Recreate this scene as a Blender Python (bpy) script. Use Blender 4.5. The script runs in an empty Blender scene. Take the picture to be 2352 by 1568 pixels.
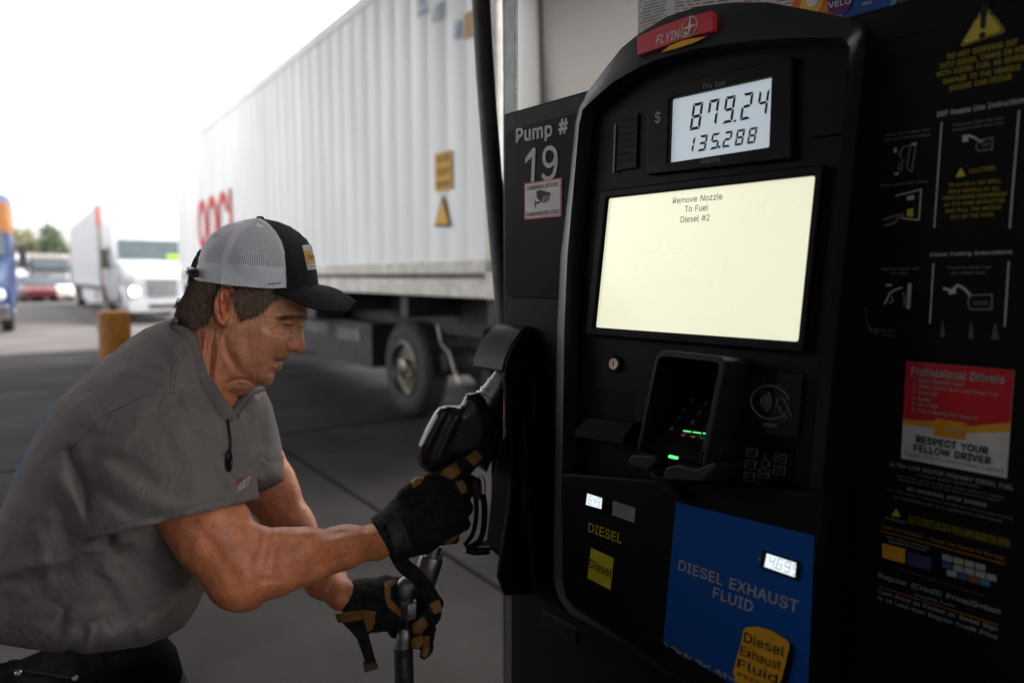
import bpy, bmesh, math, random
import numpy as np
from mathutils import Vector, Matrix
from math import radians, sin, cos, pi, sqrt
S = bpy.context.scene
random.seed(7); RNG = np.random.default_rng(7)

# ------------------------------------------------------------------ camera
F, CX, CY = 1568.0, 1176.0, 784.0          # the photograph as 2352 x 1568 units
PITCH = math.atan(149/1568.0)
CAM = np.array([0.0, 0.0, 1.485])
cd = bpy.data.cameras.new('camera'); cam = bpy.data.objects.new('camera', cd)
S.collection.objects.link(cam); S.camera = cam
cam.location = CAM; cam.rotation_euler = (pi/2-PITCH, 0, 0)
cd.sensor_width = 36; cd.lens = 24; cd.clip_start = 0.05; cd.clip_end = 2000
cd.dof.use_dof = True; cd.dof.focus_distance = 1.05; cd.dof.aperture_fstop = 2.2; cd.dof.aperture_blades = 9

# ------------------------------------------------------------------ world and sun (overcast day, seen from under a canopy)
SUN_EL, SUN_AZ = radians(44), radians(60)            # azimuth from +Y towards +X
w = bpy.data.worlds.new('World'); S.world = w; w.use_nodes = True
nt = w.node_tree; nt.nodes.clear()
sky = nt.nodes.new('ShaderNodeTexSky'); sky.sky_type = 'NISHITA'; sky.sun_disc = False
sky.sun_elevation = SUN_EL; sky.sun_rotation = SUN_AZ; sky.dust_density = 4.0; sky.air_density = 1.3
hsv = nt.nodes.new('ShaderNodeHueSaturation'); hsv.inputs['Saturation'].default_value = 0.10
bg = nt.nodes.new('ShaderNodeBackground'); bg.inputs['Strength'].default_value = 0.14
wo = nt.nodes.new('ShaderNodeOutputWorld')
nt.links.new(sky.outputs[0], hsv.inputs['Color']); nt.links.new(hsv.outputs[0], bg.inputs['Color']); nt.links.new(bg.outputs[0], wo.inputs[0])
sd = bpy.data.lights.new('sun', 'SUN'); sun = bpy.data.objects.new('sun', sd); S.collection.objects.link(sun)
sd.energy = 0.5; sd.angle = radians(35); sd.color = (1, 0.97, 0.92)
sdir = Vector((sin(SUN_AZ)*cos(SUN_EL), cos(SUN_AZ)*cos(SUN_EL), sin(SUN_EL)))
sun.rotation_euler = sdir.to_track_quat('Z', 'Y').to_euler()
S.view_settings.view_transform = 'Standard'; S.view_settings.look = 'None'
S.view_settings.exposure = 2.3; EM = 2**-2.3; S.view_settings.gamma = 1.0
S.render.film_transparent = False
S.cycles.max_bounces = 8; S.cycles.transparent_max_bounces = 12

# ------------------------------------------------------------------ helpers: rays and planes
def ray(x, y):
    xr = (x-CX)/F; yr = (CY-y)/F
    return np.array([xr, cos(PITCH)+sin(PITCH)*yr, -sin(PITCH)+cos(PITCH)*yr])
def at_depth(x, y, z):                                  # point on the sight line at forward depth z
    return CAM+ray(x, y)*z
class Frame:                                            # a plane with its own metres: a right, b up, c out of it
    def __init__(s, o, a, b):
        s.o = np.array(o, float); s.a = np.array(a, float); s.b = np.array(b, float); s.c = np.cross(s.a, s.b)
    def pt(s, a, b, c=0.0): return s.o+s.a*a+s.b*b+s.c*c
    def uv(s, x, y, c=0.0):
        r = ray(x, y); o = s.o+s.c*c
        p = CAM+r*(np.dot(o-CAM, s.c)/np.dot(r, s.c))-s.o
        return np.array([np.dot(p, s.a), np.dot(p, s.b)])
    def px(s, x, y, c=0.0):
        a, b = s.uv(x, y, c); return s.pt(a, b, c)
    def poly(s, pts, c=0.0): return [s.uv(x, y, c) for x, y in pts]

# ------------------------------------------------------------------ helpers: materials
MATS = {}
def mat(name, col, rough=0.6, metal=0.0, var=0.12, scale=30.0, bump=0.0, bscale=200.0, spec=0.5, col2=None, rvar=0.12, emit=0.0, sss=0.0, stretch=None, coat=0.0, attr=None):
    if name in MATS: return MATS[name]
    m = bpy.data.materials.new(name); m.use_nodes = True; MATS[name] = m
    n = m.node_tree; b = n.nodes['Principled BSDF']
    tc = n.nodes.new('ShaderNodeTexCoord'); src = tc.outputs['Object']
    if stretch:
        mp = n.nodes.new('ShaderNodeMapping'); mp.inputs['Scale'].default_value = stretch
        n.links.new(src, mp.inputs[0]); src = mp.outputs[0]
    ns = n.nodes.new('ShaderNodeTexNoise'); ns.inputs['Scale'].default_value = scale; ns.inputs['Detail'].default_value = 6
    n.links.new(src, ns.inputs['Vector'])
    mx = n.nodes.new('ShaderNodeMix'); mx.data_type = 'RGBA'
    c2 = col2 or tuple(max(0, c*(1-2*var)) for c in col)
    c1 = col if col2 else tuple(min(1, c*(1+var)) for c in col)
    mx.inputs[6].default_value = (*c1, 1); mx.inputs[7].default_value = (*c2, 1)
    rp = n.nodes.new('ShaderNodeMapRange'); rp.inputs[1].default_value = 0.32; rp.inputs[2].default_value = 0.68
    n.links.new(ns.outputs['Fac'], rp.inputs[0]); n.links.new(rp.outputs[0], mx.inputs[0])
    out = mx.outputs[2]
    if attr:
        at = n.nodes.new('ShaderNodeAttribute'); at.attribute_name = attr
        m2 = n.nodes.new('ShaderNodeMix'); m2.data_type = 'RGBA'; m2.blend_type = 'MULTIPLY'; m2.inputs[0].default_value = 1
        n.links.new(out, m2.inputs[6]); n.links.new(at.outputs['Color'], m2.inputs[7]); out = m2.outputs[2]
    n.links.new(out, b.inputs['Base Color'])
    r2 = n.nodes.new('ShaderNodeMapRange'); r2.inputs[3].default_value = max(0.02, rough-rvar); r2.inputs[4].default_value = min(1, rough+rvar)
    n.links.new(ns.outputs['Fac'], r2.inputs[0]); n.links.new(r2.outputs[0], b.inputs['Roughness'])
    b.inputs['Metallic'].default_value = metal; b.inputs['Specular IOR Level'].default_value = spec
    b.inputs['Coat Weight'].default_value = coat
    if bump:
        n2 = n.nodes.new('ShaderNodeTexNoise'); n2.inputs['Scale'].default_value = bscale; n2.inputs['Detail'].default_value = 4
        n.links.new(src, n2.inputs['Vector'])
        bp = n.nodes.new('ShaderNodeBump'); bp.inputs['Strength'].default_value = bump; bp.inputs['Distance'].default_value = 0.002
        n.links.new(n2.outputs['Fac'], bp.inputs['Height']); n.links.new(bp.outputs[0], b.inputs['Normal'])
    if sss:
        b.inputs['Subsurface Weight'].default_value = sss; b.inputs['Subsurface Radius'].default_value = (0.9, 0.35, 0.2)
        b.inputs['Subsurface Scale'].default_value = 0.008
    if emit:
        n.links.new(out, b.inputs['Emission Color']); b.inputs['Emission Strength'].default_value = emit
    return m
def flat(name, col, rough=0.55, emit=0.0, **k): return mat(name, col, rough, var=0.06, scale=60, emit=emit, spec=k.pop('spec', .2), **k)

# ------------------------------------------------------------------ helpers: meshes
def lin(r, g, b):                                       # sRGB bytes to linear
    return tuple(((v/255+0.055)/1.055)**2.4 if v > 10 else v/255/12.92 for v in (r, g, b))
class MB:
    def __init__(s): s.v = []; s.f = []; s.m = []; s.mats = []; s.sm = []
    def mi(s, m):
        if m not in s.mats: s.mats.append(m)
        return s.mats.index(m)
    def add(s, vs, fs, m, smooth=False):
        o = len(s.v); s.v.extend([tuple(map(float, v)) for v in vs]); i = s.mi(m)
        for f in fs: s.f.append(tuple(int(k)+o for k in f)); s.m.append(i); s.sm.append(smooth)
        return s
    def quad(s, p, m): return s.add(p, [(0, 1, 2, 3)], m)
    def hexa(s, lo, hi, m, smooth=False):               # two loops of equal length, lo and hi, closed both ends
        n = len(lo); fs = [tuple(range(n))[::-1], tuple(range(n, 2*n))]
        fs += [(i, (i+1) % n, n+(i+1) % n, n+i) for i in range(n)]
        return s.add(list(lo)+list(hi), fs, m, smooth)
    def box(s, fr, a0, a1, b0, b1, c0, c1, m):
        q = [(a0, b0), (a1, b0), (a1, b1), (a0, b1)]
        return s.hexa([fr.pt(a, b, c0) for a, b in q], [fr.pt(a, b, c1) for a, b in q], m)
    def prism(s, fr, pts, c0, c1, m, smooth=False):     # outline in a frame's (a, b), between two depths
        return s.hexa([fr.pt(a, b, c0) for a, b in pts], [fr.pt(a, b, c1) for a, b in pts], m, smooth)
    def ring(s, fr, outer, inner, c0, c1, m, ci0=None, ci1=None):
        n = len(outer); A = [fr.pt(a, b, c0) for a, b in outer]; B = [fr.pt(a, b, c1) for a, b in outer]
        Cc = [fr.pt(a, b, c1 if ci1 is None else ci1) for a, b in inner]; D = [fr.pt(a, b, c0 if ci0 is None else ci0) for a, b in inner]
        fs = []
        for k in range(4):
            for i in range(n):
                j = (i+1) % n; k2 = (k+1) % 4
                fs.append((k*n+i, k*n+j, k2*n+j, k2*n+i))
        return s.add(A+B+Cc+D, fs, m)
    def tube(s, pts, r, m, seg=14, cap=True, smooth=True, squash=None):
        pts = [np.array(p, float) for p in pts]; n = len(pts)
        rs = list(r) if hasattr(r, '__len__') else [r]*n
        t0 = pts[1]-pts[0]; up = np.array([0, 0, 1.0])
        if abs(np.dot(t0/np.linalg.norm(t0), up)) > 0.9: up = np.array([1.0, 0, 0])
        vs = []; x = None
        for i, p in enumerate(pts):
            t = pts[min(i+1, n-1)]-pts[max(i-1, 0)]; t = t/(np.linalg.norm(t)+1e-12)
            x = np.cross(up, t) if x is None else x-np.dot(x, t)*t
            x = x/(np.linalg.norm(x)+1e-12); y = np.cross(t, x)
            for k in range(seg):
                a = 2*pi*k/seg; vs.append(p+rs[i]*(cos(a)*x+sin(a)*y*(squash or 1)))
        fs = [(i*seg+k, i*seg+(k+1) % seg, (i+1)*seg+(k+1) % seg, (i+1)*seg+k) for i in range(n-1) for k in range(seg)]
        if cap: fs += [tuple(range(seg))[::-1], tuple((n-1)*seg+k for k in range(seg))]
        return s.add(vs, fs, m, smooth)
    def lathe(s, o, axis, prof, m, seg=28, smooth=True):  # prof: (radius, distance along the axis)
        o = np.array(o, float); t = np.array(axis, float); t /= np.linalg.norm(t)
        pts = [o+t*d for _, d in prof]; up = np.array([0, 0, 1.0])
        if abs(np.dot(t, up)) > 0.9: up = np.array([1.0, 0, 0])
        x = np.cross(up, t); x /= np.linalg.norm(x); y = np.cross(t, x); vs = []
        for (r, d), p in zip(prof, pts):
            for k in range(seg):
                a = 2*pi*k/seg; vs.append(p+max(r, 1e-5)*(cos(a)*x+sin(a)*y))
        n = len(prof)
        fs = [(i*seg+k, i*seg+(k+1) % seg, (i+1)*seg+(k+1) % seg, (i+1)*seg+k) for i in range(n-1) for k in range(seg)]
        fs += [tuple(range(seg))[::-1], tuple((n-1)*seg+k for k in range(seg))]
        return s.add(vs, fs, m, smooth)
    def text(s, txt, quad, m, bold=0.0, fr=None, c=0.0, fit=True, shear=0.0):
        # lettering laid into a quad (TL, TR, BR, BL) given in a frame's (a, b)
        vs, fs = text_mesh(txt, bold, shear)
        q = [np.array(p, float) for p in quad]
        out = []
        for u, v, z in vs:
            p = (q[0]*(1-u)+q[1]*u)*v+(q[3]*(1-u)+q[2]*u)*(1-v); out.append(fr.pt(p[0], p[1], c+z))
        return s.add(out, fs, m)
    def build(s, name, parent=None, bevel=0.0, sharp=35, off=None, bseg=2, label=None):
        me = bpy.data.meshes.new(name)
        o = np.array(off if off is not None else (ROOT.get(parent.name, (0, 0, 0)) if parent else (0, 0, 0)))
        V = np.array(s.v, float)-o
        me.from_pydata(V.tolist(), [], s.f)
        for m in s.mats: me.materials.append(m)
        me.polygons.foreach_set('material_index', s.m); me.validate()
        bm = bmesh.new(); bm.from_mesh(me); bmesh.ops.recalc_face_normals(bm, faces=bm.faces); bm.to_mesh(me); bm.free()
        me.polygons.foreach_set('use_smooth', [True]*len(me.polygons)); me.set_sharp_from_angle(angle=radians(sharp))
        ob = bpy.data.objects.new(name, me); S.collection.objects.link(ob)
        ROOT[ob.name] = o
        if parent: ob.parent = parent
        elif off is not None: ob.location = o
        if bevel:
            md = ob.modifiers.new('bevel', 'BEVEL'); md.width = bevel; md.segments = bseg; md.limit_method = 'ANGLE'; md.angle_limit = radians(40); md.harden_normals = True
        if label: ob['label'] = label
        return ob
ROOT = {}
_tc = {}
def text_mesh(txt, bold=0.0, shear=0.0):
    k = (txt, bold, shear)
    if k in _tc: return _tc[k]
    layers = {}; x0 = 0.0                                # strokes of a letter that cross are kept on layers of their own
    for ch in txt:
        if ch == ' ': x0 += 0.28; continue
        adv, data = FONT_OUTLINES[ch]
        ar = [sum(l[i]*l[(i+3) % len(l)]-l[(i+2) % len(l)]*l[i+1] for i in range(0, len(l), 2)) for l in data]
        big = max(range(len(ar)), key=lambda i: abs(ar[i])); nx = 0
        for li, l in enumerate(data):
            ly = 0
            if ch not in 'ij:%' and li != big and ar[li]*ar[big] > 0:
                nx += 1; ly = 0 if (ch == '#' and nx == 2) else min(nx, 2)
            layers.setdefault(ly, []).append([(x0+l[i]/500+shear*l[i+1]/500, l[i+1]/500) for i in range(0, len(l), 2)])
        x0 += adv/500+bold*.9
    Vs, Fs, Zs = [], [], []
    for ly, loops in layers.items():
        cu = bpy.data.curves.new('t', 'CURVE'); cu.dimensions = '2D'; cu.fill_mode = 'BOTH'; cu.offset = bold*.8
        for l in loops:
            s = cu.splines.new('POLY'); s.points.add(len(l)-1); s.use_cyclic_u = True
            for p, (x, y) in zip(s.points, l): p.co = (x, y, 0, 1)
        ob = bpy.data.objects.new('t', cu); S.collection.objects.link(ob)
        dg = bpy.context.evaluated_depsgraph_get(); me = bpy.data.meshes.new_from_object(ob.evaluated_get(dg))
        o = len(Vs); Vs += [v.co[:2] for v in me.vertices]; Zs += [ly*.00012]*len(me.vertices); Fs += [tuple(k+o for k in p.vertices) for p in me.polygons]
        bpy.data.objects.remove(ob); bpy.data.curves.remove(cu); bpy.data.meshes.remove(me)
    V = np.array(Vs); lo, hi = V.min(0), V.max(0); V = np.column_stack([(V-lo)/np.maximum(hi-lo, 1e-6), Zs])
    _tc[(txt, bold, shear)] = (V, Fs); return V, Fs
def thing(name, label, cat, loc, group=None):
    o = bpy.data.objects.new(name, None); S.collection.objects.link(o); o.location = loc; o.empty_display_size = 0.1
    o['label'] = label; o['category'] = cat
    if group: o['group'] = group
    ROOT[o.name] = np.array(loc, float); return o
def tag(o, label=None, cat=None, group=None, kind=None):
    for k, v in (('label', label), ('category', cat), ('group', group), ('kind', kind)):
        if v: o[k] = v
    return o
def rrect(a0, a1, b0, b1, r, n=5):
    pts = []
    for cx, cy, t0 in ((a1-r, b1-r, 0), (a0+r, b1-r, 90), (a0+r, b0+r, 180), (a1-r, b0+r, 270)):
        for k in range(n+1):
            t = radians(t0+90*k/n); pts.append((cx+r*cos(t), cy+r*sin(t)))
    return pts
def smooth_line(pts, n=8):                              # Catmull-Rom through points
    P = [np.array(p, float) for p in pts]; P = [2*P[0]-P[1]]+P+[2*P[-1]-P[-2]]; out = []
    for i in range(1, len(P)-2):
        for k in range(n):
            t = k/n; a, b, c, d = P[i-1], P[i], P[i+1], P[i+2]
            out.append(0.5*((2*b)+(c-a)*t+(2*a-5*b+4*c-d)*t*t+(3*b-a-3*c+d)*t**3))
    out.append(P[-2]); return out
WORLD = Frame((0, 0, 0), (1, 0, 0), (0, 1, 0))          # a = X, b = Y, c = Z
def lane_frame(o, ang_dir):                             # a along a horizontal direction, b to its left, c up
    d = np.array([ang_dir[0], ang_dir[1], 0.0]); d /= np.linalg.norm(d)
    return Frame(o, d, (-d[1], d[0], 0))
FONT_OUTLINES = {   # letter outlines in 1/500 of the letter height: advance, then closed loops of x, y
    '#': (220, [[121,0,163,254,188,254,147,0],[5,70,9,96,200,96,196,70],[32,0,73,254,99,254,57,0],[20,158,24,184,215,184,211,158]]),
    '$': (224, [[101,-37,101,292,122,292,122,-37],[112,-4,86,-2,64,5,46,15,32,30,23,48,19,68,52,68,55,55,62,44,71,35,83,29,112,25,128,26,143,30,155,37,165,46,171,57,173,70,171,81,166,89,148,102,122,111,92,120,64,130,43,145,30,163,26,186,29,206,37,224,51,238,69,249,90,256,114,258,137,256,158,249,175,238,189,224,197,208,200,189,169,189,163,206,151,219,134,227,112,229,97,228,84,224,73,218,64,209,59,199,58,188,60,176,65,167,85,154,106,147,132,140,156,132,179,119,197,99,202,85,204,69,201,50,193,32,180,17,162,5,139,-2]]),
    '%': (338, [[88,141,73,143,60,149,50,157,43,168,39,180,37,194,37,206,39,220,43,232,51,243,60,251,73,257,88,258,103,257,115,251,125,243,132,232,136,220,138,206,138,194,136,180,132,168,125,157,115,149,103,143],[88,164,99,166,106,173,110,183,112,194,112,206,106,227,99,234,88,236,77,234,69,227,65,217,64,206,64,194,65,183,69,173,76,166],[251,-5,236,-3,223,2,213,11,206,21,202,34,200,48,200,60,202,74,206,86,213,97,223,105,236,111,251,112,266,111,278,105,288,97,295,86,299,74,300,60,300,48,299,34,295,21,288,11,278,2,265,-3],[251,17,262,20,269,26,273,36,274,48,274,60,269,81,262,88,251,90,240,88,232,81,228,71,226,60,226,48,228,36,232,26,239,20],[66,0,241,254,270,254,95,0]]),
    '&': (224, [[98,-3,75,-1,55,6,39,17,27,31,20,48,17,67,19,82,24,95,42,117,70,139,108,168,118,176,127,187,131,202,129,214,123,223,113,228,101,230,84,227,73,216,68,199,73,182,84,164,102,142,219,0,182,0,86,116,61,146,44,172,39,185,38,199,40,215,45,229,55,241,67,249,82,255,100,257,118,255,133,249,145,241,154,230,160,217,162,202,158,181,146,162,128,146,77,109,55,87,50,77,48,66,50,54,55,44,62,35,72,29,83,25,96,23,111,25,126,30,151,48,160,61,168,76,173,93,174,112,204,112,202,90,198,72,185,46,173,31,166,23,153,12,136,3,117,-2]]),
    '(': (136, [[45,103,50,162,66,221,88,270,118,270,95,214,81,157,76,103,80,57,94,8,118,-48,88,-48,69,-11,56,27,47,66]]),
    ')': (136, [[19,-48,43,9,57,58,61,103,56,157,41,214,19,270,48,270,71,221,86,162,92,103,89,65,81,27,67,-11,48,-48]]),
    '*': (226, [[101,111,103,165,57,136,45,158,93,183,45,208,57,229,103,200,101,254,125,254,123,200,169,229,181,208,133,183,181,158,169,136,123,165,125,111]]),
    '+': (226, [[99,17,99,182,128,182,128,17],[31,86,31,113,195,113,195,86]]),
    ',': (94, [[19,-60,34,36,68,36,42,-60]]),
    '-': (226, [[168,122,168,94,57,94,57,122]]),
    '.': (94, [[48,-2,39,-1,31,4,26,12,25,20,26,29,31,37,39,42,48,43,56,42,64,37,69,29,71,20,69,12,64,4,56,-1]]),
    '/': (124, [[117,266,36,-38,7,-38,89,266]]),
    '0': (226, [[113,-3,87,0,65,12,47,31,34,57,27,89,24,127,27,165,35,197,48,223,65,242,87,254,113,258,139,254,161,242,179,223,192,197,200,165,203,127,200,89,192,57,179,31,162,12,140,0],[113,25,131,28,145,37,157,52,165,72,170,97,172,127,170,157,165,182,157,203,145,218,131,227,113,230,96,227,82,218,70,203,62,182,56,157,55,127,56,97,62,72,70,52,82,37,96,28]]),
    '1': (190, [[138,254,138,0,106,0,106,208,62,176,48,203,110,254]]),
    '2': (226, [[32,0,32,24,117,114,141,141,155,163,160,186,159,198,154,209,146,218,137,224,112,230,98,228,86,224,77,216,69,207,65,195,64,181,33,181,35,202,43,221,55,237,72,248,91,255,112,258,134,255,153,248,169,237,181,223,188,205,191,186,185,159,168,129,133,90,76,30,76,28,195,28,195,0]]),
    '3': (226, [[109,-3,87,-1,66,5,49,15,35,29,26,46,22,66,55,66,57,54,63,44,72,35,83,30,109,25,138,30,149,37,157,46,163,58,165,72,163,86,158,98,150,109,137,117,121,122,101,124,78,124,78,150,144,224,144,226,35,226,35,254,186,254,186,230,106,139,106,144,132,144,154,138,172,127,185,111,194,93,196,72,194,51,185,33,172,18,154,6,133,-1]]),
    '4': (226, [[20,53,20,79,123,254,155,254,54,83,54,81,207,81,207,53],[141,0,141,61,141,73,141,159,171,159,171,0]]),
    '5': (226, [[111,-3,89,-1,70,6,54,16,41,30,33,47,30,65,61,65,64,54,69,44,87,30,111,25,125,27,138,32,149,41,157,52,162,66,164,81,162,97,157,111,148,122,137,131,124,137,109,138,84,134,64,123,34,126,48,254,183,254,183,226,75,226,67,151,89,162,115,167,131,165,147,160,161,153,172,143,182,130,189,116,194,99,195,82,193,58,184,38,171,21,154,8,134,-1]]),
    '6': (226, [[113,-3,91,-1,71,7,55,20,42,37,34,58,32,81,34,100,40,119,69,170,126,254,161,254,75,131,73,131,83,144,98,153,117,157,139,155,158,147,173,136,185,120,192,101,194,79,192,56,184,36,171,20,155,7,135,-1],[113,24,127,26,139,31,149,40,157,51,162,64,164,79,162,94,157,107,149,118,139,126,127,131,113,133,99,131,87,126,77,118,69,107,64,94,62,79,64,64,69,51,77,40,87,31,99,26]]),
    '7': (226, [[48,0,162,224,162,226,31,226,31,254,195,254,195,224,82,0]]),
    '8': (226, [[113,-3,89,-1,68,6,50,17,37,31,29,48,26,68,28,83,33,98,40,110,51,121,63,128,76,132,59,141,46,154,38,171,35,190,38,209,45,225,57,239,73,249,92,256,113,258,134,256,153,249,169,239,181,225,188,209,191,190,188,171,180,154,167,141,150,133,164,128,176,121,186,110,194,98,199,83,200,68,198,48,189,31,176,17,158,6,137,-1],[113,25,129,26,142,30,153,37,161,46,167,57,168,69,167,83,161,94,153,104,141,111,128,116,113,118,98,116,85,111,73,104,65,94,59,83,58,69,59,57,64,46,73,37,84,30,97,26],[113,145,137,150,146,157,154,165,158,176,160,188,158,200,154,210,147,218,138,225,113,230,89,225,79,218,72,210,68,200,66,188,68,176,72,165,79,157,89,150]]),
    '9': (226, [[113,258,135,255,155,247,171,234,184,217,192,197,194,173,192,155,186,135,158,84,100,0,65,0,151,124,154,124,144,111,128,101,109,97,87,100,69,107,53,119,41,134,34,154,32,176,34,198,42,218,55,235,71,247,91,255],[113,230,99,228,87,223,77,215,69,204,64,191,63,176,64,161,69,148,77,137,87,129,99,123,113,122,127,123,139,129,149,137,157,147,162,160,164,175,162,190,157,204,150,215,139,223,127,228]]),
    ':': (94, [[48,-2,39,-1,31,4,26,12,25,20,26,29,31,37,39,42,48,43,56,42,64,37,69,29,71,20,69,12,64,4,56,-1],[48,135,39,137,31,142,26,149,25,158,26,167,31,174,39,179,48,181,56,179,64,174,69,167,71,158,69,149,64,142,56,137]]),
    '<': (226, [[33,89,33,110,194,192,194,158,71,100,72,102,72,97,71,99,194,40,194,8]]),
    '>': (226, [[193,89,32,8,32,40,155,99,154,97,154,102,155,100,32,158,32,192,193,110]]),
    'A': (240, [[8,0,101,254,138,254,231,0,198,0,144,151,132,186,116,239,123,239,106,185,95,151,43,0],[55,71,55,99,185,99,185,71]]),
    'B': (228, [[30,0,30,254,121,254,145,252,164,245,180,235,190,221,197,205,199,187,198,172,193,160,178,143,157,133,157,131,170,129,182,123,192,114,201,102,207,86,209,68,207,50,200,33,189,20,172,9,151,2,123,0],[62,29,122,29,148,31,165,40,175,53,178,68,176,81,171,92,163,102,153,109,140,114,124,115,62,115],[62,143,119,143,144,148,154,155,162,163,166,174,168,186,165,202,156,214,141,223,120,226,62,226]]),
    'C': (255, [[134,-3,103,1,75,12,52,32,35,58,24,90,20,127,24,165,35,197,52,223,75,242,103,254,134,258,170,252,186,245,201,236,214,224,224,209,232,193,236,174,204,174,195,197,179,214,158,224,134,228,111,225,92,216,75,202,62,182,54,157,52,127,54,97,63,72,75,53,92,38,112,29,134,26,158,30,179,40,195,57,204,80,236,80,232,62,224,45,214,31,201,19,187,9,170,2,153,-2]]),
    'D': (251, [[109,0,48,0,48,29,107,29,136,31,159,40,177,55,189,75,197,99,200,128,197,156,190,180,177,200,160,214,138,223,110,226,47,226,47,254,113,254,147,251,176,239,200,221,217,196,227,164,231,128,227,91,217,59,199,34,175,15,145,4],[62,254,62,0,30,0,30,254]]),
    'E': (210, [[30,0,30,254,186,254,186,226,62,226,62,143,178,143,178,114,62,114,62,29,188,29,188,0]]),
    'F': (205, [[30,0,30,254,185,254,185,226,62,226,62,139,173,139,173,111,62,111,62,0]]),
    'G': (260, [[134,-3,102,1,75,13,52,32,35,58,24,90,20,127,24,165,35,197,52,223,74,242,102,254,132,258,152,256,170,252,187,245,202,235,214,222,225,208,232,192,237,174,204,174,194,197,178,213,158,224,133,228,111,225,92,216,75,202,62,182,54,157,52,127,54,97,63,72,75,53,92,38,112,29,134,26,155,29,172,36,187,47,198,62,205,80,207,101,217,100,141,100,141,128,239,128,239,100,236,71,225,45,209,25,188,9,163,0]]),
    'H': (258, [[30,0,30,254,62,254,62,144,196,144,196,254,228,254,228,0,196,0,196,116,62,116,62,0]]),
    'I': (150, [[16,0,16,29,59,29,59,226,16,226,16,254,135,254,135,226,91,226,91,29,135,29,135,0]]),
    'J': (198, [[93,-3,62,2,38,16,22,40,17,73,17,86,49,86,49,73,52,52,61,37,75,28,93,25,110,28,124,37,133,52,136,73,136,254,168,254,168,73,163,40,147,16,123,2]]),
    'K': (234, [[52,73,52,108,70,131,87,152,106,172,182,254,224,254,116,138,114,138],[30,0,30,254,62,254,62,167,62,112,62,97,62,0],[186,0,94,130,114,155,224,0]]),
    'L': (196, [[30,0,30,254,62,254,62,29,181,29,181,0]]),
    'M': (314, [[30,0,30,254,76,254,139,94,144,79,150,61,156,42,161,24,154,24,159,41,165,61,171,79,176,94,238,254,284,254,284,0,252,0,252,145,252,163,253,184,253,207,253,229,256,229,249,205,241,181,234,161,228,145,171,0,143,0,85,145,80,160,72,181,65,204,56,229,59,229,60,208,60,186,61,164,61,145,61,0]]),
    'N': (262, [[30,0,30,254,68,254,172,91,181,75,194,53,207,27,202,27,200,54,200,79,199,97,199,254,232,254,232,0,193,0,101,145,89,165,74,191,54,226,60,227,61,192,62,164,62,145,62,0]]),
    'O': (266, [[133,-3,103,1,75,12,52,32,35,58,24,90,20,127,24,165,35,197,52,223,75,242,103,254,133,258,164,254,192,242,215,223,232,197,243,165,247,127,243,90,232,58,215,32,192,12,164,1],[133,26,155,29,175,38,191,52,204,72,212,97,215,127,212,157,204,182,191,202,175,216,155,225,133,228,112,225,92,216,75,202,63,182,54,157,52,127,54,97,63,72,75,52,92,38,112,29]]),
    'P': (222, [[30,0,30,254,118,254,144,252,166,244,183,231,195,215,202,195,204,174,202,152,195,133,183,116,166,104,144,96,118,93,55,93,55,121,116,121,134,123,149,128,159,136,167,147,171,160,172,174,171,188,167,201,159,211,148,219,134,224,116,226,62,226,62,0]]),
    'Q': (266, [[123,80,156,80,185,42,192,32,234,-24,200,-24,173,13,166,23],[133,-3,103,1,75,12,52,32,35,58,24,90,20,127,24,165,35,197,52,223,75,242,103,254,133,258,164,254,192,242,215,223,232,197,243,165,247,127,243,90,232,58,215,32,192,12,164,1],[133,26,155,29,175,38,191,52,204,72,212,97,215,127,212,157,204,182,191,202,175,216,155,225,133,228,112,225,92,216,75,202,63,182,54,157,52,127,54,97,63,72,75,52,92,38,112,29]]),
    'R': (224, [[30,0,30,254,118,254,145,252,167,244,183,232,195,217,202,198,205,176,202,154,195,136,183,120,166,109,145,101,118,99,48,99,48,128,117,128,135,129,149,133,160,141,167,150,171,162,173,176,171,190,167,202,159,212,149,220,134,224,116,226,62,226,62,0],[177,0,115,115,151,115,214,0]]),
    'S': (224, [[112,-4,86,-2,64,5,46,15,32,30,23,48,19,68,52,68,55,55,62,44,71,35,83,29,112,25,128,26,143,30,155,37,165,46,171,57,173,70,171,81,166,89,148,102,122,111,92,120,64,130,43,145,30,163,26,186,29,206,37,224,51,238,69,249,90,256,114,258,137,256,158,249,175,238,189,224,197,208,200,189,169,189,163,206,151,219,134,227,112,229,97,228,84,224,73,218,64,209,59,199,58,188,60,176,65,167,85,154,106,147,132,140,156,132,179,119,197,99,202,85,204,69,201,50,193,32,180,17,162,5,139,-2]]),
    'T': (224, [[16,226,16,254,208,254,208,226,128,226,128,0,96,0,96,226]]),
    'U': (258, [[129,-4,101,-1,77,8,57,22,42,40,33,62,30,87,30,254,62,254,62,89,64,72,70,57,80,44,94,34,110,28,129,26,149,28,165,34,179,44,188,57,194,72,196,89,196,254,229,254,229,87,226,62,216,40,201,22,182,8,157,-1]]),
    'V': (240, [[102,0,8,254,42,254,96,103,108,69,124,15,117,15,133,69,145,103,197,254,231,254,139,0]]),
    'W': (343, [[78,0,8,254,41,254,82,98,88,73,93,47,98,20,95,20,100,47,106,73,112,98,153,254,190,254,231,98,237,73,243,47,249,20,244,20,249,47,255,73,261,98,302,254,335,254,265,0,228,0,184,161,176,196,168,237,175,237,167,197,159,161,115,0]]),
    'X': (237, [[9,0,98,130,15,254,52,254,118,154,187,254,223,254,139,130,228,0,191,0,118,106,46,0]]),
    'Y': (236, [[102,0,102,104,8,254,46,254,96,172,111,146,125,115,112,115,126,146,140,172,191,254,228,254,134,104,134,0]]),
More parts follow.
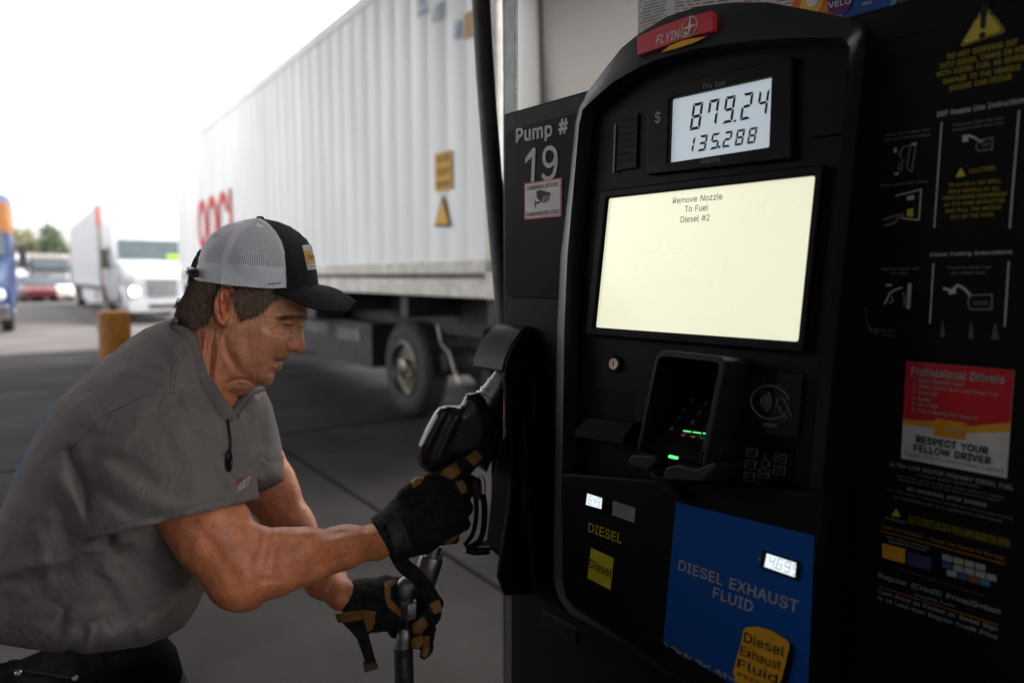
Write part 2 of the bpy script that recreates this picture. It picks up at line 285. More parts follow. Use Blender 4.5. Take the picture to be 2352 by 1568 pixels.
    'Z': (219, [[21,0,21,23,137,193,153,215,170,238,174,227,143,226,111,226,20,226,20,254,198,254,198,231,84,64,67,40,49,17,45,27,76,28,107,29,200,29,200,0]]),
    'a': (194, [[80,-4,63,-3,47,2,34,11,24,22,17,37,15,54,17,69,22,80,29,90,39,97,63,105,89,110,117,113,133,117,136,121,138,127,133,148,120,161,98,165,75,161,59,150,50,137,20,146,29,161,39,173,52,182,66,188,97,192,119,190,143,180,153,172,161,160,167,145,168,126,168,0,138,0,138,26,136,26,126,12,108,1],[85,23,101,24,114,29,124,37,132,47,136,57,138,69,138,95,130,91,116,88,100,86,88,84,67,79,52,70,47,62,46,52,51,36,65,26]]),
    'b': (212, [[115,-4,99,-3,86,2,69,16,59,29,56,29,56,0,26,0,26,254,57,254,57,160,59,160,69,173,86,186,98,191,115,192,137,189,156,180,173,166,185,146,193,122,195,94,193,66,185,42,173,23,157,8,137,-1],[110,23,126,26,140,33,150,44,158,58,163,75,164,95,163,114,158,131,150,145,140,156,126,163,110,165,94,163,81,156,70,145,62,131,58,114,56,95,58,75,63,58,70,43,81,32,94,26]]),
    'c': (198, [[104,-4,79,-1,58,8,41,23,28,43,20,66,17,94,20,122,28,146,41,165,58,180,79,189,104,192,130,189,153,178,170,161,181,138,151,131,145,145,135,155,121,162,104,165,86,162,73,155,62,144,54,129,50,112,48,94,50,75,54,59,62,44,73,33,86,26,104,23,121,26,135,33,146,44,152,59,181,51,171,28,153,11,130,0]]),
    'd': (212, [[98,-4,75,-1,56,8,40,23,27,42,20,66,17,94,20,122,27,146,40,166,56,180,75,189,98,192,114,191,126,186,144,173,153,160,155,160,155,254,186,254,186,0,156,0,156,29,153,29,143,16,126,2,114,-3],[102,23,118,26,132,32,142,43,150,58,154,75,156,95,154,114,150,131,142,145,132,156,118,163,102,165,86,163,72,156,62,145,54,131,50,114,48,95,50,75,54,58,62,44,73,33,86,26]]),
    'e': (202, [[106,-4,80,-1,58,8,41,23,28,42,20,66,17,93,20,121,28,145,40,165,58,180,78,189,103,192,133,187,147,180,160,170,170,157,179,141,184,121,186,97,186,85,37,85,37,110,169,110,155,101,153,119,149,134,141,147,131,157,118,163,103,165,87,163,73,157,62,147,54,135,50,121,48,105,48,89,50,69,55,53,64,40,76,31,90,25,106,23,127,26,143,36,153,53,182,45,177,32,168,20,156,10,141,2,125,-3]]),
    'f': (127, [[114,190,114,164,3,164,3,190],[40,0,40,216,42,231,48,243,57,252,68,259,94,265,111,263,121,260,114,234,107,236,97,237,85,235,77,230,72,221,71,209,71,0]]),
    'g': (212, [[103,-75,84,-74,67,-70,41,-55,25,-35,51,-20,61,-33,77,-44,103,-49,124,-46,141,-38,152,-23,156,-3,156,34,153,34,143,21,126,8,114,4,97,2,76,5,56,13,40,27,28,45,20,68,17,96,20,123,27,147,40,166,56,180,76,189,98,192,114,191,127,186,144,173,154,159,157,159,157,190,186,190,186,-4,183,-27,175,-45,162,-59,145,-68,125,-73],[102,30,118,32,132,38,142,47,150,61,155,77,156,96,155,115,150,132,142,146,132,156,119,163,102,165,86,163,73,156,62,145,54,131,50,115,48,96,50,78,54,61,62,48,73,38,86,32]]),
    'h': (205, [[57,113,57,0,26,0,26,254,57,254,57,144,51,144,62,166,76,181,94,189,114,192,132,190,148,184,161,174,170,160,177,142,179,120,179,0,148,0,148,118,145,137,136,152,123,161,105,165,92,163,80,159,71,151,63,141,58,129]]),
    'i': (84, [[26,0,26,190,57,190,57,0],[42,221,34,223,27,227,22,234,21,242,22,249,27,256,34,260,42,262,50,260,57,256,62,249,63,242,62,234,57,227,50,223]]),
    'j': (84, [[26,190,57,190,57,-15,55,-31,51,-45,43,-56,32,-65,19,-70,2,-71,-5,-71,-5,-43,1,-43,12,-42,20,-36,25,-27,26,-15],[42,221,34,223,27,227,22,234,20,242,22,249,27,256,34,260,42,262,50,260,57,256,61,249,63,242,61,234,57,227,50,223]]),
    'k': (190, [[55,68,55,106,60,106,142,190,180,190,92,100,89,100],[26,0,26,254,57,254,57,0],[147,0,74,93,96,114,186,0]]),
    'l': (94, [[70,-1,50,2,37,10,29,24,26,42,26,254,57,254,57,49,60,31,65,27,73,26,80,26,85,27,90,1,81,0]]),
    'm': (305, [[26,0,26,190,56,190,56,148,54,148,59,162,66,173,86,188,110,193,129,190,144,180,154,166,160,147,156,147,161,160,169,172,190,187,218,193,234,191,249,186,261,177,270,164,276,148,278,128,278,0,248,0,248,127,245,145,236,156,224,163,209,165,197,164,187,160,173,145,168,124,168,0,137,0,137,130,134,144,126,156,115,163,100,165,79,160,70,154,63,145,58,133,57,119,57,0]]),
    'n': (205, [[57,113,57,0,26,0,26,190,56,190,56,144,51,144,62,166,76,181,94,189,114,192,132,190,147,184,160,174,170,160,176,142,179,120,179,0,148,0,148,118,145,137,136,152,123,161,105,165,92,163,80,159,71,151,63,141,58,129]]),
    'o': (208, [[104,-4,79,-1,58,8,41,23,28,43,20,66,17,94,20,122,28,146,41,165,58,180,79,189,104,192,128,189,149,180,167,165,180,146,188,122,191,94,188,66,180,43,167,23,149,8,128,-1],[104,23,121,26,135,33,146,44,154,59,158,75,160,94,158,112,154,129,146,144,135,155,121,162,104,165,86,162,73,155,62,144,54,129,50,112,48,94,50,75,54,59,62,44,73,33,86,26]]),
    'p': (212, [[26,-71,26,190,56,190,56,160,59,160,69,173,86,186,98,191,115,192,137,189,156,180,173,166,185,146,193,122,195,94,193,66,185,42,173,23,157,8,137,-1,115,-4,99,-3,86,2,69,16,59,29,57,29,57,-71],[110,23,126,26,140,33,150,44,158,58,163,75,164,95,163,114,158,131,150,145,140,156,126,163,110,165,94,163,81,156,70,145,62,131,58,114,56,95,58,75,63,58,70,43,81,32,94,26]]),
    'q': (212, [[186,-71,155,-71,155,29,153,29,143,16,126,2,114,-3,98,-4,75,-1,56,8,40,23,27,42,20,66,17,94,20,122,27,146,40,166,56,180,75,189,98,192,114,191,126,186,144,173,153,160,156,160,156,190,186,190],[102,23,118,26,132,32,142,43,150,58,154,75,156,95,154,114,150,131,142,145,132,156,118,163,102,165,86,163,72,156,62,145,54,131,50,114,48,95,50,75,54,58,62,44,73,33,86,26]]),
    'r': (130, [[26,0,26,190,56,190,56,160,58,160,65,173,76,184,90,190,107,192,115,192,122,192,122,161,115,162,103,163,91,161,80,157,70,151,63,142,58,131,57,118,57,0]]),
    's': (182, [[91,-4,72,-3,56,2,42,9,31,19,23,32,18,47,47,53,53,40,62,30,75,25,91,23,108,25,122,31,131,40,134,51,132,60,127,68,118,74,106,78,75,85,52,93,36,104,27,119,23,137,26,152,33,166,43,177,58,185,74,190,94,192,112,191,127,186,140,179,149,170,162,145,134,139,129,149,121,158,110,164,94,166,78,164,65,158,57,150,54,139,56,129,62,122,86,111,115,105,137,97,153,86,162,71,166,53,163,37,156,24,145,12,130,3,112,-2]]),
    't': (114, [[102,190,102,164,3,164,3,190],[32,236,63,236,63,49,64,38,68,31,75,26,85,25,93,26,101,27,107,1,96,-1,84,-2,62,1,46,11,36,26,32,46]]),
    'u': (205, [[91,-3,73,-1,57,5,44,15,35,29,28,47,26,69,26,190,57,190,57,72,60,52,68,37,82,28,100,25,113,27,125,31,134,38,142,48,146,61,148,76,148,190,179,190,179,0,149,0,149,46,154,46,143,23,129,8,111,0]]),
    'v': (194, [[81,0,9,190,42,190,83,78,93,43,103,10,92,10,101,43,112,78,152,190,186,190,113,0]]),
    'w': (284, [[69,0,11,190,44,190,67,107,77,68,88,21,82,21,93,67,103,107,126,190,158,190,181,107,191,68,201,21,196,21,206,68,217,107,240,190,272,190,215,0,184,0,159,86,152,112,145,140,138,169,145,169,138,140,131,112,124,86,99,0]]),
    'x': (190, [[10,0,77,97,14,190,50,190,96,124,141,190,176,190,113,97,179,0,143,0,95,70,46,0]]),
    'y': (194, [[24,-69,31,-43,36,-44,52,-44,65,-37,75,-18,81,-1,9,190,42,190,83,78,93,43,103,10,92,10,101,43,112,78,153,190,186,190,102,-29,88,-54,70,-68,46,-73,32,-72]]),
    'z': (190, [[21,0,21,23,127,160,127,161,24,161,24,190,166,190,166,165,63,30,63,28,169,28,169,0]]),
    '¢': (198, [[92,0,92,254,112,254,112,0],[104,29,79,32,58,41,41,56,28,75,20,99,17,127,20,154,28,178,41,198,58,213,79,222,104,225,130,221,153,211,170,194,181,171,151,164,145,177,135,188,121,195,104,198,86,195,73,188,62,177,54,162,50,145,48,127,50,108,54,92,62,77,73,66,86,59,104,56,121,59,135,66,146,77,152,91,181,84,171,61,153,44,130,33]]),
    'Á': (240, [[8,0,101,254,138,254,231,0,198,0,144,151,132,186,116,239,123,239,106,185,95,151,43,0],[55,71,55,99,185,99,185,71],[106,279,130,329,164,329,131,279]]),
    '’': (88, [[26,159,41,254,75,254,49,159]]),
}
# ------------------------------------------------------------------ the setting
d = ray(37, 635); LANE = np.array([d[0], d[1], 0]); LANE /= np.linalg.norm(LANE)      # far along the lanes
GZ = 0.0
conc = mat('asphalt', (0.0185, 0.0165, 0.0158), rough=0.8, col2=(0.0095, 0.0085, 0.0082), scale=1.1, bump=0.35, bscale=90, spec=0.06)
n = conc.node_tree; bsdf = n.nodes['Principled BSDF']                                # oil stains on the slabs
tc = n.nodes['Texture Coordinate']; st = n.nodes.new('ShaderNodeTexNoise'); st.inputs['Scale'].default_value = 0.45; st.inputs['Detail'].default_value = 8
n.links.new(tc.outputs['Object'], st.inputs['Vector'])
rm = n.nodes.new('ShaderNodeMapRange'); rm.inputs[1].default_value = 0.5; rm.inputs[2].default_value = 0.68; rm.inputs[3].default_value = 1.15; rm.inputs[4].default_value = 0.42
n.links.new(st.outputs['Fac'], rm.inputs[0])
mm = n.nodes.new('ShaderNodeMix'); mm.data_type = 'RGBA'; mm.blend_type = 'MULTIPLY'; mm.inputs[0].default_value = 1
old = bsdf.inputs['Base Color'].links[0].from_socket; n.links.new(old, mm.inputs[6]); n.links.new(rm.outputs[0], mm.inputs[7]); n.links.new(mm.outputs[2], bsdf.inputs['Base Color'])
sp = n.nodes.new('ShaderNodeTexNoise'); sp.inputs['Scale'].default_value = 60; sp.inputs['Detail'].default_value = 3
n.links.new(tc.outputs['Object'], sp.inputs['Vector'])
r3 = n.nodes.new('ShaderNodeMapRange'); r3.inputs[1].default_value = 0.3; r3.inputs[2].default_value = 0.7; r3.inputs[3].default_value = 0.82; r3.inputs[4].default_value = 1.12
n.links.new(sp.outputs['Fac'], r3.inputs[0]); m3 = n.nodes.new('ShaderNodeMix'); m3.data_type = 'RGBA'; m3.blend_type = 'MULTIPLY'; m3.inputs[0].default_value = 1
n.links.new(mm.outputs[2], m3.inputs[6]); n.links.new(r3.outputs[0], m3.inputs[7]); n.links.new(m3.outputs[2], bsdf.inputs['Base Color'])
jm = flat('joint_tar', (0.0055, 0.005, 0.005), 0.95, spec=.02)
g = MB(); R = 900; N = 6
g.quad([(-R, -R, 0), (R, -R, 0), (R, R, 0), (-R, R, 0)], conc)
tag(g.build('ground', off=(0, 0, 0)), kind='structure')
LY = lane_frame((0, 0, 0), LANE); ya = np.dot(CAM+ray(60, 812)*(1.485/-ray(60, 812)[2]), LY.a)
b = MB(); b.box(LY, ya, 400, -300, 300, .0005, .004, mat('daylit_concrete', (.115, .103, .099), rough=.85, col2=(.078, .07, .067), scale=.6, spec=.15, bump=.2, bscale=60)); tag(b.build('daylit_pavement', off=(0, 0, 0)), kind='structure')  # paving tone steps from dark to light here, painting the end of canopy shade
b = MB(); b.box(LY, ya-2.6, ya-.01, -300, 300, .0005, .0036, mat('shade_edge', (.052, .046, .044), rough=.85, col2=(.022, .0195, .019), scale=.9, spec=.08)); tag(b.build('shade_edge_strip', off=(0, 0, 0)), kind='structure')  # mid tone painted to soften the edge of that shade
LF = lane_frame(at_depth(868, 1171, 1.0)*0+np.array([0, 0, 0]), LANE)
q = CAM+ray(868, 1171)*(1.485/-ray(868, 1171)[2]); off_b = np.dot(q, LF.b)            # the joint seen beside the right arm
j = MB()
for k in range(-6, 9): j.box(LF, -20, 60, off_b+k*3.7-0.012, off_b+k*3.7+0.012, 0.001, 0.004, jm)
q = CAM+ray(800, 978)*(1.485/-ray(800, 978)[2]); off_a = np.dot(q, LF.a)
for k in range(-4, 12): j.box(LF, off_a+k*4.6-0.01, off_a+k*4.6+0.01, -24, 30, 0.005, 0.008, jm)
tag(j.build('pavement_joint', off=(0, 0, 0)), kind='structure')

# ------------------------------------------------------------------ reefer container on its chassis
CP = at_depth(1143, 687, 5.1); CZ = CP[2]
CF = lane_frame((CP[0], CP[1], 0), LANE)                # a away along the lane, b to the left (towards the camera side)
white = mat('container_paint', (0.87, 0.87, 0.87), rough=0.42, var=0.05, scale=2.0, stretch=(1, 1, 0.2), bump=0.05, bscale=40)
dirty = mat('container_rail_paint', (0.74, 0.71, 0.67), rough=0.6, var=0.1, scale=6, col2=(0.52, 0.47, 0.41))
steel = mat('chassis_black', (0.022, 0.022, 0.023), rough=0.6, var=0.2, scale=8)
steel2 = mat('chassis_grey', (0.11, 0.105, 0.10), rough=0.6, var=0.25, scale=8)
rubber = mat('tyre_rubber', (0.022, 0.022, 0.024), rough=0.75, var=0.2, scale=12, bump=0.3, bscale=60)
alu = mat('wheel_aluminium', (0.34, 0.31, 0.27), rough=0.32, metal=1.0, var=0.25, scale=9)
red = flat('red_print', lin(214, 62, 56)); yel = flat('yellow_print', (0.78, 0.44, 0.075)); ink = flat('black_print', (0.015, 0.015, 0.016)); blueprint = flat('blue_print', (0.30, 0.36, 0.50)); orange = flat('orange_print', (0.60, 0.36, 0.16))
whiteprint = flat('white_print', (0.72, 0.72, 0.72))
ct = thing('semi_trailer', 'long white ribbed container with red letters riding on a black trailer chassis beside the pump', 'trailer', (*CF.pt(6, -1.2)[:2], 0))
CL, CH, CW = 12.19, 2.9, 2.44
z0, z1 = CZ, CZ+CH
b = MB()                                                # ribbed near side as one corrugated sheet, closed box behind it
prof = []; aa = 0.16
while aa < CL-0.3:
    prof += [(aa, 0.0), (aa+0.225, 0.0), (aa+0.252, -0.009), (aa+0.278, -0.009)]; aa += 0.305
prof += [(CL-0.16, 0.0)]
lo = [CF.pt(a, bb, z0+0.30) for a, bb in prof]; hi = [CF.pt(a, bb, z1-0.12) for a, bb in prof]; k = len(prof)
b.add(lo+hi, [(i, i+1, k+i+1, k+i) for i in range(k-1)], white)
b.box(CF, 0.08, CL-0.08, -CW+0.03, -0.04, z0+0.1, z1-0.02, white)
b.build('container_wall', ct, sharp=20)
b = MB()
b.box(CF, 0, CL, -0.09, 0.004, z0, z0+0.15, dirty); b.box(CF, 0.02, CL, -0.09, -0.012, z0+0.15, z0+0.19, steel2); b.box(CF, 0, CL, -0.09, 0.012, z0+0.19, z0+0.30, dirty)
b.build('bottom_rail', ct, bevel=0.01)
b = MB(); b.box(CF, 0, CL, -0.09, 0.006, z1-0.12, z1, white); b.box(CF, 0, CL, -CW, -CW+0.08, z1-0.1, z1, white); b.build('top_rail', ct, bevel=0.01)
for a0, a1 in ((-0.01, 0.16), (CL-0.16, CL+0.01)):
    b = MB(); b.box(CF, a0, a1, -0.16, 0.012, z0-0.005, z1+0.005, dirty if a0 < 1 else white); b.build('corner_post', ct, bevel=0.012)
# marks: red letters far along, yellow placards, triangle, blue ids near the end
side = Frame(CF.pt(CL, 0.016, z0), -CF.a, (0, 0, 1))     # reads left to right from the camera side
def smark(x, y): return side.uv(x, y, 0.0)
q = [smark(452, 462), smark(546, 436), smark(546, 556), smark(452, 566)]
q[1][1] = q[0][1]; q[2][1] = q[3][1] = q[0][1]-0.95; q[3][0] = q[0][0]; q[1][0] = q[2][0] = q[0][0]+2.9
b = MB(); b.text('OOCL', q, red, bold=0.03, fr=side); b.build('red_lettering', ct)
b = MB(); p = side.poly([(998, 354), (1036, 348), (1036, 440), (998, 441)]); a0, a1 = p[0][0], p[1][0]; t, u = p[0][1], p[3][1]
b.quad([side.pt(a0, u), side.pt(a1, u), side.pt(a1, t), side.pt(a0, t)], yel)
for r0, r1, s in ((0.72, 0.92, 'CAUTION'), (0.38, 0.6, 'HIGH'), (0.08, 0.26, 'DANGER')):
    b.text(s, [(a0+.03, u+(t-u)*r1), (a1-.03, u+(t-u)*r1), (a1-.03, u+(t-u)*r0), (a0+.03, u+(t-u)*r0)], flat('placard_ink', (0.25, 0.14, 0.03)), bold=0.02, fr=side, c=0.003)
b.build('caution_placard', ct)
b = MB(); p = side.poly([(1016, 455), (1031, 515), (1001, 516)]); mid = sum(p)/3
b.add([side.pt(*(mid+(v-mid)*1.25), 0.0) for v in p], [(0, 2, 1)], flat('placard_edge', (0.09, 0.075, 0.04)))
b.add([side.pt(*v, 0.003) for v in p], [(0, 2, 1)], yel); b.build('warning_triangle', ct)
for s, x0, x1, y0, y1, m_ in (('OOLU', 958, 985, 2, 26, blueprint), ('4957', 992, 1018, 18, 44, blueprint), ('45R1', 1042, 1060, 52, 88, blueprint), ('22G', 1042, 1060, 60, 78, blueprint)):
    b = MB(); p0 = side.uv(x0, y0); p1 = side.uv(x1, y1); b.text(s, [(p0[0], p0[1]), (p1[0], p0[1]), (p1[0], p1[1]), (p0[0], p1[1])], m_, bold=0.02, fr=side); b.build('container_number', ct)
p0 = side.uv(1066, 34); p1 = side.uv(1096, 76); b = MB(); b.quad([side.pt(p0[0], p1[1]), side.pt(p1[0], p1[1]), side.pt(p1[0], p0[1]), side.pt(p0[0], p0[1])], orange); b.build('orange_decal', ct)
# chassis
q = CAM+ray(940, 953)*(1.485/-ray(940, 953)[2]); wa = np.dot(q-CF.o, CF.a); wb = np.dot(q-CF.o, CF.b)+0.05
b = MB()
for bb in (-0.72, -1.78): b.box(CF, 0.1, CL+1.2, bb-0.08, bb+0.08, z0-0.42, z0-0.006, steel)
for a in np.arange(0.1, CL, 1.5): b.box(CF, a, a+0.14, -CW+0.06, -0.07, z0-0.22, z0-0.008, steel)
b.box(CF, 4.2, 8.6, -0.5, -0.12, z0-0.36, z0-0.1, steel); b.build('chassis_frame', ct, bevel=0.01)
b = MB(); b.box(CF, wa+.7, wa+6.2, -0.80, -0.34, .44, z0-0.37, steel); b.box(CF, wa+1.0, wa+1.7, -0.34, -0.325, z0-.60, z0-0.45, steel2); b.box(CF, wa+2.0, wa+2.9, -0.34, -0.325, z0-.58, z0-0.42, steel2); b.build('side_box', ct, bevel=0.02)
b = MB(); b.box(CF, 2.4, 7.9, -1.6, -0.9, 0.42, z0-0.3, steel); b.build('axle_carriage', ct, bevel=0.03)
def wheel(parent, fr, a, b_, r=0.51, wd=0.28, zc=None, name='wheel', out=1):
    zc = r if zc is None else zc
    o = fr.pt(a, b_, zc); ax = fr.b*out                 # outer face at b_, axis outwards
    m = MB(); m.lathe(o, ax, [(r*.56, -wd), (r*.9, -wd), (r*.985, -wd*.85), (r, -wd*.7), (r, -wd*.3), (r*.985, -wd*.15), (r*.93, -.01), (r*.8, 0.012), (r*.62, 0.006), (r*.565, -.02), (r*.555, -wd)], rubber, seg=48)
    for k in range(4):
        rr = r*1.002
        for c0 in (-wd*.72+k*wd*.14,): m.lathe(o, ax, [(rr-.006, c0), (rr+.002, c0+.003), (rr+.002, c0+wd*.1), (rr-.006, c0+wd*.103)], rubber, seg=48)
    t = m.build('tyre' if name == 'wheel' else name, parent)
    m = MB(); m.lathe(o, ax, [(r*.57, -.04), (r*.575, .012), (r*.55, .014), (r*.52, -.02), (r*.46, -.09), (r*.40, -.11), (r*.24, -.10), (r*.235, -.02), (r*.20, .03), (r*.12, .04), (0, .042)], alu, seg=40)
    for k in range(10):
        an = 2*pi*k/10; oo = o+fr.a*cos(an)*r*.32+np.array([0, 0, 1])*sin(an)*r*.32
        m.lathe(oo-ax*.105, ax, [(.021, 0), (.021, .045), (.013, .05), (.013, .06)], steel2, seg=8)
    m.build('rim', t); return t
wheel(ct, CF, wa, wb, out=1)
for aw in (wa+6.6, wa+7.9): wheel(ct, CF, aw, wb)
for aw in (wa, wa+1.25, wa+6.6, wa+7.9): wheel(ct, CF, aw, -CW+0.02, out=-1)
b = MB(); b.tube([CF.pt(wa, -CW+.4, .5), CF.pt(wa, wb-.25, .5)], .09, steel)
b.tube([CF.pt(wa-.55, wb-.1, 1.0), CF.pt(wa-.62, wb-.1, .82), CF.pt(wa-.78, wb-.1, .74), CF.pt(wa-.9, wb-.12, .45)], .014, alu)
b.lathe(CF.pt(wa-.55, wb-.35, .62), CF.b, [(.0, -.2), (.13, -.2), (.15, -.1), (.15, .1), (.1, .2), (0, .2)], steel); b.build('axle', ct)
b = MB(); b.box(CF, wa-1.5, wa-1.47, wb-.7, wb-.02, .25, z0-.3, rubber); b.build('mud_flap', ct)

# ------------------------------------------------------------------ trucks of the yard
glass = mat('windscreen', (0.035, 0.05, 0.06), rough=0.08, var=0.1, scale=3, spec=0.8)
lampglow = flat('lit_headlight', (1, 0.97, 0.9), emit=1.6)
lens = flat('lamp_glass', (0.6, 0.6, 0.6), 0.15)
amber = flat('amber_lamp', (0.8, 0.25, 0.04), 0.3, emit=.3)
chrome = mat('chrome', (0.72, 0.72, 0.73), rough=0.18, metal=1, var=0.1, scale=14)
def truck(label, o, paint, dirv, glow=False, roofh=3.7, group=None, accent=None, name='semi_truck', visor=None):
    # a long-nosed tractor: front at o, nose pointing along dirv; frame a = backwards, b = towards its own left/right
    fr = lane_frame((o[0], o[1], 0), -np.array(dirv))
    t = thing(name, label, 'truck', (o[0], o[1], 0), group)
    W = 1.05
    b = MB()
    def loop(a, w_, zb, zt, rr=0.18): return [fr.pt(a, p, q) for p, q in rrect(-w_, w_, zb, zt, rr, 4)]
    L_ = [loop(0.06, .80, .75, 1.45, .2), loop(0.3, .95, .6, 1.62, .25), loop(1.0, 1.02, .6, 1.80), loop(1.75, W, .6, 1.95)]
    for i in range(3): b.hexa(L_[i], L_[i+1], paint, True)
    b.build('hood', t, sharp=50)
    b = MB(); L_ = [loop(1.752, W+.02, .62, 1.97), loop(1.95, W+.08, .6, 2.05), loop(2.35, W+.12, .6, 2.75), loop(2.9, W+.13, .6, roofh-.25, .25), loop(3.7, W+.15, .6, roofh, .3), loop(4.2, W+.15, .6, roofh+.1, .3)]
    for i in range(5): b.hexa(L_[i], L_[i+1], accent if (accent and i == 2) else paint, True)
    b.build('cab', t, sharp=50)
    b = MB(); n1 = [(1.93, -.98, 2.08), (1.93, .98, 2.08), (2.30, .95, 2.72), (2.30, -.95, 2.72)]
    b.hexa([fr.pt(a-.02, p, z) for a, p, z in n1], [fr.pt(a+.1, p, z-.02) for a, p, z in n1], glass); b.build('windscreen', t)
    if visor:
        b = MB(); b.hexa([fr.pt(1.89, p, z) for p, z in ((-.9, 2.1), (-.45, 2.1), (-.45, 2.25), (-.9, 2.25))], [fr.pt(1.86, p, z) for p, z in ((-.9, 2.1), (-.45, 2.1), (-.45, 2.25), (-.9, 2.25))], visor); b.build('safety_vest', t)
    for s_ in (-1, 1):
        b = MB(); zz = [(2.35, 1.75), (3.2, 1.75), (3.2, 2.55), (2.6, 2.55)]
        b.hexa([fr.pt(a, s_*(W+.10), z) for a, z in zz], [fr.pt(a, s_*(W+.155), z) for a, z in zz], glass); b.build('side_window', t)
        b = MB(); b.lathe(fr.pt(.12, s_*.78, 1.02), -fr.a, [(.0, -.05), (.15, -.04), (.16, .03), (.11, .07), (0, .08)], lampglow if (glow and s_ == glow) else lens, seg=16); b.build('headlight', t)
        b = MB(); b.box(fr, 2.1, 2.25, s_*(W+.32)-.1, s_*(W+.32)+.1, 1.75, 2.4, steel); b.tube([fr.pt(2.3, s_*W, 2.3), fr.pt(2.2, s_*(W+.3), 2.3)], .025, steel); b.build('wing_mirror', t, bevel=.03)
        wheel(t, fr, 1.05, s_*1.08, out=s_); wheel(t, fr, 5.2, s_*1.08, out=s_); wheel(t, fr, 6.5, s_*1.08, out=s_)
        b = MB(); b.lathe(fr.pt(2.5, s_*.85, .72), fr.a, [(0, 0), (.3, 0), (.31, .02), (.31, 1.5), (.3, 1.52), (0, 1.52)], chrome); b.build('fuel_tank', t)
        b = MB(); arc = [fr.pt(1.05-.66*cos(k*pi/10), s_*.98, .45+.68*sin(k*pi/10)) for k in range(11)]; b.tube(arc, .07, paint, squash=2.0); b.build('fender', t)
    b = MB(); b.box(fr, .0, .09, -.42, .42, .85, 1.4, steel2)
    for k in range(6): b.box(fr, -.02, .02, -.40, .40, .88+k*.085, .92+k*.085, chrome)
    b.build('grille', t, bevel=.01)
    b = MB(); b.box(fr, -.12, .1, -1.0, 1.0, .38, .74, paint if glow else chrome); b.box(fr, -.14, -.1, -.45, .45, .48, .62, steel); b.build('bumper', t, bevel=.05)
    for k in range(5):
        b = MB(); b.box(fr, 2.45, 2.53, -.8+k*.4-.07, -.8+k*.4+.07, 2.80, 2.88, amber); b.build('marker_lamp', t, bevel=.01)
    b = MB(); b.box(fr, 1.5, 7.2, -.42, .42, .55, .8, steel); b.box(fr, 4.6, 7.1, -1.0, -.7, .98, 1.02, steel); b.box(fr, 4.6, 7.1, .7, 1.0, .98, 1.02, steel); b.build('chassis_frame', t)
    return fr
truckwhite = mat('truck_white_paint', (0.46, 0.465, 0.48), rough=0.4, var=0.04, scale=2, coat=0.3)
vest = flat('hi_vis_cloth', (0.35, 0.6, 0.05))
tp = CAM+ray(293, 745)*(1.485/-ray(293, 745)[2])
tf0 = lane_frame((tp[0], tp[1], 0), LANE); to = tf0.pt(0, -1.05)
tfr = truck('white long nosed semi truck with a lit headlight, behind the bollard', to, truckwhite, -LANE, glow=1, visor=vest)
bt = thing('box_trailer', 'white box trailer hitched behind the white semi truck with the lit headlight', 'trailer', tuple(tfr.pt(12, 0)[:2])+(0,))
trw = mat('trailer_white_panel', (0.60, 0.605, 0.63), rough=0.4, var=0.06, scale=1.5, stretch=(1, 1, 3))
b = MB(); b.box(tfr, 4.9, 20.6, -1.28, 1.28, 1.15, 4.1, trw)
for k in range(22): b.box(tfr, 5.1+k*.7, 5.13+k*.7, 1.28, 1.292, 1.4, 3.95, trw)
b.build('cargo_box', bt, bevel=.03)
b = MB(); b.box(tfr, 4.86, 5.05, 1.2, 1.31, 1.12, 4.12, flat('trailer_edge', (0.35, 0.30, 0.28))); b.box(tfr, 4.84, 5.06, 1.2, 1.315, 3.3, 4.0, flat('trailer_red', (0.55, 0.12, 0.09))); b.build('front_corner_post', bt)
b = MB(); b.box(tfr, 4.9, 20.6, -1.25, 1.25, .95, 1.14, steel2); b.build('floor_frame', bt)
b = MB(); b.box(tfr, 8.2, 14.8, 1.15, 1.22, .42, 1.0, trw); b.build('side_skirt', bt, bevel=.02)
for a in (17.6, 18.9):
    for s_ in (-1, 1): wheel(bt, tfr, a, s_*1.22, out=s_)
for s_ in (-.7, .7):
    b = MB(); b.box(tfr, 7.4, 7.55, s_-.07, s_+.07, .05, 1.0, steel); b.build('landing_leg', bt)

blue = mat('truck_blue_paint', (0.02, 0.035, 0.085), rough=0.45, var=0.1, scale=2, spec=.2)
blackp = mat('truck_black_paint', (0.02, 0.022, 0.026), rough=0.25, var=0.1, scale=2, coat=.3)
greyp = mat('truck_slate_paint', (0.20, 0.24, 0.30), rough=0.3, var=0.1, scale=2, coat=.3)
redp = mat('truck_red_paint', (0.11, 0.016, 0.018), rough=0.3, var=0.1, scale=2, coat=.3)
orangep = mat('truck_orange_paint', (0.22, 0.085, 0.02), rough=0.5, spec=.2, var=0.1, scale=2)
tp = CAM+ray(26, 766)*(1.485/-ray(26, 766)[2]); f0 = lane_frame((tp[0], tp[1], 0), LANE); o = f0.pt(0, 1.0)
truck('blue semi truck with an orange roof, cut off by the left edge of the photo', o, blue, -LANE, roofh=3.9, accent=orangep)
def far(x, y): return CAM+ray(x, y)*(1.485/-ray(x, y)[2])
fd = np.array([0.62, -0.78])
p = far(128, 686); truck('black semi truck with a red roof band parked in the far row', p, blackp, fd, accent=redp, roofh=3.0, group='trucks parked in the far row')
p = far(70, 684)+np.array([-.6, 2.5, 0]); truck('slate blue semi truck with a dark windscreen parked in the far row', p, greyp, fd, roofh=3.1, group='trucks parked in the far row')
p = far(8, 686)+np.array([-.6, 3.5, 0]); truck('white semi truck at the far left end of the parked row', p, truckwhite, fd, roofh=3.1, group='trucks parked in the far row')
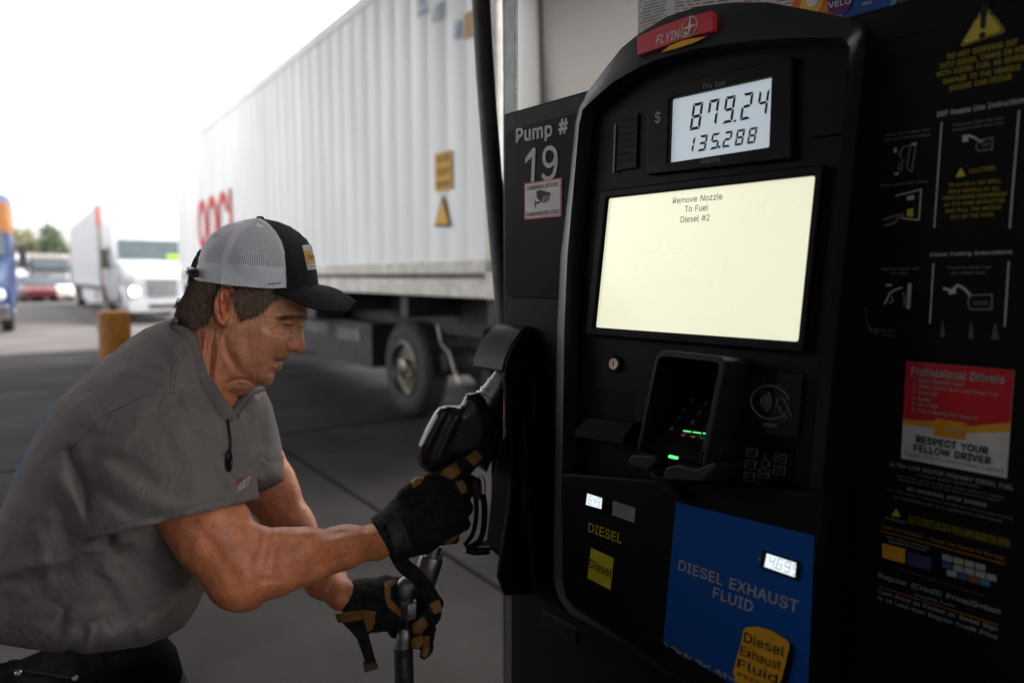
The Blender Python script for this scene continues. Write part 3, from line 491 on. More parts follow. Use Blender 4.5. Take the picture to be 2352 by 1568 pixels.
def car(label, o, paint, dirv):
    fr = lane_frame((o[0], o[1], 0), -np.array(dirv)); t = thing('parked_car', label, 'car', (o[0], o[1], 0), 'cars parked in the far row')
    def loop(a, w_, zb, zt, rr=.12): return [fr.pt(a, p, q) for p, q in rrect(-w_, w_, zb, zt, rr, 4)]
    b = MB(); L_ = [loop(0, .75, .35, .7), loop(.3, .85, .25, .85), loop(1.3, .9, .25, 1.0), loop(3.6, .9, .25, 1.05), loop(4.4, .8, .35, .95)]
    for i in range(4): b.hexa(L_[i], L_[i+1], paint, True)
    b.build('body', t, sharp=50)
    b = MB(); L_ = [loop(1.25, .82, .95, 1.05, .04), loop(1.9, .72, .95, 1.5), loop(3.0, .7, .95, 1.52), loop(3.7, .8, .95, 1.08, .04)]
    for i in range(3): b.hexa(L_[i], L_[i+1], glass, True)
    b.build('cabin_glass', t, sharp=50)
    b = MB(); b.box(fr, 1.95, 2.95, -.68, .68, 1.5, 1.54, paint); b.build('roof', t, bevel=.02)
    for s_ in (-1, 1):
        b = MB(); b.lathe(fr.pt(.1, s_*.6, .65), -fr.a, [(0, -.03), (.1, -.02), (.1, .06), (0, .09)], lens, seg=12); b.build('headlight', t)
        for a in (.85, 3.6): wheel(t, fr, a, s_*.88, r=.33, wd=.22, out=s_)
car('small dark red car in front of the far row of trucks', far(96, 694), redp, fd)
car('small cream white car beside the red car in front of the far row', far(134, 693), mat('cream_paint', (.62, .58, .52), rough=.3, var=.05), fd)
car('pale blue car near the left edge in front of the far row', far(48, 692), mat('pale_blue_paint', (.35, .42, .55), rough=.3, var=.05), fd)
# low station building far off with a red band
p = np.array([-46, 60, 0]); BF = lane_frame(p, (0.97, 0.2, 0))
bd = thing('store_building', 'low pale store building with a red fascia band behind the far row of trucks', 'building', tuple(p))
b = MB(); b.box(BF, -14, 14, 0, 10, 0, 2.9, mat('store_wall', (.45, .44, .42), rough=.8)); b.build('wall', bd)
b = MB(); b.box(BF, -14.6, 14.6, -.8, 10.4, 2.9, 3.45, flat('store_fascia', (.62, .6, .6))); b.box(BF, 3.0, 14.65, -.85, 10.4, 2.75, 3.1, redp); b.build('fascia', bd)
for k in range(7): b = MB(); b.box(BF, -12.5+k*3.8, -10+k*3.8, -.03, .05, .3, 2.3, glass); b.build('window', bd)

to2 = CF.pt(-8.2, -1.22); truck('dark blue semi truck joined to the ribbed container, added unseen behind the pump to block light', to2, blue, -LANE, roofh=3.6)  # tractor added out of sight behind the pump to block light
# ------------------------------------------------------------------ bollard
bp = CAM+ray(261, 712)*7.1; bz = bp[2]
ym = mat('bollard_yellow', (0.26, 0.10, 0.010), rough=0.5, spec=.2, var=0.18, scale=14, col2=(0.17, 0.062, 0.007))
bo = thing('bollard', 'thick orange yellow guard post behind the driver', 'bollard', (bp[0], bp[1], 0))
b = MB(); b.lathe((bp[0], bp[1], 0), (0, 0, 1), [(.15, 0), (.15, bz-.05), (.142, bz-.02), (.12, bz-.004), (.0, bz)], ym, seg=36); b.build('post', bo)
b = MB(); b.lathe((bp[0], bp[1], 0), (0, 0, 1), [(.2, 0), (.2, .03), (.16, .05), (.151, .05)], mat('bollard_foot', (.2, .19, .18), rough=.8), seg=36); b.build('footing', bo)

# ------------------------------------------------------------------ trees beyond the yard
barkm = mat('bark', (.06, .045, .035), rough=.9, bump=.5, bscale=30)
def tree(label, x, ytop, depth, spread, col, conifer, seed):
    r = np.random.default_rng(seed); top = CAM+ray(x, ytop)*depth; H_ = top[2]; o = np.array([top[0], top[1], 0])
    t = thing('conifer_tree' if conifer else 'broadleaf_tree', label, 'tree', tuple(o), 'trees beyond the yard')
    b = MB(); b.tube([o, o+[.1, 0, H_*.3], o+[-.05, .1, H_*.6], o+[0, 0, H_*.92]], [.28, .22, .13, .03], barkm, seg=10)
    for k in range(9):
        an = r.uniform(0, 6.3); z = H_*r.uniform(.25, .75); e = o+[cos(an)*spread*.7, sin(an)*spread*.7, z+H_*.12]; b.tube([o+[0, 0, z], (o+[0, 0, z]+e)/2+[0, 0, .1], e], [.07, .045, .015], barkm, seg=6)
    b.build('trunk', t)
    lm = [mat('leaf_%s_%d' % ('dark' if conifer else 'olive', i), tuple(c*f for c in col), rough=.6, var=.3, scale=2) for i, f in enumerate((.7, 1.0, 1.35))]
    b = MB(); nl = 3200
    cl = [(r.uniform(0, 6.3), r.uniform(.18, 1), r.uniform(.3, 1)) for _ in range(46)]
    for k in range(nl):
        an, zf, rf = cl[r.integers(len(cl))]; env = spread*((1-zf)**.8*1.05+.05) if conifer else spread*sqrt(max(0, 1-((zf-.55)/.48)**2))
        c = o+np.array([cos(an)*env*rf, sin(an)*env*rf, zf*H_])+r.normal(0, spread*.14, 3)
        u = r.normal(0, 1, 3); u /= np.linalg.norm(u); v = np.cross(u, r.normal(0, 1, 3)); v /= np.linalg.norm(v); s_ = r.uniform(.10, .22)
        b.add([c-u*s_, c-v*s_*.5, c+u*s_, c+v*s_*.5], [(0, 1, 2, 3)], lm[r.integers(3)])
    b.build('crown', t)
tree('tall dark green conifer between the paler trees beyond the parked row', 112, 512, 74, 2.4, (.11, .15, .08), True, 1)
tree('olive green bushy tree left of the conifer, beyond the parked row', 36, 532, 72, 2.6, (.22, .215, .10), False, 2)
tree('yellowish green tree right of the conifer beside the white box trailer', 156, 562, 76, 1.9, (.26, .22, .10), False, 3)
tree('low olive tree between the conifer and the leftmost tree', 76, 556, 78, 1.7, (.2, .19, .09), False, 4)
# ------------------------------------------------------------------ fuel dispenser
d = ray(-163, 634); A = -np.array([d[0], d[1], 0]); A /= np.linalg.norm(A); NV = np.array([A[1], -A[0], 0.0])
T7 = radians(7.4); UP = np.array([0, 0, 1.0])
OH = CAM+ray(1367, 747)*1.12
HF = Frame(OH, A, UP*cos(T7)-NV*sin(T7))                # the tilted head
VF = Frame(OH-NV*0.037, A, UP)                          # the upright cabinet
def C4(x, y): return ((1380+x/2.1778)*.8167, y/2.1778*.8167)
def C6(x, y): return (865.7+x*.34387, y*.34387)
def R1(x, y): return (1927.4+x/3.0, y/3.0)
def R2(x, y): return (1927.4+x/2.823, 506.3+y/2.823)
def R3(x, y): return (1927.4+x/2.908, 1029+y/2.908)
plas = mat('black_plastic', (0.0052, 0.0052, 0.0056), rough=0.5, spec=.14, var=0.12, scale=25, bump=0.12, bscale=900, rvar=.08)
plas2 = mat('rim_plastic', (0.026, 0.0265, 0.029), rough=0.38, spec=.7, var=0.12, scale=12, bump=0.10, bscale=700, rvar=.1)
gloss = mat('gloss_black', (0.012, 0.012, 0.013), rough=0.12, var=0.1, scale=20, spec=.5)
panelm = mat('panel_film', (0.0042, 0.0038, 0.0043), rough=0.5, spec=.08, var=0.15, scale=9, col2=(0.0045, 0.0042, 0.0048))
groove = flat('groove_black', (0.006, 0.006, 0.006), 0.7)
greyink = flat('grey_lettering', (0.50, 0.47, 0.44)); dimink = flat('dim_lettering', (0.22, 0.21, 0.20))
wink = flat('white_lettering', (0.36, 0.345, 0.34)); yink = flat('yellow_lettering', (0.33, 0.26, 0.02))
yfill = flat('sign_yellow', (0.58, 0.46, 0.06)); orink = flat('orange_lettering', (0.38, 0.17, 0.02))
signred = mat('sign_red', lin(200, 22, 36), rough=.4, var=.05); signblue = mat('panel_blue', (0.007, 0.085, 0.36), rough=.5, spec=.12, var=.1, scale=4, col2=(0.006, 0.07, 0.30))
bluelet = flat('pale_lettering', (0.34, 0.355, 0.40)); stickw = flat('sticker_white', (0.62, 0.60, 0.58))
stainless = mat('brushed_stainless', (0.145, 0.131, 0.118), rough=0.24, metal=1.0, var=0.05, scale=300, rvar=.03, bump=.04, bscale=900)
shieldp = mat('shield_black', (0.011, 0.011, 0.012), rough=0.45, spec=.3, var=.1, scale=25, bump=.1, bscale=800)
PUMP = thing('fuel_pump', 'tall black fuel dispenser with lit screen, blue fluid panel and number 19 beside the driver', 'fuel pump', tuple(VF.pt(.2, 0, -.1)[:2])+(0,))

# cabinet, side panels
zb = -VF.o[2]
b = MB(); b.box(VF, -.283, .95, -.545, .393, -.14, 0, plas); b.build('cabinet', PUMP, bevel=.006)
b = MB(); b.box(VF, -.300, .93, zb+.15, -.545, -.55, -.035, mat('lower_cabinet', (0.011, 0.0095, 0.0095), rough=.55, spec=.12, var=.15, scale=6))
b.box(VF, -.2, -.10, -.62, -.585, -.036, -.030, groove); b.build('lower_cabinet', PUMP, bevel=.01)
b = MB(); b.prism(VF, rrect(-.272, .02, .04, .358, .022), 0.0, .004, panelm)
b.build('number_panel', PUMP, bevel=.0015)
def line(b, fr, txt, x0, y0, x1, y1, h, m, bold=0.01, c=.0055, desc=0.0):
    p = fr.uv(x0, y0, c); q = fr.uv(x1, y1, c); hh = fr.uv(x0, y0-h, c)[1]-p[1]
    b.text(txt, [(p[0], p[1]+hh), (q[0], q[1]+hh), q-(0, desc*hh), p-(0, desc*hh)], m, bold=bold, fr=fr, c=c)
b = MB(); line(b, VF, 'Pump #', 1185, 328, 1305, 305, 32, greyink, .03, desc=.28); 
def ribbon(b, pts, wd, m, c=.0055, n=6):                # a broad painted stroke on the number panel
    P = smooth_line([VF.uv(x, y, c) for x, y in pts], n); L_, R_ = [], []
    for i, p in enumerate(P):
        t = P[min(i+1, len(P)-1)]-P[max(i-1, 0)]; t = t/np.linalg.norm(t); s_ = np.array([-t[1], t[0]])*wd/2; L_.append(VF.pt(*(p+s_), c)); R_.append(VF.pt(*(p-s_), c))
    k = len(P); b.add(L_+R_, [(i, i+1, k+i+1, k+i) for i in range(k-1)], m)
ribbon(b, [C6(1047, 990), C6(1046, 1060), C6(1043, 1140), C6(1040, 1216)], .0088, greyink); b.add([VF.pt(*VF.uv(*C6(*p), .0055), .0055) for p in ((992, 1056), (1034, 998), (1040, 990), (1034, 1052), (990, 1092))], [tuple(range(5))], greyink)
n9 = [(1105, 1165), (1122, 1188), (1150, 1192), (1180, 1166), (1194, 1110), (1198, 1060), (1188, 1010), (1160, 988), (1130, 1000), (1116, 1040), (1122, 1088), (1150, 1108), (1180, 1086), (1192, 1052)]
ribbon(b, [C6(*p) for p in n9], .0078, greyink)
b.build('lettering', PUMP)
# camera notice
q = VF.poly([(1205.4, 422), (1290.7, 409), (1285, 497), (1200.6, 505.5)], .005); a0, a1 = q[0][0], q[1][0]; b1, b0 = (q[0][1]+q[1][1])/2, (q[2][1]+q[3][1])/2
b = MB(); b.box(VF, a0, a1, b0, b1, .004, .0055, signred); b.box(VF, a0+.003, a1-.003, b0+.003, b1-.003, .0055, .0062, stickw)
W_, H_ = a1-a0, b1-b0
def uq(u0, v0, u1, v1): return [(a0+W_*u0, b0+H_*v1), (a0+W_*u1, b0+H_*v1), (a0+W_*u1, b0+H_*v0), (a0+W_*u0, b0+H_*v0)]
b.text('CAMERAS IN USE', uq(.08, .80, .92, .91), ink, .016, VF, .0068); b.text('C\u00c1MARAS EN USO', uq(.06, .08, .94, .22), ink, .016, VF, .0068)
def upoly(pts, m, c=.0068): b.add([VF.pt(a0+W_*u, b0+H_*v, c) for u, v in pts], [tuple(range(len(pts)))], m)
upoly([(.34, .74), (.36, .55), (.50, .42), (.52, .56), (.72, .60), (.72, .66), (.44, .77)], ink); upoly([(.53, .40), (.68, .44), (.70, .585), (.54, .545)], flat('lens_grey', (.12, .12, .12)))
upoly([(.30, .30), (.33, .30), (.33, .40), (.46, .42), (.46, .46), (.33, .45), (.33, .49), (.30, .49)], ink)
b.build('camera_sticker', PUMP)

# head housing and its arched rim
pairs = [((1272, 1330), (1295, 1300)), ((1273, 1200), (1290, 1150)), ((1280, 760), (1296, 760)), ((1288, 588), (1303, 588)), ((1307, 431), (1317, 431)), ((1322, 281), (1330, 285)), ((1331, 244), (1338, 252)), ((1348, 214), (1356, 234)), ((1382, 169), (1408, 189)), ((1427, 112), (1465, 156)), ((1464, 81), (1502, 139)), ((1532, 39), (1596, 112)), ((1599, 17), (1690, 98)), ((1671, 7), (1740, 92)), ((1764, 6), (1810, 88)), ((1851, 22), (1877, 86)), ((1914, 34), (1922, 86)), ((1971, 49), (1942, 91)), ((1990, 62), (1952, 108)), ((1984, 150), (1946, 190)), ((1947, 522), (1915, 522)), ((1895, 1030), (1867, 1030)), ((1858, 1380), (1835, 1380)), ((1835, 1640), (1815, 1600)), ((1700, 1640), (1700, 1590)), ((1523, 1542), (1560, 1520)), ((1440, 1482), (1450, 1460)), ((1310, 1408), (1330, 1390)), ((1285, 1375), (1303, 1350))]
outer = [HF.uv(*p, .012) for p, _ in pairs]; inner = [HF.uv(*p, .045) for _, p in pairs]
b = MB(); n = len(outer)
b.prism(HF, outer, -.22, .012, plas); b.build('head_housing', PUMP)
b = MB(); vs = [HF.pt(*p, .0125) for p in outer]+[HF.pt(*p, .045) for p in inner]+[HF.pt(p[0], p[1], .014) for p in inner]
# a rounded crest between outer edge and inner edge
mid = [(o*.35+i*.65) for o, i in zip(outer, inner)]
vs = [HF.pt(*p, .0125) for p in outer]+[HF.pt(*p, .037) for p in mid]+[HF.pt(*p, .045) for p in inner]+[HF.pt(*(p*.9+mm_*.1), .0435) for p, mm_ in zip(inner, inner)]+[HF.pt(*p, .0126) for p in inner]
vs = vs[:3*n]+vs[4*n:]
b.add(vs, [(k*n+i, k*n+(i+1) % n, (k+1)*n+(i+1) % n, (k+1)*n+i) for k in range(3) for i in range(n)], plas2, True)
b.build('head_rim', PUMP, sharp=50)
# brand badge on the rim: red with an orange swoop
bt_ = [HF.uv(x, y, .040) for x, y in ((1470, 90), (1525, 65), (1580, 45), (1643, 30), (1644, 76), (1600, 87), (1540, 107), (1471, 131))]
b = MB(); b.prism(HF, bt_, .036, .0475, signred)
sw = [HF.uv(*C4(*p), .048) for p in ((1045, 322), (1100, 280), (1170, 250), (1250, 234), (1320, 226), (1250, 262), (1150, 295))]
b.add([HF.pt(*p, .0482) for p in sw], [tuple(range(len(sw)))], flat('badge_orange', (.80, .36, .02)))
qd = [HF.uv(*C4(*p), .048) for p in ((1018, 220), (1212, 162), (1212, 222), (1010, 278))]; b.text('FLYING', qd, stickw, .018, HF, .0484, shear=.15)
qd = [HF.uv(*C4(*p), .048) for p in ((1192, 168), (1232, 150), (1226, 212), (1186, 224))]; b.text('J', qd, stickw, .05, HF, .0486, shear=.2)
cc = HF.uv(*C4(1219, 166), .048); rr = .0125
b.tube([HF.pt(cc[0]+rr*cos(t), cc[1]+rr*1.1*sin(t), .0482) for t in np.linspace(-2.2, 3.4, 26)], .0008, stickw, seg=6)
b.add([HF.pt(cc[0]+x, cc[1]+y, .0487) for x, y in ((0, .019), (.002, .002), (.013, 0), (.002, -.002), (0, -.014), (-.002, -.002), (-.012, 0), (-.002, .002))], [tuple(range(8))], stickw)
b.build('badge', PUMP, bevel=.0)

# recessed fascia, grilles, sale display
b = MB(); fp = [i for i in inner]; b.prism(HF, fp, .0124, .0139, plas); b.build('fascia', PUMP)
def frame_px(b, fr, pts_o, pts_i, c0, c1, m):
    b.ring(fr, [fr.uv(*p, c1) for p in pts_o], [fr.uv(*p, c1) for p in pts_i], c0, c1, m)
SC = .020                                               # depth at which the screens lie
def hq(pts, c): return [HF.uv(*p, c) for p in pts]
b = MB(); lo_ = hq([C4(955, 560), C4(1850, 340), C4(1842, 970), C4(950, 1070)], .024); li_ = hq([C4(1098, 600), C4(1716, 462), C4(1700, 900), C4(1085, 996)], .024)
b.ring(HF, lo_, li_, .0140, .024, plas, ci0=.0135, ci1=.024); b.build('display_bezel', PUMP, bevel=.003)
lcdm = mat('lcd_backlight', (0.40, 0.455, 0.50), rough=.3, var=.03, scale=3, emit=EM*.88); lcdk = flat('lcd_ink', (0.018, 0.018, 0.03), .5)
lq = hq([C4(1085, 590), C4(1726, 450), C4(1712, 910), C4(1072, 1005)], .016)
b = MB(); b.add([HF.pt(*p, .0152) for p in lq], [(0, 1, 2, 3)], lcdm)
SEG = dict(zip('abcdefg', (0, 1, 2, 3, 4, 5, 6)))
DIG = {'0': 'abcdef', '1': 'bc', '2': 'abged', '3': 'abgcd', '4': 'fgbc', '5': 'afgcd', '6': 'afgecd', '7': 'abcf', '8': 'abcdefg', '9': 'abcdfg'}
def digit(b, fr, ch, quad, m, c, t=.26, clip=None):
    q = [np.array(p) for p in quad]
    asp = np.linalg.norm(q[0]-q[3])/np.linalg.norm(q[0]-q[1]); tv = t/asp; g = .025
    h = t/2; hv = tv/2
    segs = {'a': [(g, 1), (1-g, 1), (1-t, 1-tv), (t, 1-tv)], 'd': [(t, tv), (1-t, tv), (1-g, 0), (g, 0)],
            'g': [(h, .5), (t, .5+hv), (1-t, .5+hv), (1-h, .5), (1-t, .5-hv), (t, .5-hv)],
            'f': [(0, 1-g), (t-g, 1-tv-g), (t-g, .5+hv+g), (h-g, .5+g), (0, .5+hv*.6)], 'b': [(1, 1-g), (1, .5+hv*.6), (1-h+g, .5+g), (1-t+g, .5+hv+g), (1-t+g, 1-tv-g)],
            'e': [(0, g), (0, .5-hv*.6), (h-g, .5-g), (t-g, .5-hv-g), (t-g, tv+g)], 'c': [(1, g), (1-t+g, tv+g), (1-t+g, .5-hv-g), (1-h+g, .5-g), (1, .5-hv*.6)]}
    for s in DIG[ch]:
        P = []
        for u, v in segs[s]:
            p = (q[0]*(1-u)+q[1]*u)*v+(q[3]*(1-u)+q[2]*u)*(1-v)
            if clip is not None: p = np.array([min(p[0], clip), p[1]])
            P.append(fr.pt(p[0], p[1], c))
        b.add(P, [tuple(range(len(P)))], m)
for k, ch in enumerate('87924'):
    x = 1217+k*99.5+(9 if k > 2 else 0); y = 803-k*20.5
    digit(b, HF, ch, hq([C4(x+24, y-167), C4(x+87, y-181), C4(x+64, y-14), C4(x, y)], .0157), lcdk, .0157, clip=HF.uv(*C4(1700, 700), .0157)[0] if k == 4 else None)
b.add([HF.pt(*p, .0157) for p in hq([C4(1490, 736), C4(1504, 733), C4(1502, 747), C4(1488, 750)], .0157)], [(0, 1, 2, 3)], lcdk)
for k, ch in enumerate('135288'):
    x = 1188+k*76; y = 942-k*11.6
    digit(b, HF, ch, hq([C4(x+18, y-99), C4(x+68, y-108), C4(x+50, y-8), C4(x, y)], .0157), lcdk, .0157)
b.add([HF.pt(*p, .0157) for p in hq([C4(1395, 894), C4(1408, 891), C4(1406, 907), C4(1393, 910)], .0157)], [(0, 1, 2, 3)], lcdk)
b.build('sale_display', PUMP)
b = MB()
b.text('This Sale', hq([C4(1297, 517), C4(1437, 488), C4(1436, 522), C4(1295, 551)], .0244), dimink, .0, HF, .0244)
b.text('Gallons', hq([C4(1287, 970), C4(1403, 955), C4(1402, 990), C4(1285, 1005)], .0244), dimink, .0, HF, .0244)
b.text('$', hq([C4(1005, 684), C4(1042, 676), C4(1040, 756), C4(1003, 764)], .0244), flat('dollar_lettering', (.36, .33, .30)), .0, HF, .0244); b.build('lettering', PUMP)
for gx0, gx1, gy0, gy1, nn in ((775, 885, 715, 1010, 7), (1995, 2165, 440, 800, 8)):
    b = MB()
    ql = hq([C4(gx0-25, gy0+5), C4(gx1+15, gy0-22), C4(gx1+5, gy1+15), C4(gx0-32, gy1+40)], .0185); b.prism(HF, ql, .0139, .0185, plas)
    for k in range(nn):
        y = gy0+25+k*(gy1-gy0-10)/nn; sl = hq([C4(gx0-2*k/nn*5, y), C4(gx1-2*k/nn*4, y-16), C4(gx1-2*k/nn*4, y-4), C4(gx0-2*k/nn*5, y+12)], .0186); b.prism(HF, sl, .0185, .0188, groove)
    if gx0 < 1000: b.prism(HF, hq([C4(757, 762), C4(767, 760), C4(756, 1060), C4(745, 1062)], .021), .0186, .021, flat('grille_edge', (.10, .10, .105), .3))
    b.build('speaker_grille', PUMP, bevel=.0012)
# main screen
so = hq([(1375, 437), (1893, 374), (1845, 812), (1341, 769)], .026); si = hq([(1394, 455), (1870, 402), (1831, 784), (1364, 751)], .026)
b = MB(); b.ring(HF, so, si, .0139, .026, plas, ci0=.018, ci1=.026); b.build('screen_bezel', PUMP, bevel=.004)
scrm = mat('screen_backlight', (0.86, 0.845, 0.63), rough=.25, var=.015, scale=4, emit=EM*.86); scrk = flat('screen_text', (.012, .012, .012))
sq = hq([(1397, 458), (1867, 405), (1829, 781), (1367, 747)], .0)
sg = hq([(1390, 452), (1874, 398), (1836, 788), (1360, 756)], .019)
b = MB(); b.add([HF.pt(*p, .019) for p in sg], [(0, 1, 2, 3)], scrm)
for s, q4 in (('Remove Nozzle', [(1118, 1213), (1421, 1182), (1419, 1221), (1116, 1248)]), ('To Fuel', [(1190, 1262), (1331, 1251), (1329, 1290), (1188, 1299)]), ('Diesel #2', [(1165, 1325), (1341, 1311), (1340, 1352), (1163, 1364)])):
    b.text(s, hq([C4(*p) for p in q4], .0195), scrk, .0, HF, .0195)
b.build('main_screen', PUMP)
def C5(x, y): return ((1380+x/2.352)*.8167, (860+y/2.352)*.8167)
def C7(x, y): return ((1380+x/2.352)*.8167, (1340+y/2.352)*.8167)
b = MB(); b.text('INVENCO', hq([C5(1185, 200), C5(1305, 208), C5(1303, 228), C5(1183, 220)], .0264), groove, .02, HF, .0264); b.build('lettering', PUMP)

# lower door with the grade prices and the blue fluid panel
lo = [(1289, 1085), (1893, 1128), (1858, 1380), (1832, 1640), (1700, 1640), (1523, 1536), (1440, 1476), (1318, 1398), (1298, 1374), (1288, 1330)]
b = MB(); b.prism(HF, [HF.uv(*p, .046) for p in lo], .013, .0462, plas); b.build('lower_door', PUMP, bevel=.005)
b = MB(); b.prism(HF, [HF.uv(*p, .047) for p in ((1553, 1152), (1870, 1230), (1853, 1610), (1745, 1608), (1523, 1476))], .0461, .0472, signblue)
line(b, HF, 'DIESEL EXHAUST', 1558, 1308, 1832, 1407, 25, bluelet, .015, c=.0478); line(b, HF, 'FLUID', 1637, 1371, 1728, 1407, 26, bluelet, .015, c=.0478)
line(b, HF, '$', *C7(1765, 552), *C7(1785, 558), 10, bluelet, .0, c=.0478); line(b, HF, 'PRICE PER GALLON, ALL TAXES INCLUDED', *C7(1762, 632), *C7(2045, 722), 3, flat('faint_lettering', (.03, .2, .45)), .0, c=.0478)
b.build('fluid_panel', PUMP)
rg = random.Random(3); b = MB(); scr = flat('bare_scrape', (.32, .31, .31))
for k in range(70):                                     # scraped paint along the panel's lower edge
    t = rg.random(); x = 1150+t*560; y = 1108+t*290+rg.uniform(-14, 10); p = HF.uv(*C7(x, y), .0478); s_ = rg.uniform(.0006, .0022)
    b.add([HF.pt(p[0]+s_*rg.uniform(.4, 2)*cos(a_), p[1]+s_*rg.uniform(.4, 1.6)*sin(a_), .0479) for a_ in np.linspace(0, 5.2, 6)], [tuple(range(6))], scr)
b.build('scraped_edge', PUMP)
def price(name, quad, txt, clip=None, n0=0.0):
    b = MB(); q = hq(quad, .046); ctr = sum(q)/4; big = [ctr+(p-ctr)*1.22 for p in q]
    b.ring(HF, big, q, .0474, .0505, groove)
    litm = mat('price_backlight', (.72, .80, .86), rough=.3, var=.03, emit=EM*1.15); b.add([HF.pt(*p, .0478) for p in q], [(0, 1, 2, 3)], litm)
    pk = flat('price_ink', (.25, .28, .33)); x = n0
    for ch in txt:
        if ch == '.': u0, u1 = x-.04, x-.01; P = [(u0, .2), (u1, .2), (u1, .14), (u0, .14)]
        else: P = None; u0, u1 = x, x+.17
        def uv_(u, v): return (q[0]*(1-u)+q[1]*u)*v+(q[3]*(1-u)+q[2]*u)*(1-v)
        if P: b.add([HF.pt(*uv_(u, v), .0481) for u, v in P], [(0, 1, 2, 3)], pk)
        else: digit(b, HF, ch, [uv_(u0+.04, .88), uv_(u1+.04, .88), uv_(u1, .14), uv_(u0, .14)], pk, .0481, t=.13, clip=uv_(.985, .5)[0]); x += .255
    b.build(name, PUMP)
price('price_display', [C7(645, 105), C7(751, 140), C7(745, 214), C7(635, 183)], '6.49', n0=.13)
price('price_display', [C7(1832, 500), C7(2034, 566), C7(2024, 664), C7(1815, 592)], '4.699', n0=.10)
b = MB(); b.prism(HF, hq([C7(810, 157), C7(958, 206), C7(949, 305), C7(801, 253)], .047), .0461, .0476, mat('button_grey', (.24, .22, .215), rough=.6, var=.06, scale=40)); b.build('grade_button', PUMP, bevel=.001)
b = MB(); line(b, HF, 'DIESEL', *C7(645, 362), *C7(865, 444), 22, flat('diesel_lettering', (.50, .38, .02)), .012, c=.0475); b.build('lettering', PUMP)
b = MB(); b.prism(HF, hq([C7(665, 470), C7(813, 540), C7(790, 746), C7(640, 668)], .047), .0461, .0472, flat('label_yellow', (.62, .52, .03)))
line(b, HF, 'Diesel', *C7(652, 600), *C7(797, 668), 22, ink, .014, c=.0478); b.build('grade_sticker', PUMP)
ol = [C7(1690, 995), C7(1760, 992), C7(1860, 1020), C7(1950, 1075), C7(1972, 1100), C7(1968, 1140), C7(1920, 1340), C7(1870, 1420), C7(1780, 1420), C7(1620, 1350), C7(1604, 1300), C7(1606, 1270), C7(1660, 1080), C7(1670, 1015)]
b = MB(); b.prism(HF, [p+np.array([.008, -.002]) for p in hq(ol, .047)], .0473, .052, plas); b.prism(HF, hq(ol, .0535), .0521, .0535, flat('button_orange', (.75, .36, .02)))
for s, x0, y0, x1, y1, h in (('Diesel', 1672, 1088, 1940, 1192, 24), ('Exhaust', 1648, 1175, 1918, 1284, 22), ('Fluid', 1630, 1258, 1895, 1368, 22), ('PRESS', 1632, 1312, 1830, 1400, 9)):
    line(b, HF, s, *C7(x0, y0), *C7(x1, y1), h, ink, .012, c=.054)
b.build('fluid_button', PUMP, bevel=.0)

# keypad bay with its privacy shield, card slot, tap reader, receipt slot and key lock
op = [C5(960, 975), C5(1010, 720), C5(1090, 345), C5(1110, 318), C5(1150, 312), C5(1500, 352), C5(1530, 380), C5(1528, 420), C5(1440, 860), C5(1395, 1078)]
ip = [C5(985, 962), C5(1032, 718), C5(1108, 360), C5(1122, 340), C5(1155, 336), C5(1480, 374), C5(1505, 392), C5(1505, 425), C5(1415, 860), C5(1368, 1066)]
b = MB(); O = hq(op, .085); I = hq(ip, .085)
b.ring(HF, [p+np.array([.004, .004]) if i > 2 else p for i, p in enumerate(O)], I, .0139, .085, shieldp, ci0=.0139)
b.build('privacy_shield', PUMP, bevel=.002)
b = MB(); kp = hq([C5(985, 962), C5(1368, 1066), C5(1505, 425), C5(1108, 360)], .085)
k0, k1 = HF.uv(*C5(1000, 960), .085), HF.uv(*C5(1370, 1066), .085)
pad = [HF.pt(k0[0], k0[1]+.004, .078), HF.pt(k1[0], k1[1]+.004, .078), HF.pt(k1[0]+.012, k1[1]+.085, .0145), HF.pt(k0[0]+.012, k0[1]+.085, .0145)]
KF = Frame(pad[0], (pad[1]-pad[0])/np.linalg.norm(pad[1]-pad[0]), (pad[3]-pad[0])/np.linalg.norm(pad[3]-pad[0]))
kw = np.linalg.norm(pad[1]-pad[0]); kh = np.linalg.norm(pad[3]-pad[0]); b.box(KF, 0, kw, 0, kh, -.01, 0, plas)
for r_ in range(4):
    for c_ in range(3): b.box(KF, kw*.14+c_*kw*.26, kw*.34+c_*kw*.26, kh*.30+r_*kh*.16, kh*.42+r_*kh*.16, 0, .003, gloss); b.text('123456789*0#'[(3-r_)*3+c_], [(kw*.2+c_*kw*.26, kh*.40+r_*kh*.16), (kw*.25+c_*kw*.26, kh*.40+r_*kh*.16), (kw*.25+c_*kw*.26, kh*.33+r_*kh*.16), (kw*.2+c_*kw*.26, kh*.33+r_*kh*.16)], dimink, .0, KF, .0034)
b.build('keypad', PUMP, bevel=.0)
gl = flat('green_led', (.12, .9, .25), emit=EM*1.5); b = MB()
for x0, y0, x1, y1 in ((1250, 838, 1300, 850), (1310, 852, 1362, 864), (1374, 864, 1396, 871)):
    q = [KF.uv(*C5(x0, y0), .004), KF.uv(*C5(x1, y1), .004)]; b.add([KF.pt(q[0][0], q[0][1], .0045), KF.pt(q[1][0], q[1][1], .0045), KF.pt(q[1][0], q[1][1]+.0016, .0045), KF.pt(q[0][0], q[0][1]+.0016, .0045)], [(0, 1, 2, 3)], gl)
b.build('status_light', PUMP)
b = MB()
for s, x0, y0, m_ in (('x', 1236, 868, flat('red_led', (.8, .04, .03), emit=EM*.5)), ('<', 1296, 884, flat('amber_led', (.8, .35, .02), emit=EM*.5)), ('o', 1354, 897, flat('dim_green_led', (.03, .25, .08), emit=EM*.3))):
    line(b, KF, s, *C5(x0, y0), *C5(x0+26, y0+5), 5, m_, .0, c=.0045)
b.build('key_symbols', PUMP)
b = MB()                                                # the two feet either side of the card slot
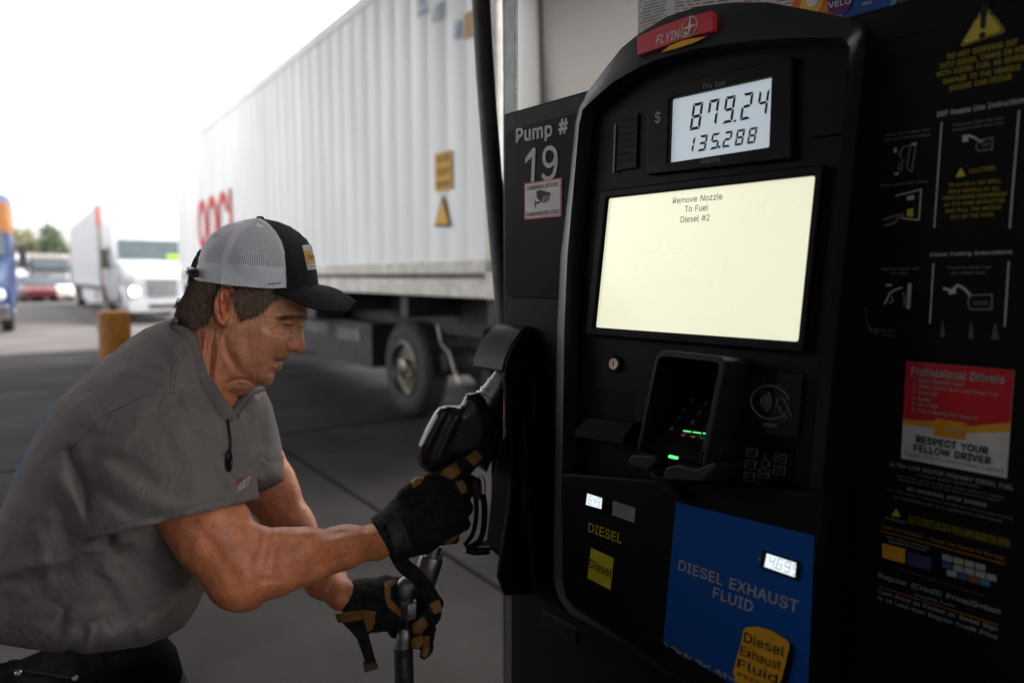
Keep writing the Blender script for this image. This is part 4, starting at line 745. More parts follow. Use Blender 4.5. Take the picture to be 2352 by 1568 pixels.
fl = hq([C5(905, 1030), C5(930, 985), C5(1085, 990), C5(1095, 1030), C5(1040, 1090), C5(925, 1062)], .10); b.prism(HF, fl, .046, .10, shieldp)
fr_ = hq([C5(1135, 1125), C5(1165, 1065), C5(1230, 1050), C5(1360, 1080), C5(1480, 1030), C5(1500, 1060), C5(1395, 1165), C5(1340, 1160), C5(1140, 1150)], .105); b.prism(HF, fr_, .046, .105, shieldp)
b.build('shield_foot', PUMP, bevel=.006, bseg=3)
b = MB(); sd_ = hq([C5(1533, 385), C5(1590, 395), C5(1510, 990), C5(1480, 1060), C5(1400, 1165), C5(1400, 1080)], .06); b.prism(HF, sd_, .0139, .06, mat('shield_plastic', (0.018, 0.018, 0.019), rough=.5, var=.1)); b.build('shield_side', PUMP, bevel=.004)
b = MB(); mo = hq([C5(1040, 1092), C5(1140, 1120), C5(1240, 1240), C5(1220, 1290), C5(1090, 1240)], .07); b.prism(HF, mo, .046, .07, plas); b.build('card_slot', PUMP, bevel=.006)
q = HF.uv(*C5(1200, 1000), .092); b = MB(); b.box(HF, q[0]-.006, q[0]+.006, q[1]-.0016, q[1]+.0016, .086, .0925, gl); b.build('card_slot_light', PUMP, bevel=.0008)
p = HF.uv(*C5(822, 384), .016); b = MB(); lk = mat('lock_brass', (.45, .33, .27), rough=.35, metal=1, var=.1)
b.lathe(HF.pt(*p, .0139), HF.c, [(0, 0), (.0135, 0), (.0135, .004), (.012, .005), (.0105, .0045)], plas, seg=28); b.lathe(HF.pt(*p, .0140), HF.c, [(0, 0), (.0098, 0), (.0098, .0055), (.0085, .0065), (0, .0062)], lk, seg=28); b.box(HF, p[0]-.0009, p[0]+.0009, p[1]-.004, p[1]+.004, .0139, .0206, groove); b.build('key_lock', PUMP)
b = MB(); b.prism(HF, hq([C5(648, 530), C5(950, 560), C5(940, 760), C5(628, 745)], .0145), .0139, .0143, groove)
b.prism(HF, hq([C5(640, 745), C5(945, 775), C5(880, 870), C5(872, 912), C5(555, 860), C5(560, 815)], .05), .0139, .05, plas); b.build('receipt_slot', PUMP, bevel=.006, bseg=3)
b = MB(); q = hq([C5(1710, 418), C5(2066, 458), C5(2030, 870), C5(1675, 822)], .018)
b.prism(HF, q, .0139, .018, gloss)
def tq(u0, v0, u1, v1, m_, c=.0186):
    P = [(q[0]*(1-u)+q[1]*u)*v+(q[3]*(1-u)+q[2]*u)*(1-v) for u, v in ((u0, v1), (u1, v1), (u1, v0), (u0, v0))]; b.add([HF.pt(*p, c) for p in P], [(0, 1, 2, 3)], m_)
for k in range(4): tq(.28+k*.14, .80, .36+k*.14, .815, flat('dash_grey', (.10, .10, .10)))
line(b, HF, 'INVENCO', *C5(1800, 795), *C5(1890, 804), 8, wink, .015, c=.0186)
cc = HF.uv(*C5(1845, 637), .0186); grey3 = flat('symbol_grey', (.26, .25, .25)); rr = .021
b.tube([HF.pt(cc[0]+rr*1.22*cos(t), cc[1]+rr*sin(t), .0184) for t in np.linspace(.35, 5.9, 32)], .0009, grey3, seg=6)
for r_ in (.006, .010, .014, .018): b.tube([HF.pt(cc[0]-.017+r_*cos(t), cc[1]+r_*sin(t), .0184) for t in np.linspace(-.75, .75, 9)], .0010, grey3, seg=6)
hx = [(.010, .006), (.016, .008), (.021, .002), (.025, -.004), (.030, -.014)]; b.tube([HF.pt(cc[0]+x, cc[1]+y, .0184) for x, y in hx], .0008, grey3, seg=6)
hx = [(.010, .006), (.009, -.003), (.014, -.004), (.016, -.010), (.022, -.013), (.024, -.018)]; b.tube([HF.pt(cc[0]+x, cc[1]+y, .0184) for x, y in hx], .0008, grey3, seg=6)
b.build('tap_reader', PUMP, bevel=.001)
b = MB(); q = hq([C5(1690, 888), C5(2008, 934), C5(1960, 1358), C5(1640, 1296)], .0165); b.prism(HF, q, .0139, .0165, panelm)
gk = flat('key_outline', (.27, .25, .24))
def keybox(x, y, w_, h_, t1, t2=None, arrow=0):
    P = hq([C5(x, y), C5(x+w_, y+w_*.12), C5(x+w_-8, y+h_+w_*.12), C5(x-8, y+h_)], .017); ctr = sum(P)/4
    b.ring(HF, P, [ctr+(p-ctr)*np.array([.93, .90]) for p in P], .0165, .0175, gk)
    if t2: line(b, HF, t1, *C5(x+8+(20 if arrow < 0 else 0), y+h_*.38), *C5(x+36+(20 if arrow < 0 else 0), y+h_*.42+3), 4, gk, .01, c=.0173); line(b, HF, t2, *C5(x+6+(20 if arrow < 0 else 0), y+h_*.72), *C5(x+34+(20 if arrow < 0 else 0), y+h_*.76+3), 4, gk, .01, c=.0173)
    else: line(b, HF, t1, *C5(x+8, y+h_*.68), *C5(x+w_-8, y+h_*.68+w_*.12), 7, gk, .01, c=.0173)
    if arrow: line(b, HF, '>' if arrow > 0 else '<', *C5(x+(w_-22 if arrow > 0 else 6), y+h_*.8), *C5(x+(w_-8 if arrow > 0 else 20), y+h_*.8+3), 11, gk, .0, c=.0173)
keybox(1694, 938, 74, 56, 'ON', 'OFF', 1); keybox(1686, 1016, 72, 56, 'CALL', 'HELP', 1); keybox(1678, 1096, 72, 58, 'VOL', 'UP', 1); keybox(1668, 1178, 72, 58, 'THEN', 'KEY', 1)
keybox(1880, 972, 78, 58, 'NEXT', 'ITEM', -1); keybox(1874, 1052, 76, 58, 'BACK', 'ITEM', -1); keybox(1774, 1076, 74, 56, 'ENTER')
for k, s in enumerate(('Please refer', 'to the screen', 'for prompts')): line(b, HF, s, *C5(1758, 1170+k*24), *C5(1842, 1186+k*24), 4, gk, .0, c=.0173)
ww = HF.uv(*C5(1815, 1035), .017); b.tube([HF.pt(ww[0]+.0045*cos(t), ww[1]+.0045*sin(t)-.002, .017) for t in np.linspace(2.0, 6.8, 16)], .0005, grey3, seg=5); b.tube([HF.pt(ww[0]+x, ww[1]+y, .017) for x, y in ((-.001, .011), (-.001, .004), (.005, .003), (.007, -.004))], .0006, grey3, seg=5)
b.build('access_keypad', PUMP, bevel=.0)

# instruction panel right of the head
b = MB(); wn = lambda s, f, x0, y0, x1, y1, h, m=wink, bo=.012: line(b, VF, s, *f(x0, y0), *f(x1, y1), h, m, bo, c=.0012)
tri = [VF.uv(*R1(*p), .001) for p in ((1003, 50), (1130, 215), (848, 310))]
def roundtri(T, k, c0, c1, m):
    P = []
    ctr = sum(T)/3; T = [ctr+(p-ctr)*k for p in T]
    for i in range(3):
        p, a_, b_ = T[i], T[i-1], T[(i+1) % 3]
        for t in np.linspace(0, 1, 6): u = p+(a_-p)*.14*(1-t)**2+(b_-p)*.14*t*t; P.append(u)
    b.prism(VF, P, c0, c1, m)
roundtri(tri, 1.16, .0003, .0008, yfill); roundtri(tri, 1.08, .0009, .0012, ink); roundtri(tri, 1.0, .0013, .0018, yfill)
tc_ = sum(tri)/3; b.prism(VF, [tc_+np.array(p) for p in ((-.0035, .024), (.0035, .024), (.0022, -.001), (-.0022, -.001))], .0019, .0023, ink); b.prism(VF, [tc_+np.array([.0032*cos(t), -.0075+.0032*sin(t)]) for t in np.linspace(0, 5.6, 9)], .0019, .0023, ink)
for a_ in (('DO NOT DISPENSE DEF', 745, 412, 1230, 308), ('INTO DIESEL TANKS OR MIX', 693, 477, 1300, 350), ('WITH DIESEL FUEL AS SEVERE', 668, 535, 1296, 408), ('DAMAGE TO THE VEHICLE', 715, 583, 1248, 480), ('ENGINE CAN OCCUR', 762, 630, 1188, 547)): wn(a_[0], R1, *a_[1:], 12.5, yink, .025)
b.build('warning_panel', PUMP)
b = MB(); wn('DEF Nozzle Use Instructions', R1, 675, 808, 1290, 705, 12, greyink, .02)
for a_ in (('Dispense DEF into the', 785, 877, 1130, 825), ('vehicle\u2019s DEF tank only', 780, 910, 1135, 857), ('Raise vinyl access door', 320, 947, 630, 902), ('flap and remove nozzle', 313, 978, 628, 938), ('Press yellow DEF button', 290, 1292, 610, 1262)): wn(a_[0], R1, *a_[1:], 7, dimink)
wn('CAUTION:', R1, 893, 1197, 1080, 1170, 10, yink, .02)
for a_ in (('TO AVOID A DEF SPILL', 752, 1290, 1115, 1258), ('HOLD NOZZLE AT ALL', 752, 1335, 1110, 1308), ('TIMES DURING DISPENSING', 706, 1380, 1165, 1348), ('AS THE HOSE RETRACTOR', 720, 1425, 1140, 1392), ('MAY PULL THE NOZZLE', 733, 1467, 1115, 1440), ('OUT OF THE TANK', 766, 1510, 1065, 1488)): wn(a_[0], R1, *a_[1:], 8.5, yink, .02)
t2 = [VF.uv(*R1(*p), .001) for p in ((838, 1155), (870, 1212), (800, 1224))]; roundtri(t2, 1.0, .0003, .0008, yfill)
def stroke(f, pts, w_, m=dimink, closed=False):
    P = [VF.uv(*f(*p), .001) for p in pts]; P += [P[0]] if closed else []
    for p, q_ in zip(P, P[1:]):
        d_ = q_-p; n_ = np.array([-d_[1], d_[0]])/(np.linalg.norm(d_)+1e-9)*w_/2; e_ = d_/(np.linalg.norm(d_)+1e-9)*w_*.3
        b.add([VF.pt(*(p-n_-e_), .001), VF.pt(*(q_-n_+e_), .001), VF.pt(*(q_+n_+e_), .001), VF.pt(*(p+n_-e_), .001)], [(0, 1, 2, 3)], m)
def patch(f, pts, m=greyink): b.add([VF.pt(*VF.uv(*f(*p), .001), .0014) for p in pts], [tuple(range(len(pts)))], m)
stroke(R1, [(707, 845), (655, 1568)], .0016, greyink); stroke(R1, [(1240, 765), (1175, 1568)], .0016, greyink)
stroke(R1, [(390, 1350), (565, 1305), (550, 1515), (435, 1505)], .0016, greyink); patch(R1, [(470, 1352), (518, 1345), (516, 1375), (468, 1380)]); patch(R1, [(470, 1442), (512, 1435), (510, 1492), (466, 1492)], yfill)
stroke(R1, [(305, 1515), (370, 1490), (440, 1475)], .002); stroke(R1, [(310, 1555), (385, 1535), (400, 1505), (445, 1490)], .002)
stroke(R1, [(535, 990), (440, 1015), (415, 1060), (430, 1090)], .0016); patch(R1, [(497, 988), (535, 983), (530, 1003), (497, 1002)]); stroke(R1, [(490, 1010), (465, 1160), (500, 1185), (528, 1000)], .0012); stroke(R1, [(450, 1100), (415, 1130), (405, 1165), (430, 1172), (435, 1130)], .0014); patch(R1, [(378, 1020), (398, 1018), (398, 1052), (378, 1055)]); patch(R1, [(380, 1190), (412, 1186), (410, 1204), (378, 1208)])
patch(R1, [(850, 935), (892, 930), (892, 975), (850, 980)]); stroke(R1, [(892, 935), (935, 950), (970, 975), (990, 968)], .0022, greyink); stroke(R1, [(960, 970), (1055, 950), (1055, 1030), (960, 1040), (942, 1015)], .0012, closed=True); wn('DEF', R1, 980, 1012, 1042, 1006, 8, dimink)
wn('Diesel Fueling Instructions', R2, 590, 240, 1120, 222, 11, greyink, .02)
for a_ in (('Remove nozzle and', 277, 323, 515, 319), ('lift lever', 340, 352, 440, 350), ('Dispense diesel fuel', 705, 316, 985, 313), ('into diesel tank.', 727, 349, 955, 346)): wn(a_[0], R2, *a_[1:], 6.5, dimink)
stroke(R2, [(612, 280), (588, 665)], .0016, greyink); stroke(R2, [(1100, 270), (1073, 685)], .0016, greyink)
patch(R2, [(445, 408), (472, 405), (462, 570), (435, 572)]); stroke(R2, [(405, 435), (360, 450), (330, 470), (310, 510), (295, 540)], .0022, greyink); stroke(R2, [(340, 490), (350, 520), (325, 535)], .002); patch(R2, [(305, 412), (345, 410), (345, 426), (305, 428)]); stroke(R2, [(415, 470), (425, 510), (420, 550)], .002)
stroke(R2, [(680, 440), (725, 455), (770, 420), (810, 440), (850, 485)], .0028, greyink); patch(R2, [(705, 450), (755, 440), (762, 470), (715, 482)]); stroke(R2, [(850, 485), (990, 480), (990, 575), (850, 575), (835, 530)], .0014, closed=True); wn('DIESEL', R2, 870, 548, 975, 546, 9, dimink)
grim = flat('grime_streak', (.10, .098, .094), .8)
for x0, x1, yb in ((655, 690, 755), (838, 875, 765), (985, 1040, 772)): patch(R2, [((x0+x1)/2-4, yb-105), ((x0+x1)/2+4, yb-105), (x1, yb), (x0, yb)], grim)
for k in range(14): x = 195+k*11; patch(R2, [(x, 690+k*4-min(k, 5)*2), (x+8, 695), (x+9, 720), (x+1, 725)], grim) if k % 4 != 2 else None
stroke(R2, [(170, 560), (178, 650), (205, 710), (250, 735), (360, 745)], .0012, grim)
b.build('instruction_panel', PUMP)
# professional drivers sticker
q = [VF.uv(*p, .002) for p in ((2083, 829), (2328, 850), (2313, 1094), (2067, 1055))]; a0 = (q[0][0]+q[3][0])/2; a1 = (q[1][0]+q[2][0])/2; b1 = (q[0][1]+q[1][1])/2; b0 = (q[2][1]+q[3][1])/2
b = MB(); b.box(VF, a0, a1, b0, b1, .0002, .0016, stickw); W_, H_ = a1-a0, b1-b0
def up2(pts, m, c): b.add([VF.pt(a0+W_*u, b0+H_*v, c) for u, v in pts], [tuple(range(len(pts)))], m)
up2([(0, .40), (.33, .43), (.66, .43), (1, .50), (1, 1), (0, 1)][0:6], signred, .0019); swo = flat('sticker_orange', (.72, .33, .03))
up2([(0, .41), (.32, .42), (.32, .36), (0, .36)], swo, .0022); up2([(.6, .42), (1, .52), (1, .43), (.62, .36)], swo, .0022); up2([(.32, .46), (.62, .46), (.62, .29), (.32, .29)], flat('sticker_gold', (.70, .28, .015)), .0025)
for s, u0, v0, u1, v1, m_, bo in (('Professional Drivers', .06, .865, .93, .955, wink, .03), ('1. Insert Rewards Card', .09, .80, .57, .85, wink, .01), ('2. Select Diesel Grade and Pump Fuel', .09, .735, .88, .785, wink, .01), ('3. Pump DEF', .09, .675, .34, .72, wink, .01), ('4. Reefer', .09, .615, .27, .66, wink, .01), ('5. Pay Inside', .09, .555, .34, .60, wink, .01), ('6. Check Receipt for Rewards', .09, .49, .72, .54, wink, .01), ('Rewards', .42, .34, .60, .40, wink, .01), ('RESPECT YOUR', .15, .19, .83, .265, ink, .03), ('FELLOW DRIVER', .13, .10, .86, .175, ink, .03), ('Please Pull Forward After Fueling', .04, .03, .97, .085, flat('sticker_grey', (.22, .21, .21)), .0)):
    b.text(s, [(a0+W_*u0, b0+H_*v1), (a0+W_*u1, b0+H_*v1), (a0+W_*u1, b0+H_*v0), (a0+W_*u0, b0+H_*v0)], m_, bo, VF, .0028)
b.build('driver_sticker', PUMP)
b = MB()
for a_ in (('ULTRA-LOW SULFUR HIGHWAY DIESEL FUEL', 338, 115, 1165, 280, 9.5, wink, .012), ('(15ppm Sulfur Maximum)', 525, 190, 935, 268, 8, dimink, .01), ('Required for use in all highway diesel vehicles & engines', 383, 190, 1100, 338, 5.5, dimink, .01), ('Recommended for use in all diesel vehicles & engines', 395, 215, 1075, 360, 5.5, dimink, .01), ('NO SMOKING, STOP ENGINE', 453, 285, 985, 398, 9.5, wink, .012), ('You must remain in attendance outside your vehicle while fueling', 318, 281, 1158, 478, 5, dimink, .01), ('NO DISPENSING FUEL INTO UNAPPROVED CONTAINERS', 367, 330, 1087, 495, 5, dimink, .01), ('WARNING', 305, 470, 445, 508, 7, dimink, .01), ('DO NOT DISPENSE DEF INTO DIESEL TANKS OR MIX WITH DIESEL', 465, 468, 1140, 636, 8, yink, .012), ('FUEL AS SEVERE DAMAGE TO THE VEHICLE ENGINE CAN OCCUR', 460, 495, 1135, 662, 8, yink, .012), ('CASH CUSTOMERS - Please See Cashier to Pre-pay', 285, 535, 1105, 750, 9, orink, .015), ('Pilot Flying J Preferred', 318, 600, 600, 675, 6.5, wink, .01), ('Methods of Payment', 330, 628, 582, 692, 6.5, wink, .01), ('Regular (Credit) Price/Gallon', 262, 870, 1075, 1118, 15, wink, .014), ('(including Taxes)', 505, 985, 770, 1065, 7, wink, .01), ('Cash Price as Posted on Street Sign', 260, 972, 1058, 1228, 11.5, wink, .014), ('is 6\u00a2 Less than Regular Credit Price', 260, 1015, 1055, 1282, 11.5, wink, .014), ('For fastest service, swipe your card or pay inside', 350, 795, 965, 990, 4, dimink, .0)): wn(a_[0], R3, *a_[1:6], a_[6], a_[7])
t2 = [VF.uv(*R3(*p), .001) for p in ((380, 403), (406, 457), (349, 450))]; roundtri(t2, 1.05, .0003, .0008, yfill)
stroke(R3, [(275, 548), (1105, 772)], .0011, orink); stroke(R3, [(262, 920), (1060, 1178)], .0011, orink)
patch(R3, [(288, 632), (443, 672), (440, 768), (288, 728)], swo); patch(R3, [(458, 690), (615, 730), (612, 815), (455, 775)], flat('card_navy', (.05, .055, .15)))
cw = flat('card_white', (.36, .35, .36)); cb = flat('card_blue', (.03, .10, .28)); ct_ = flat('card_teal', (.04, .22, .32)); cr_ = flat('card_red', (.30, .08, .03))
for r_, row in enumerate(([cw, cw, cw, cw], [cb, cw, cw, cw, cw], [cw, cb, cr_, ct_])):
    for k, m_ in enumerate(row): x = 690+k*74+(30 if r_ == 2 else 0); y = 702+r_*50+k*20+(4 if r_ == 2 else 0); patch(R3, [(x, y), (x+66, y+18), (x+64, y+58), (x-2, y+40)], m_)
b.build('payment_panel', PUMP)
b = MB(); p = VF.uv(2130, 14, .001); b.box(VF, .40, .93, .352, .3545, 0, .0012, groove); b.build('panel_seam', PUMP)

# ------------------------------------------------------------------ stainless column with its notices
COL = thing('canopy_column', 'square stainless steel canopy column standing behind the fuel pump', 'column', tuple(VF.pt(-.1, 0, -.4)[:2])+(0,))
cc_ = -.17
prc = [(1157, -.060), (1159, -.056), (1187, -.030), (1193, -.024), (1200, -.0185), (1208, -.0135), (1216, -.009), (1224, -.0055), (1232, -.0028), (1240, -.001), (1250, 0)]
pts_ = [(VF.uv(x, 120, cc_+c)[0], cc_+c) for x, c in prc]; aL, aS = pts_[0][0], pts_[2][0]
loopc = [(aL, cc_-.55)]+pts_+[(.62, cc_), (.62, cc_-.55)]
lo = [VF.pt(a_, zb, c_) for a_, c_ in loopc]; hi = [VF.pt(a_, 4.2, c_) for a_, c_ in loopc]; b = MB()
b.hexa(lo, hi, stainless, True); b.build('cladding', COL, sharp=14)
b = MB(); t0, t1 = np.array(pts_[1]), np.array(pts_[2]); nn0 = np.array([-(t1-t0)[1], (t1-t0)[0]]); nn0 /= np.linalg.norm(nn0); q0, q1 = t0*.94+t1*.06, t0*.06+t1*.94; P4 = [q0+nn0*.001, q1+nn0*.001, q1+nn0*.003, q0+nn0*.003]; b.hexa([VF.pt(p[0], zb, p[1]) for p in P4], [VF.pt(p[0], 4.2, p[1]) for p in P4], mat('dark_reflection', (.035, .030, .026), rough=.45, spec=.4, var=.1)); b.build('reflection_strip', COL)  # near-black strip on this facet stands in for a dark reflection in the steel
b = MB(); b.tube([VF.pt(aS, zb, pts_[2][1]), VF.pt(aS, 4.2, pts_[2][1])], .0022, mat('seam_steel', (.6, .57, .54), rough=.25, metal=1), seg=8); b.build('seam_strip', COL)
b = MB(); b.tube([VF.pt(aL, zb, pts_[0][1]), VF.pt(aL, 4.2, pts_[0][1])], .004, mat('edge_steel', (.75, .73, .71), rough=.2, metal=1), seg=10); b.build('edge_strip', COL)
def notice(name, label, pts, lines, seed):
    r = random.Random(seed); o = VF.px(*pts[0], cc_)
    P = [VF.uv(*p, cc_+.004) for p in pts]; m = MB(); m.prism(VF, P, cc_+.0005, cc_+.0012, flat('paper', (.55, .53, .51), .7))
    for k in range(lines):
        v = 1-(k+.8)/(lines+.6); u = .06
        while u < .93:
            w_ = min(r.uniform(.03, .10), .94-u)
            pp = [(P[0]*(1-uu)+P[1]*uu)*vv+(P[3]*(1-uu)+P[2]*uu)*(1-vv) for uu, vv in ((u, v), (u+w_, v), (u+w_, v+.35/lines), (u, v+.35/lines))]
            if r.random() < .9: m.add([VF.pt(*p, cc_+.0016) for p in pp], [(0, 1, 2, 3)], flat('notice_ink', (.10, .10, .10)) if k < lines-3 else flat('notice_red', (.4, .12, .1)))
            u += w_+.02
    tag(m.build(name, off=o), label, 'notice', 'paper notices taped to the column')
notice('paper_notice', 'narrow white paper notice on the steel column, left of the wide one', [(1463, -40), (1533, -52), (1533, 62), (1463, 85)], 16, 5)
notice('paper_notice', 'wide white paper notice partly hidden behind the arched pump top', [(1533, -46), (1840, -90), (1840, 12), (1533, 45)], 12, 6)
def dot(b, x, y, r, m, c): p = VF.uv(x, y, c); b.prism(VF, [p+r*np.array([cos(t), sin(t)]) for t in np.linspace(0, 2*pi, 33)[:-1]], c-.0006, c, m)
def D4x(x, y): return C4(x, y)
ks = dict(k=1)
def promo(name, label, fn):
    m = MB(); o = VF.px(*fn(m), cc_+.001); tag(m.build(name, off=o), label, 'sticker', 'round promotional stickers on the column')
def st1(m): dot(m, *C4(1990, 40), .040, flat('promo_orange', (.62, .16, .02)), cc_+.002); dot(m, *C4(1965, 20), .018, flat('promo_gold', (.75, .42, .06)), cc_+.0028); dot(m, *C4(1972, 0), .010, stickw, cc_+.0036); return C4(1990, 40)
def st2(m):
    pts = [C4(2060, -90), C4(2225, -110), C4(2215, 10), C4(2195, 60), C4(2165, 85), C4(2120, 90), C4(2068, 75)]
    m.prism(VF, [VF.uv(*p, cc_+.004) for p in pts], cc_+.0037, cc_+.0045, flat('promo_purple', (.10, .025, .13)))
    q = [VF.uv(*C4(*p), cc_+.005) for p in ((2068, 18), (2206, -12), (2206, 22), (2068, 54))]; m.text('VELO', q, stickw, .02, VF, cc_+.005); return C4(2120, 30)
def st3(m): dot(m, *C4(2300, -10), .044, flat('promo_sky', (.10, .28, .45)), cc_+.002); dot(m, *C4(2300, -14), .036, flat('promo_blue', (.02, .07, .28)), cc_+.0028); q = [VF.uv(*C4(*p), cc_+.004) for p in ((2275, 16), (2330, 6), (2330, 24), (2275, 34))]; m.text('VELO', q, stickw, .02, VF, cc_+.0036, shear=.2); return C4(2300, -5)
promo('promo_sticker', 'round orange sticker left of the purple one above the pump top', st1); promo('promo_sticker', 'purple sticker reading VELO between the orange and blue ones', st2); promo('promo_sticker', 'round blue sticker right of the purple one above the pump top', st3)

# ------------------------------------------------------------------ black hose hanging beside the column
hose = mat('hose_rubber', (0.020, 0.020, 0.021), rough=.55, var=.15, scale=40, bump=.4, bscale=500)
pl = smooth_line([at_depth(1103, -420, 1.52), at_depth(1103, -150, 1.5), at_depth(1105, 0, 1.5), at_depth(1113, 150, 1.5), at_depth(1124, 300, 1.5), at_depth(1136, 450, 1.5), at_depth(1149, 600, 1.5), at_depth(1164, 770, 1.5), at_depth(1180, 950, 1.52), at_depth(1190, 1150, 1.55), at_depth(1200, 1300, 1.6)], 6)
b = MB(); b.tube(pl, .0205, hose, seg=20)
tag(b.build('fuel_hose', off=pl[-1]), 'thick black rubber hose hanging down along the left side of the steel column', 'hose')
# ------------------------------------------------------------------ pump island; unseen canopy roof with edges set for its shade
b = MB(); b.box(VF, -.22, 2.0, zb, zb+.15, -1.1, .0, mat('island_concrete', (.25, .24, .23), rough=.85, var=.12, scale=5)); tag(b.build('pump_island', off=(0, 0, 0), bevel=.02), kind='structure')
cano = thing('unseen_canopy', 'unseen flat canopy roof over the pump lanes, its edges set for the shade it casts', 'canopy', tuple(VF.pt(0, 0, 0)[:2])+(0,))
b = MB(); b.box(VF, -9.2, 16, 5.8-OH[2], 6.8-OH[2], -1.9, 6.5, mat('canopy_soffit', (.38, .37, .36), rough=.7)); b.build('roof_deck', cano)
# ------------------------------------------------------------------ the driver: reliefs and implicit surfaces
_r = ray(600, 700); _e = np.array([_r[0], _r[1], 0]); _e /= np.linalg.norm(_e); E3 = -_e; E1 = np.array([-E3[1], E3[0], 0])
MF = Frame(CAM+_r*1.10, E1, UP)                          # the driver's middle plane: a forwards, b up, c towards the near shoulder
def MP(x, y, d=0.0): return MF.px(x, y, d)
def H1(x, y): return ((440+x/2.53)*.8167, (560+y/2.529)*.8167)
def H2(x, y): return (x*.5522, 702.3+y*.5522)
def H3(x, y): return (686+x*.4792, 816.7+y*.4792)
def seg_dist(X, Y, pts, closed=False):
    P = [np.array(p, float) for p in pts]; P = P+[P[0]] if closed else P
    D = np.full(X.shape, 1e9, np.float32)
    for a, b in zip(P, P[1:]):
        d = b-a; L = max(float(d@d), 1e-9); t = np.clip(((X-a[0])*d[0]+(Y-a[1])*d[1])/L, 0, 1)
        D = np.minimum(D, np.hypot(X-a[0]-t*d[0], Y-a[1]-t*d[1]))
    return D
def inside(X, Y, pts):
    I = np.zeros(X.shape, bool); P = list(pts); n = len(P)
    for i in range(n):
        (x0, y0), (x1, y1) = P[i], P[(i+1) % n]
        if y0 == y1: continue
        c = ((y0 > Y) != (y1 > Y)) & (X < (x1-x0)*(Y-y0)/(y1-y0)+x0); I ^= c
    return I
def rbf(X, Y, ctl, sm=0.0):
    C_ = np.array(ctl, float); x, y, v = C_[:, 0], C_[:, 1], C_[:, 2]; s = 500.0
    def phi(r2): return r2*np.log(r2+1e-9)
    n = len(C_); r2 = ((x[:, None]-x)**2+(y[:, None]-y)**2)/s**2
    A_ = np.zeros((n+3, n+3)); A_[:n, :n] = phi(r2)+np.eye(n)*sm; A_[:n, n] = 1; A_[:n, n+1] = x/s; A_[:n, n+2] = y/s; A_[n:, :n] = A_[:n, n:].T
    w_ = np.linalg.solve(A_, np.concatenate([v, [0, 0, 0]]))
    out = w_[n]+w_[n+1]*X/s+w_[n+2]*Y/s
    for i in range(n): out = out+w_[i]*phi(((X-x[i])**2+(Y-y[i])**2)/s**2)
    return out
def rnd(d, R): t = np.clip(d/R, 0, 1); return np.sqrt(np.maximum(0, 1-(1-t)**2))
def vnoise(X, Y, cell, seed):                            # smooth value noise on a grid of cells
    r = np.random.default_rng(seed); G = r.random((64, 64)).astype(np.float32)*2-1
    u, v = X/cell, Y/cell; i, j = np.floor(u).astype(int), np.floor(v).astype(int); f, g_ = u-i, v-j
    f = f*f*(3-2*f); g_ = g_*g_*(3-2*g_); a = lambda p, q: G[p % 64, q % 64]
    return (a(i, j)*(1-f)+a(i+1, j)*f)*(1-g_)+(a(i, j+1)*(1-f)+a(i+1, j+1)*f)*g_
def bilin(A_, x, y):
    h, w_ = A_.shape; x = np.clip(x, 0, w_-1.001); y = np.clip(y, 0, h-1.001); i = x.astype(int); j = y.astype(int); f = x-i; g_ = y-j
    return (A_[j, i]*(1-f)+A_[j, i+1]*f)*(1-g_)+(A_[j+1, i]*(1-f)+A_[j+1, i+1]*f)*g_
def surface_nets(Fv, org, h):                            # field (nx, ny, nz) negative inside -> vertices, quads
    s = Fv < 0; nx, ny, nz = Fv.shape
    acc = np.zeros((nx-1, ny-1, nz-1, 3), np.float32); cnt = np.zeros((nx-1, ny-1, nz-1), np.float32)
    off = [(0, 0, 0), (1, 0, 0), (0, 1, 0), (0, 0, 1), (1, 1, 0), (1, 0, 1), (0, 1, 1), (1, 1, 1)]
    sl = lambda o: (slice(o[0], nx-1+o[0]), slice(o[1], ny-1+o[1]), slice(o[2], nz-1+o[2]))
    tot = sum(s[sl(o)].astype(np.int8) for o in off); act = (tot > 0) & (tot < 8)
    idx = np.argwhere(act); vals = {o: Fv[idx[:, 0]+o[0], idx[:, 1]+o[1], idx[:, 2]+o[2]] for o in off}
    P = np.zeros((len(idx), 3)); K = np.zeros(len(idx))
    for a in off:
        for b in off:
            if sum(abs(p-q) for p, q in zip(a, b)) == 1 and a < b:
                va, vb = vals[a], vals[b]; m = (va < 0) != (vb < 0); t = np.where(m, va/np.where(m, va-vb, 1), 0)
                P += np.where(m[:, None], np.array(a)+t[:, None]*(np.array(b)-np.array(a)), 0); K += m
    V = (idx+P/K[:, None])*h+org
    ID = np.full(act.shape, -1, np.int64); ID[act] = np.arange(len(idx)); Q = []
    for ax in range(3):
        o = [0, 0, 0]; o[ax] = 1; u, v = [k for k in range(3) if k != ax]
        A0 = s[:-1, :-1, :-1]; B0 = s[o[0]:nx-1+o[0], o[1]:ny-1+o[1], o[2]:nz-1+o[2]]
        e = np.argwhere(A0 != B0); e = e[(e[:, u] > 0) & (e[:, v] > 0)]
        du = np.zeros(3, int); du[u] = 1; dv = np.zeros(3, int); dv[v] = 1
        q = np.stack([ID[tuple((e-du-dv).T)], ID[tuple((e-dv).T)], ID[tuple(e.T)], ID[tuple((e-du).T)]], 1)
        fl = A0[tuple(e.T)] ^ (ax == 1); q[~fl] = q[~fl][:, ::-1]; Q.append(q[(q >= 0).all(1)])
    return V, np.concatenate(Q)
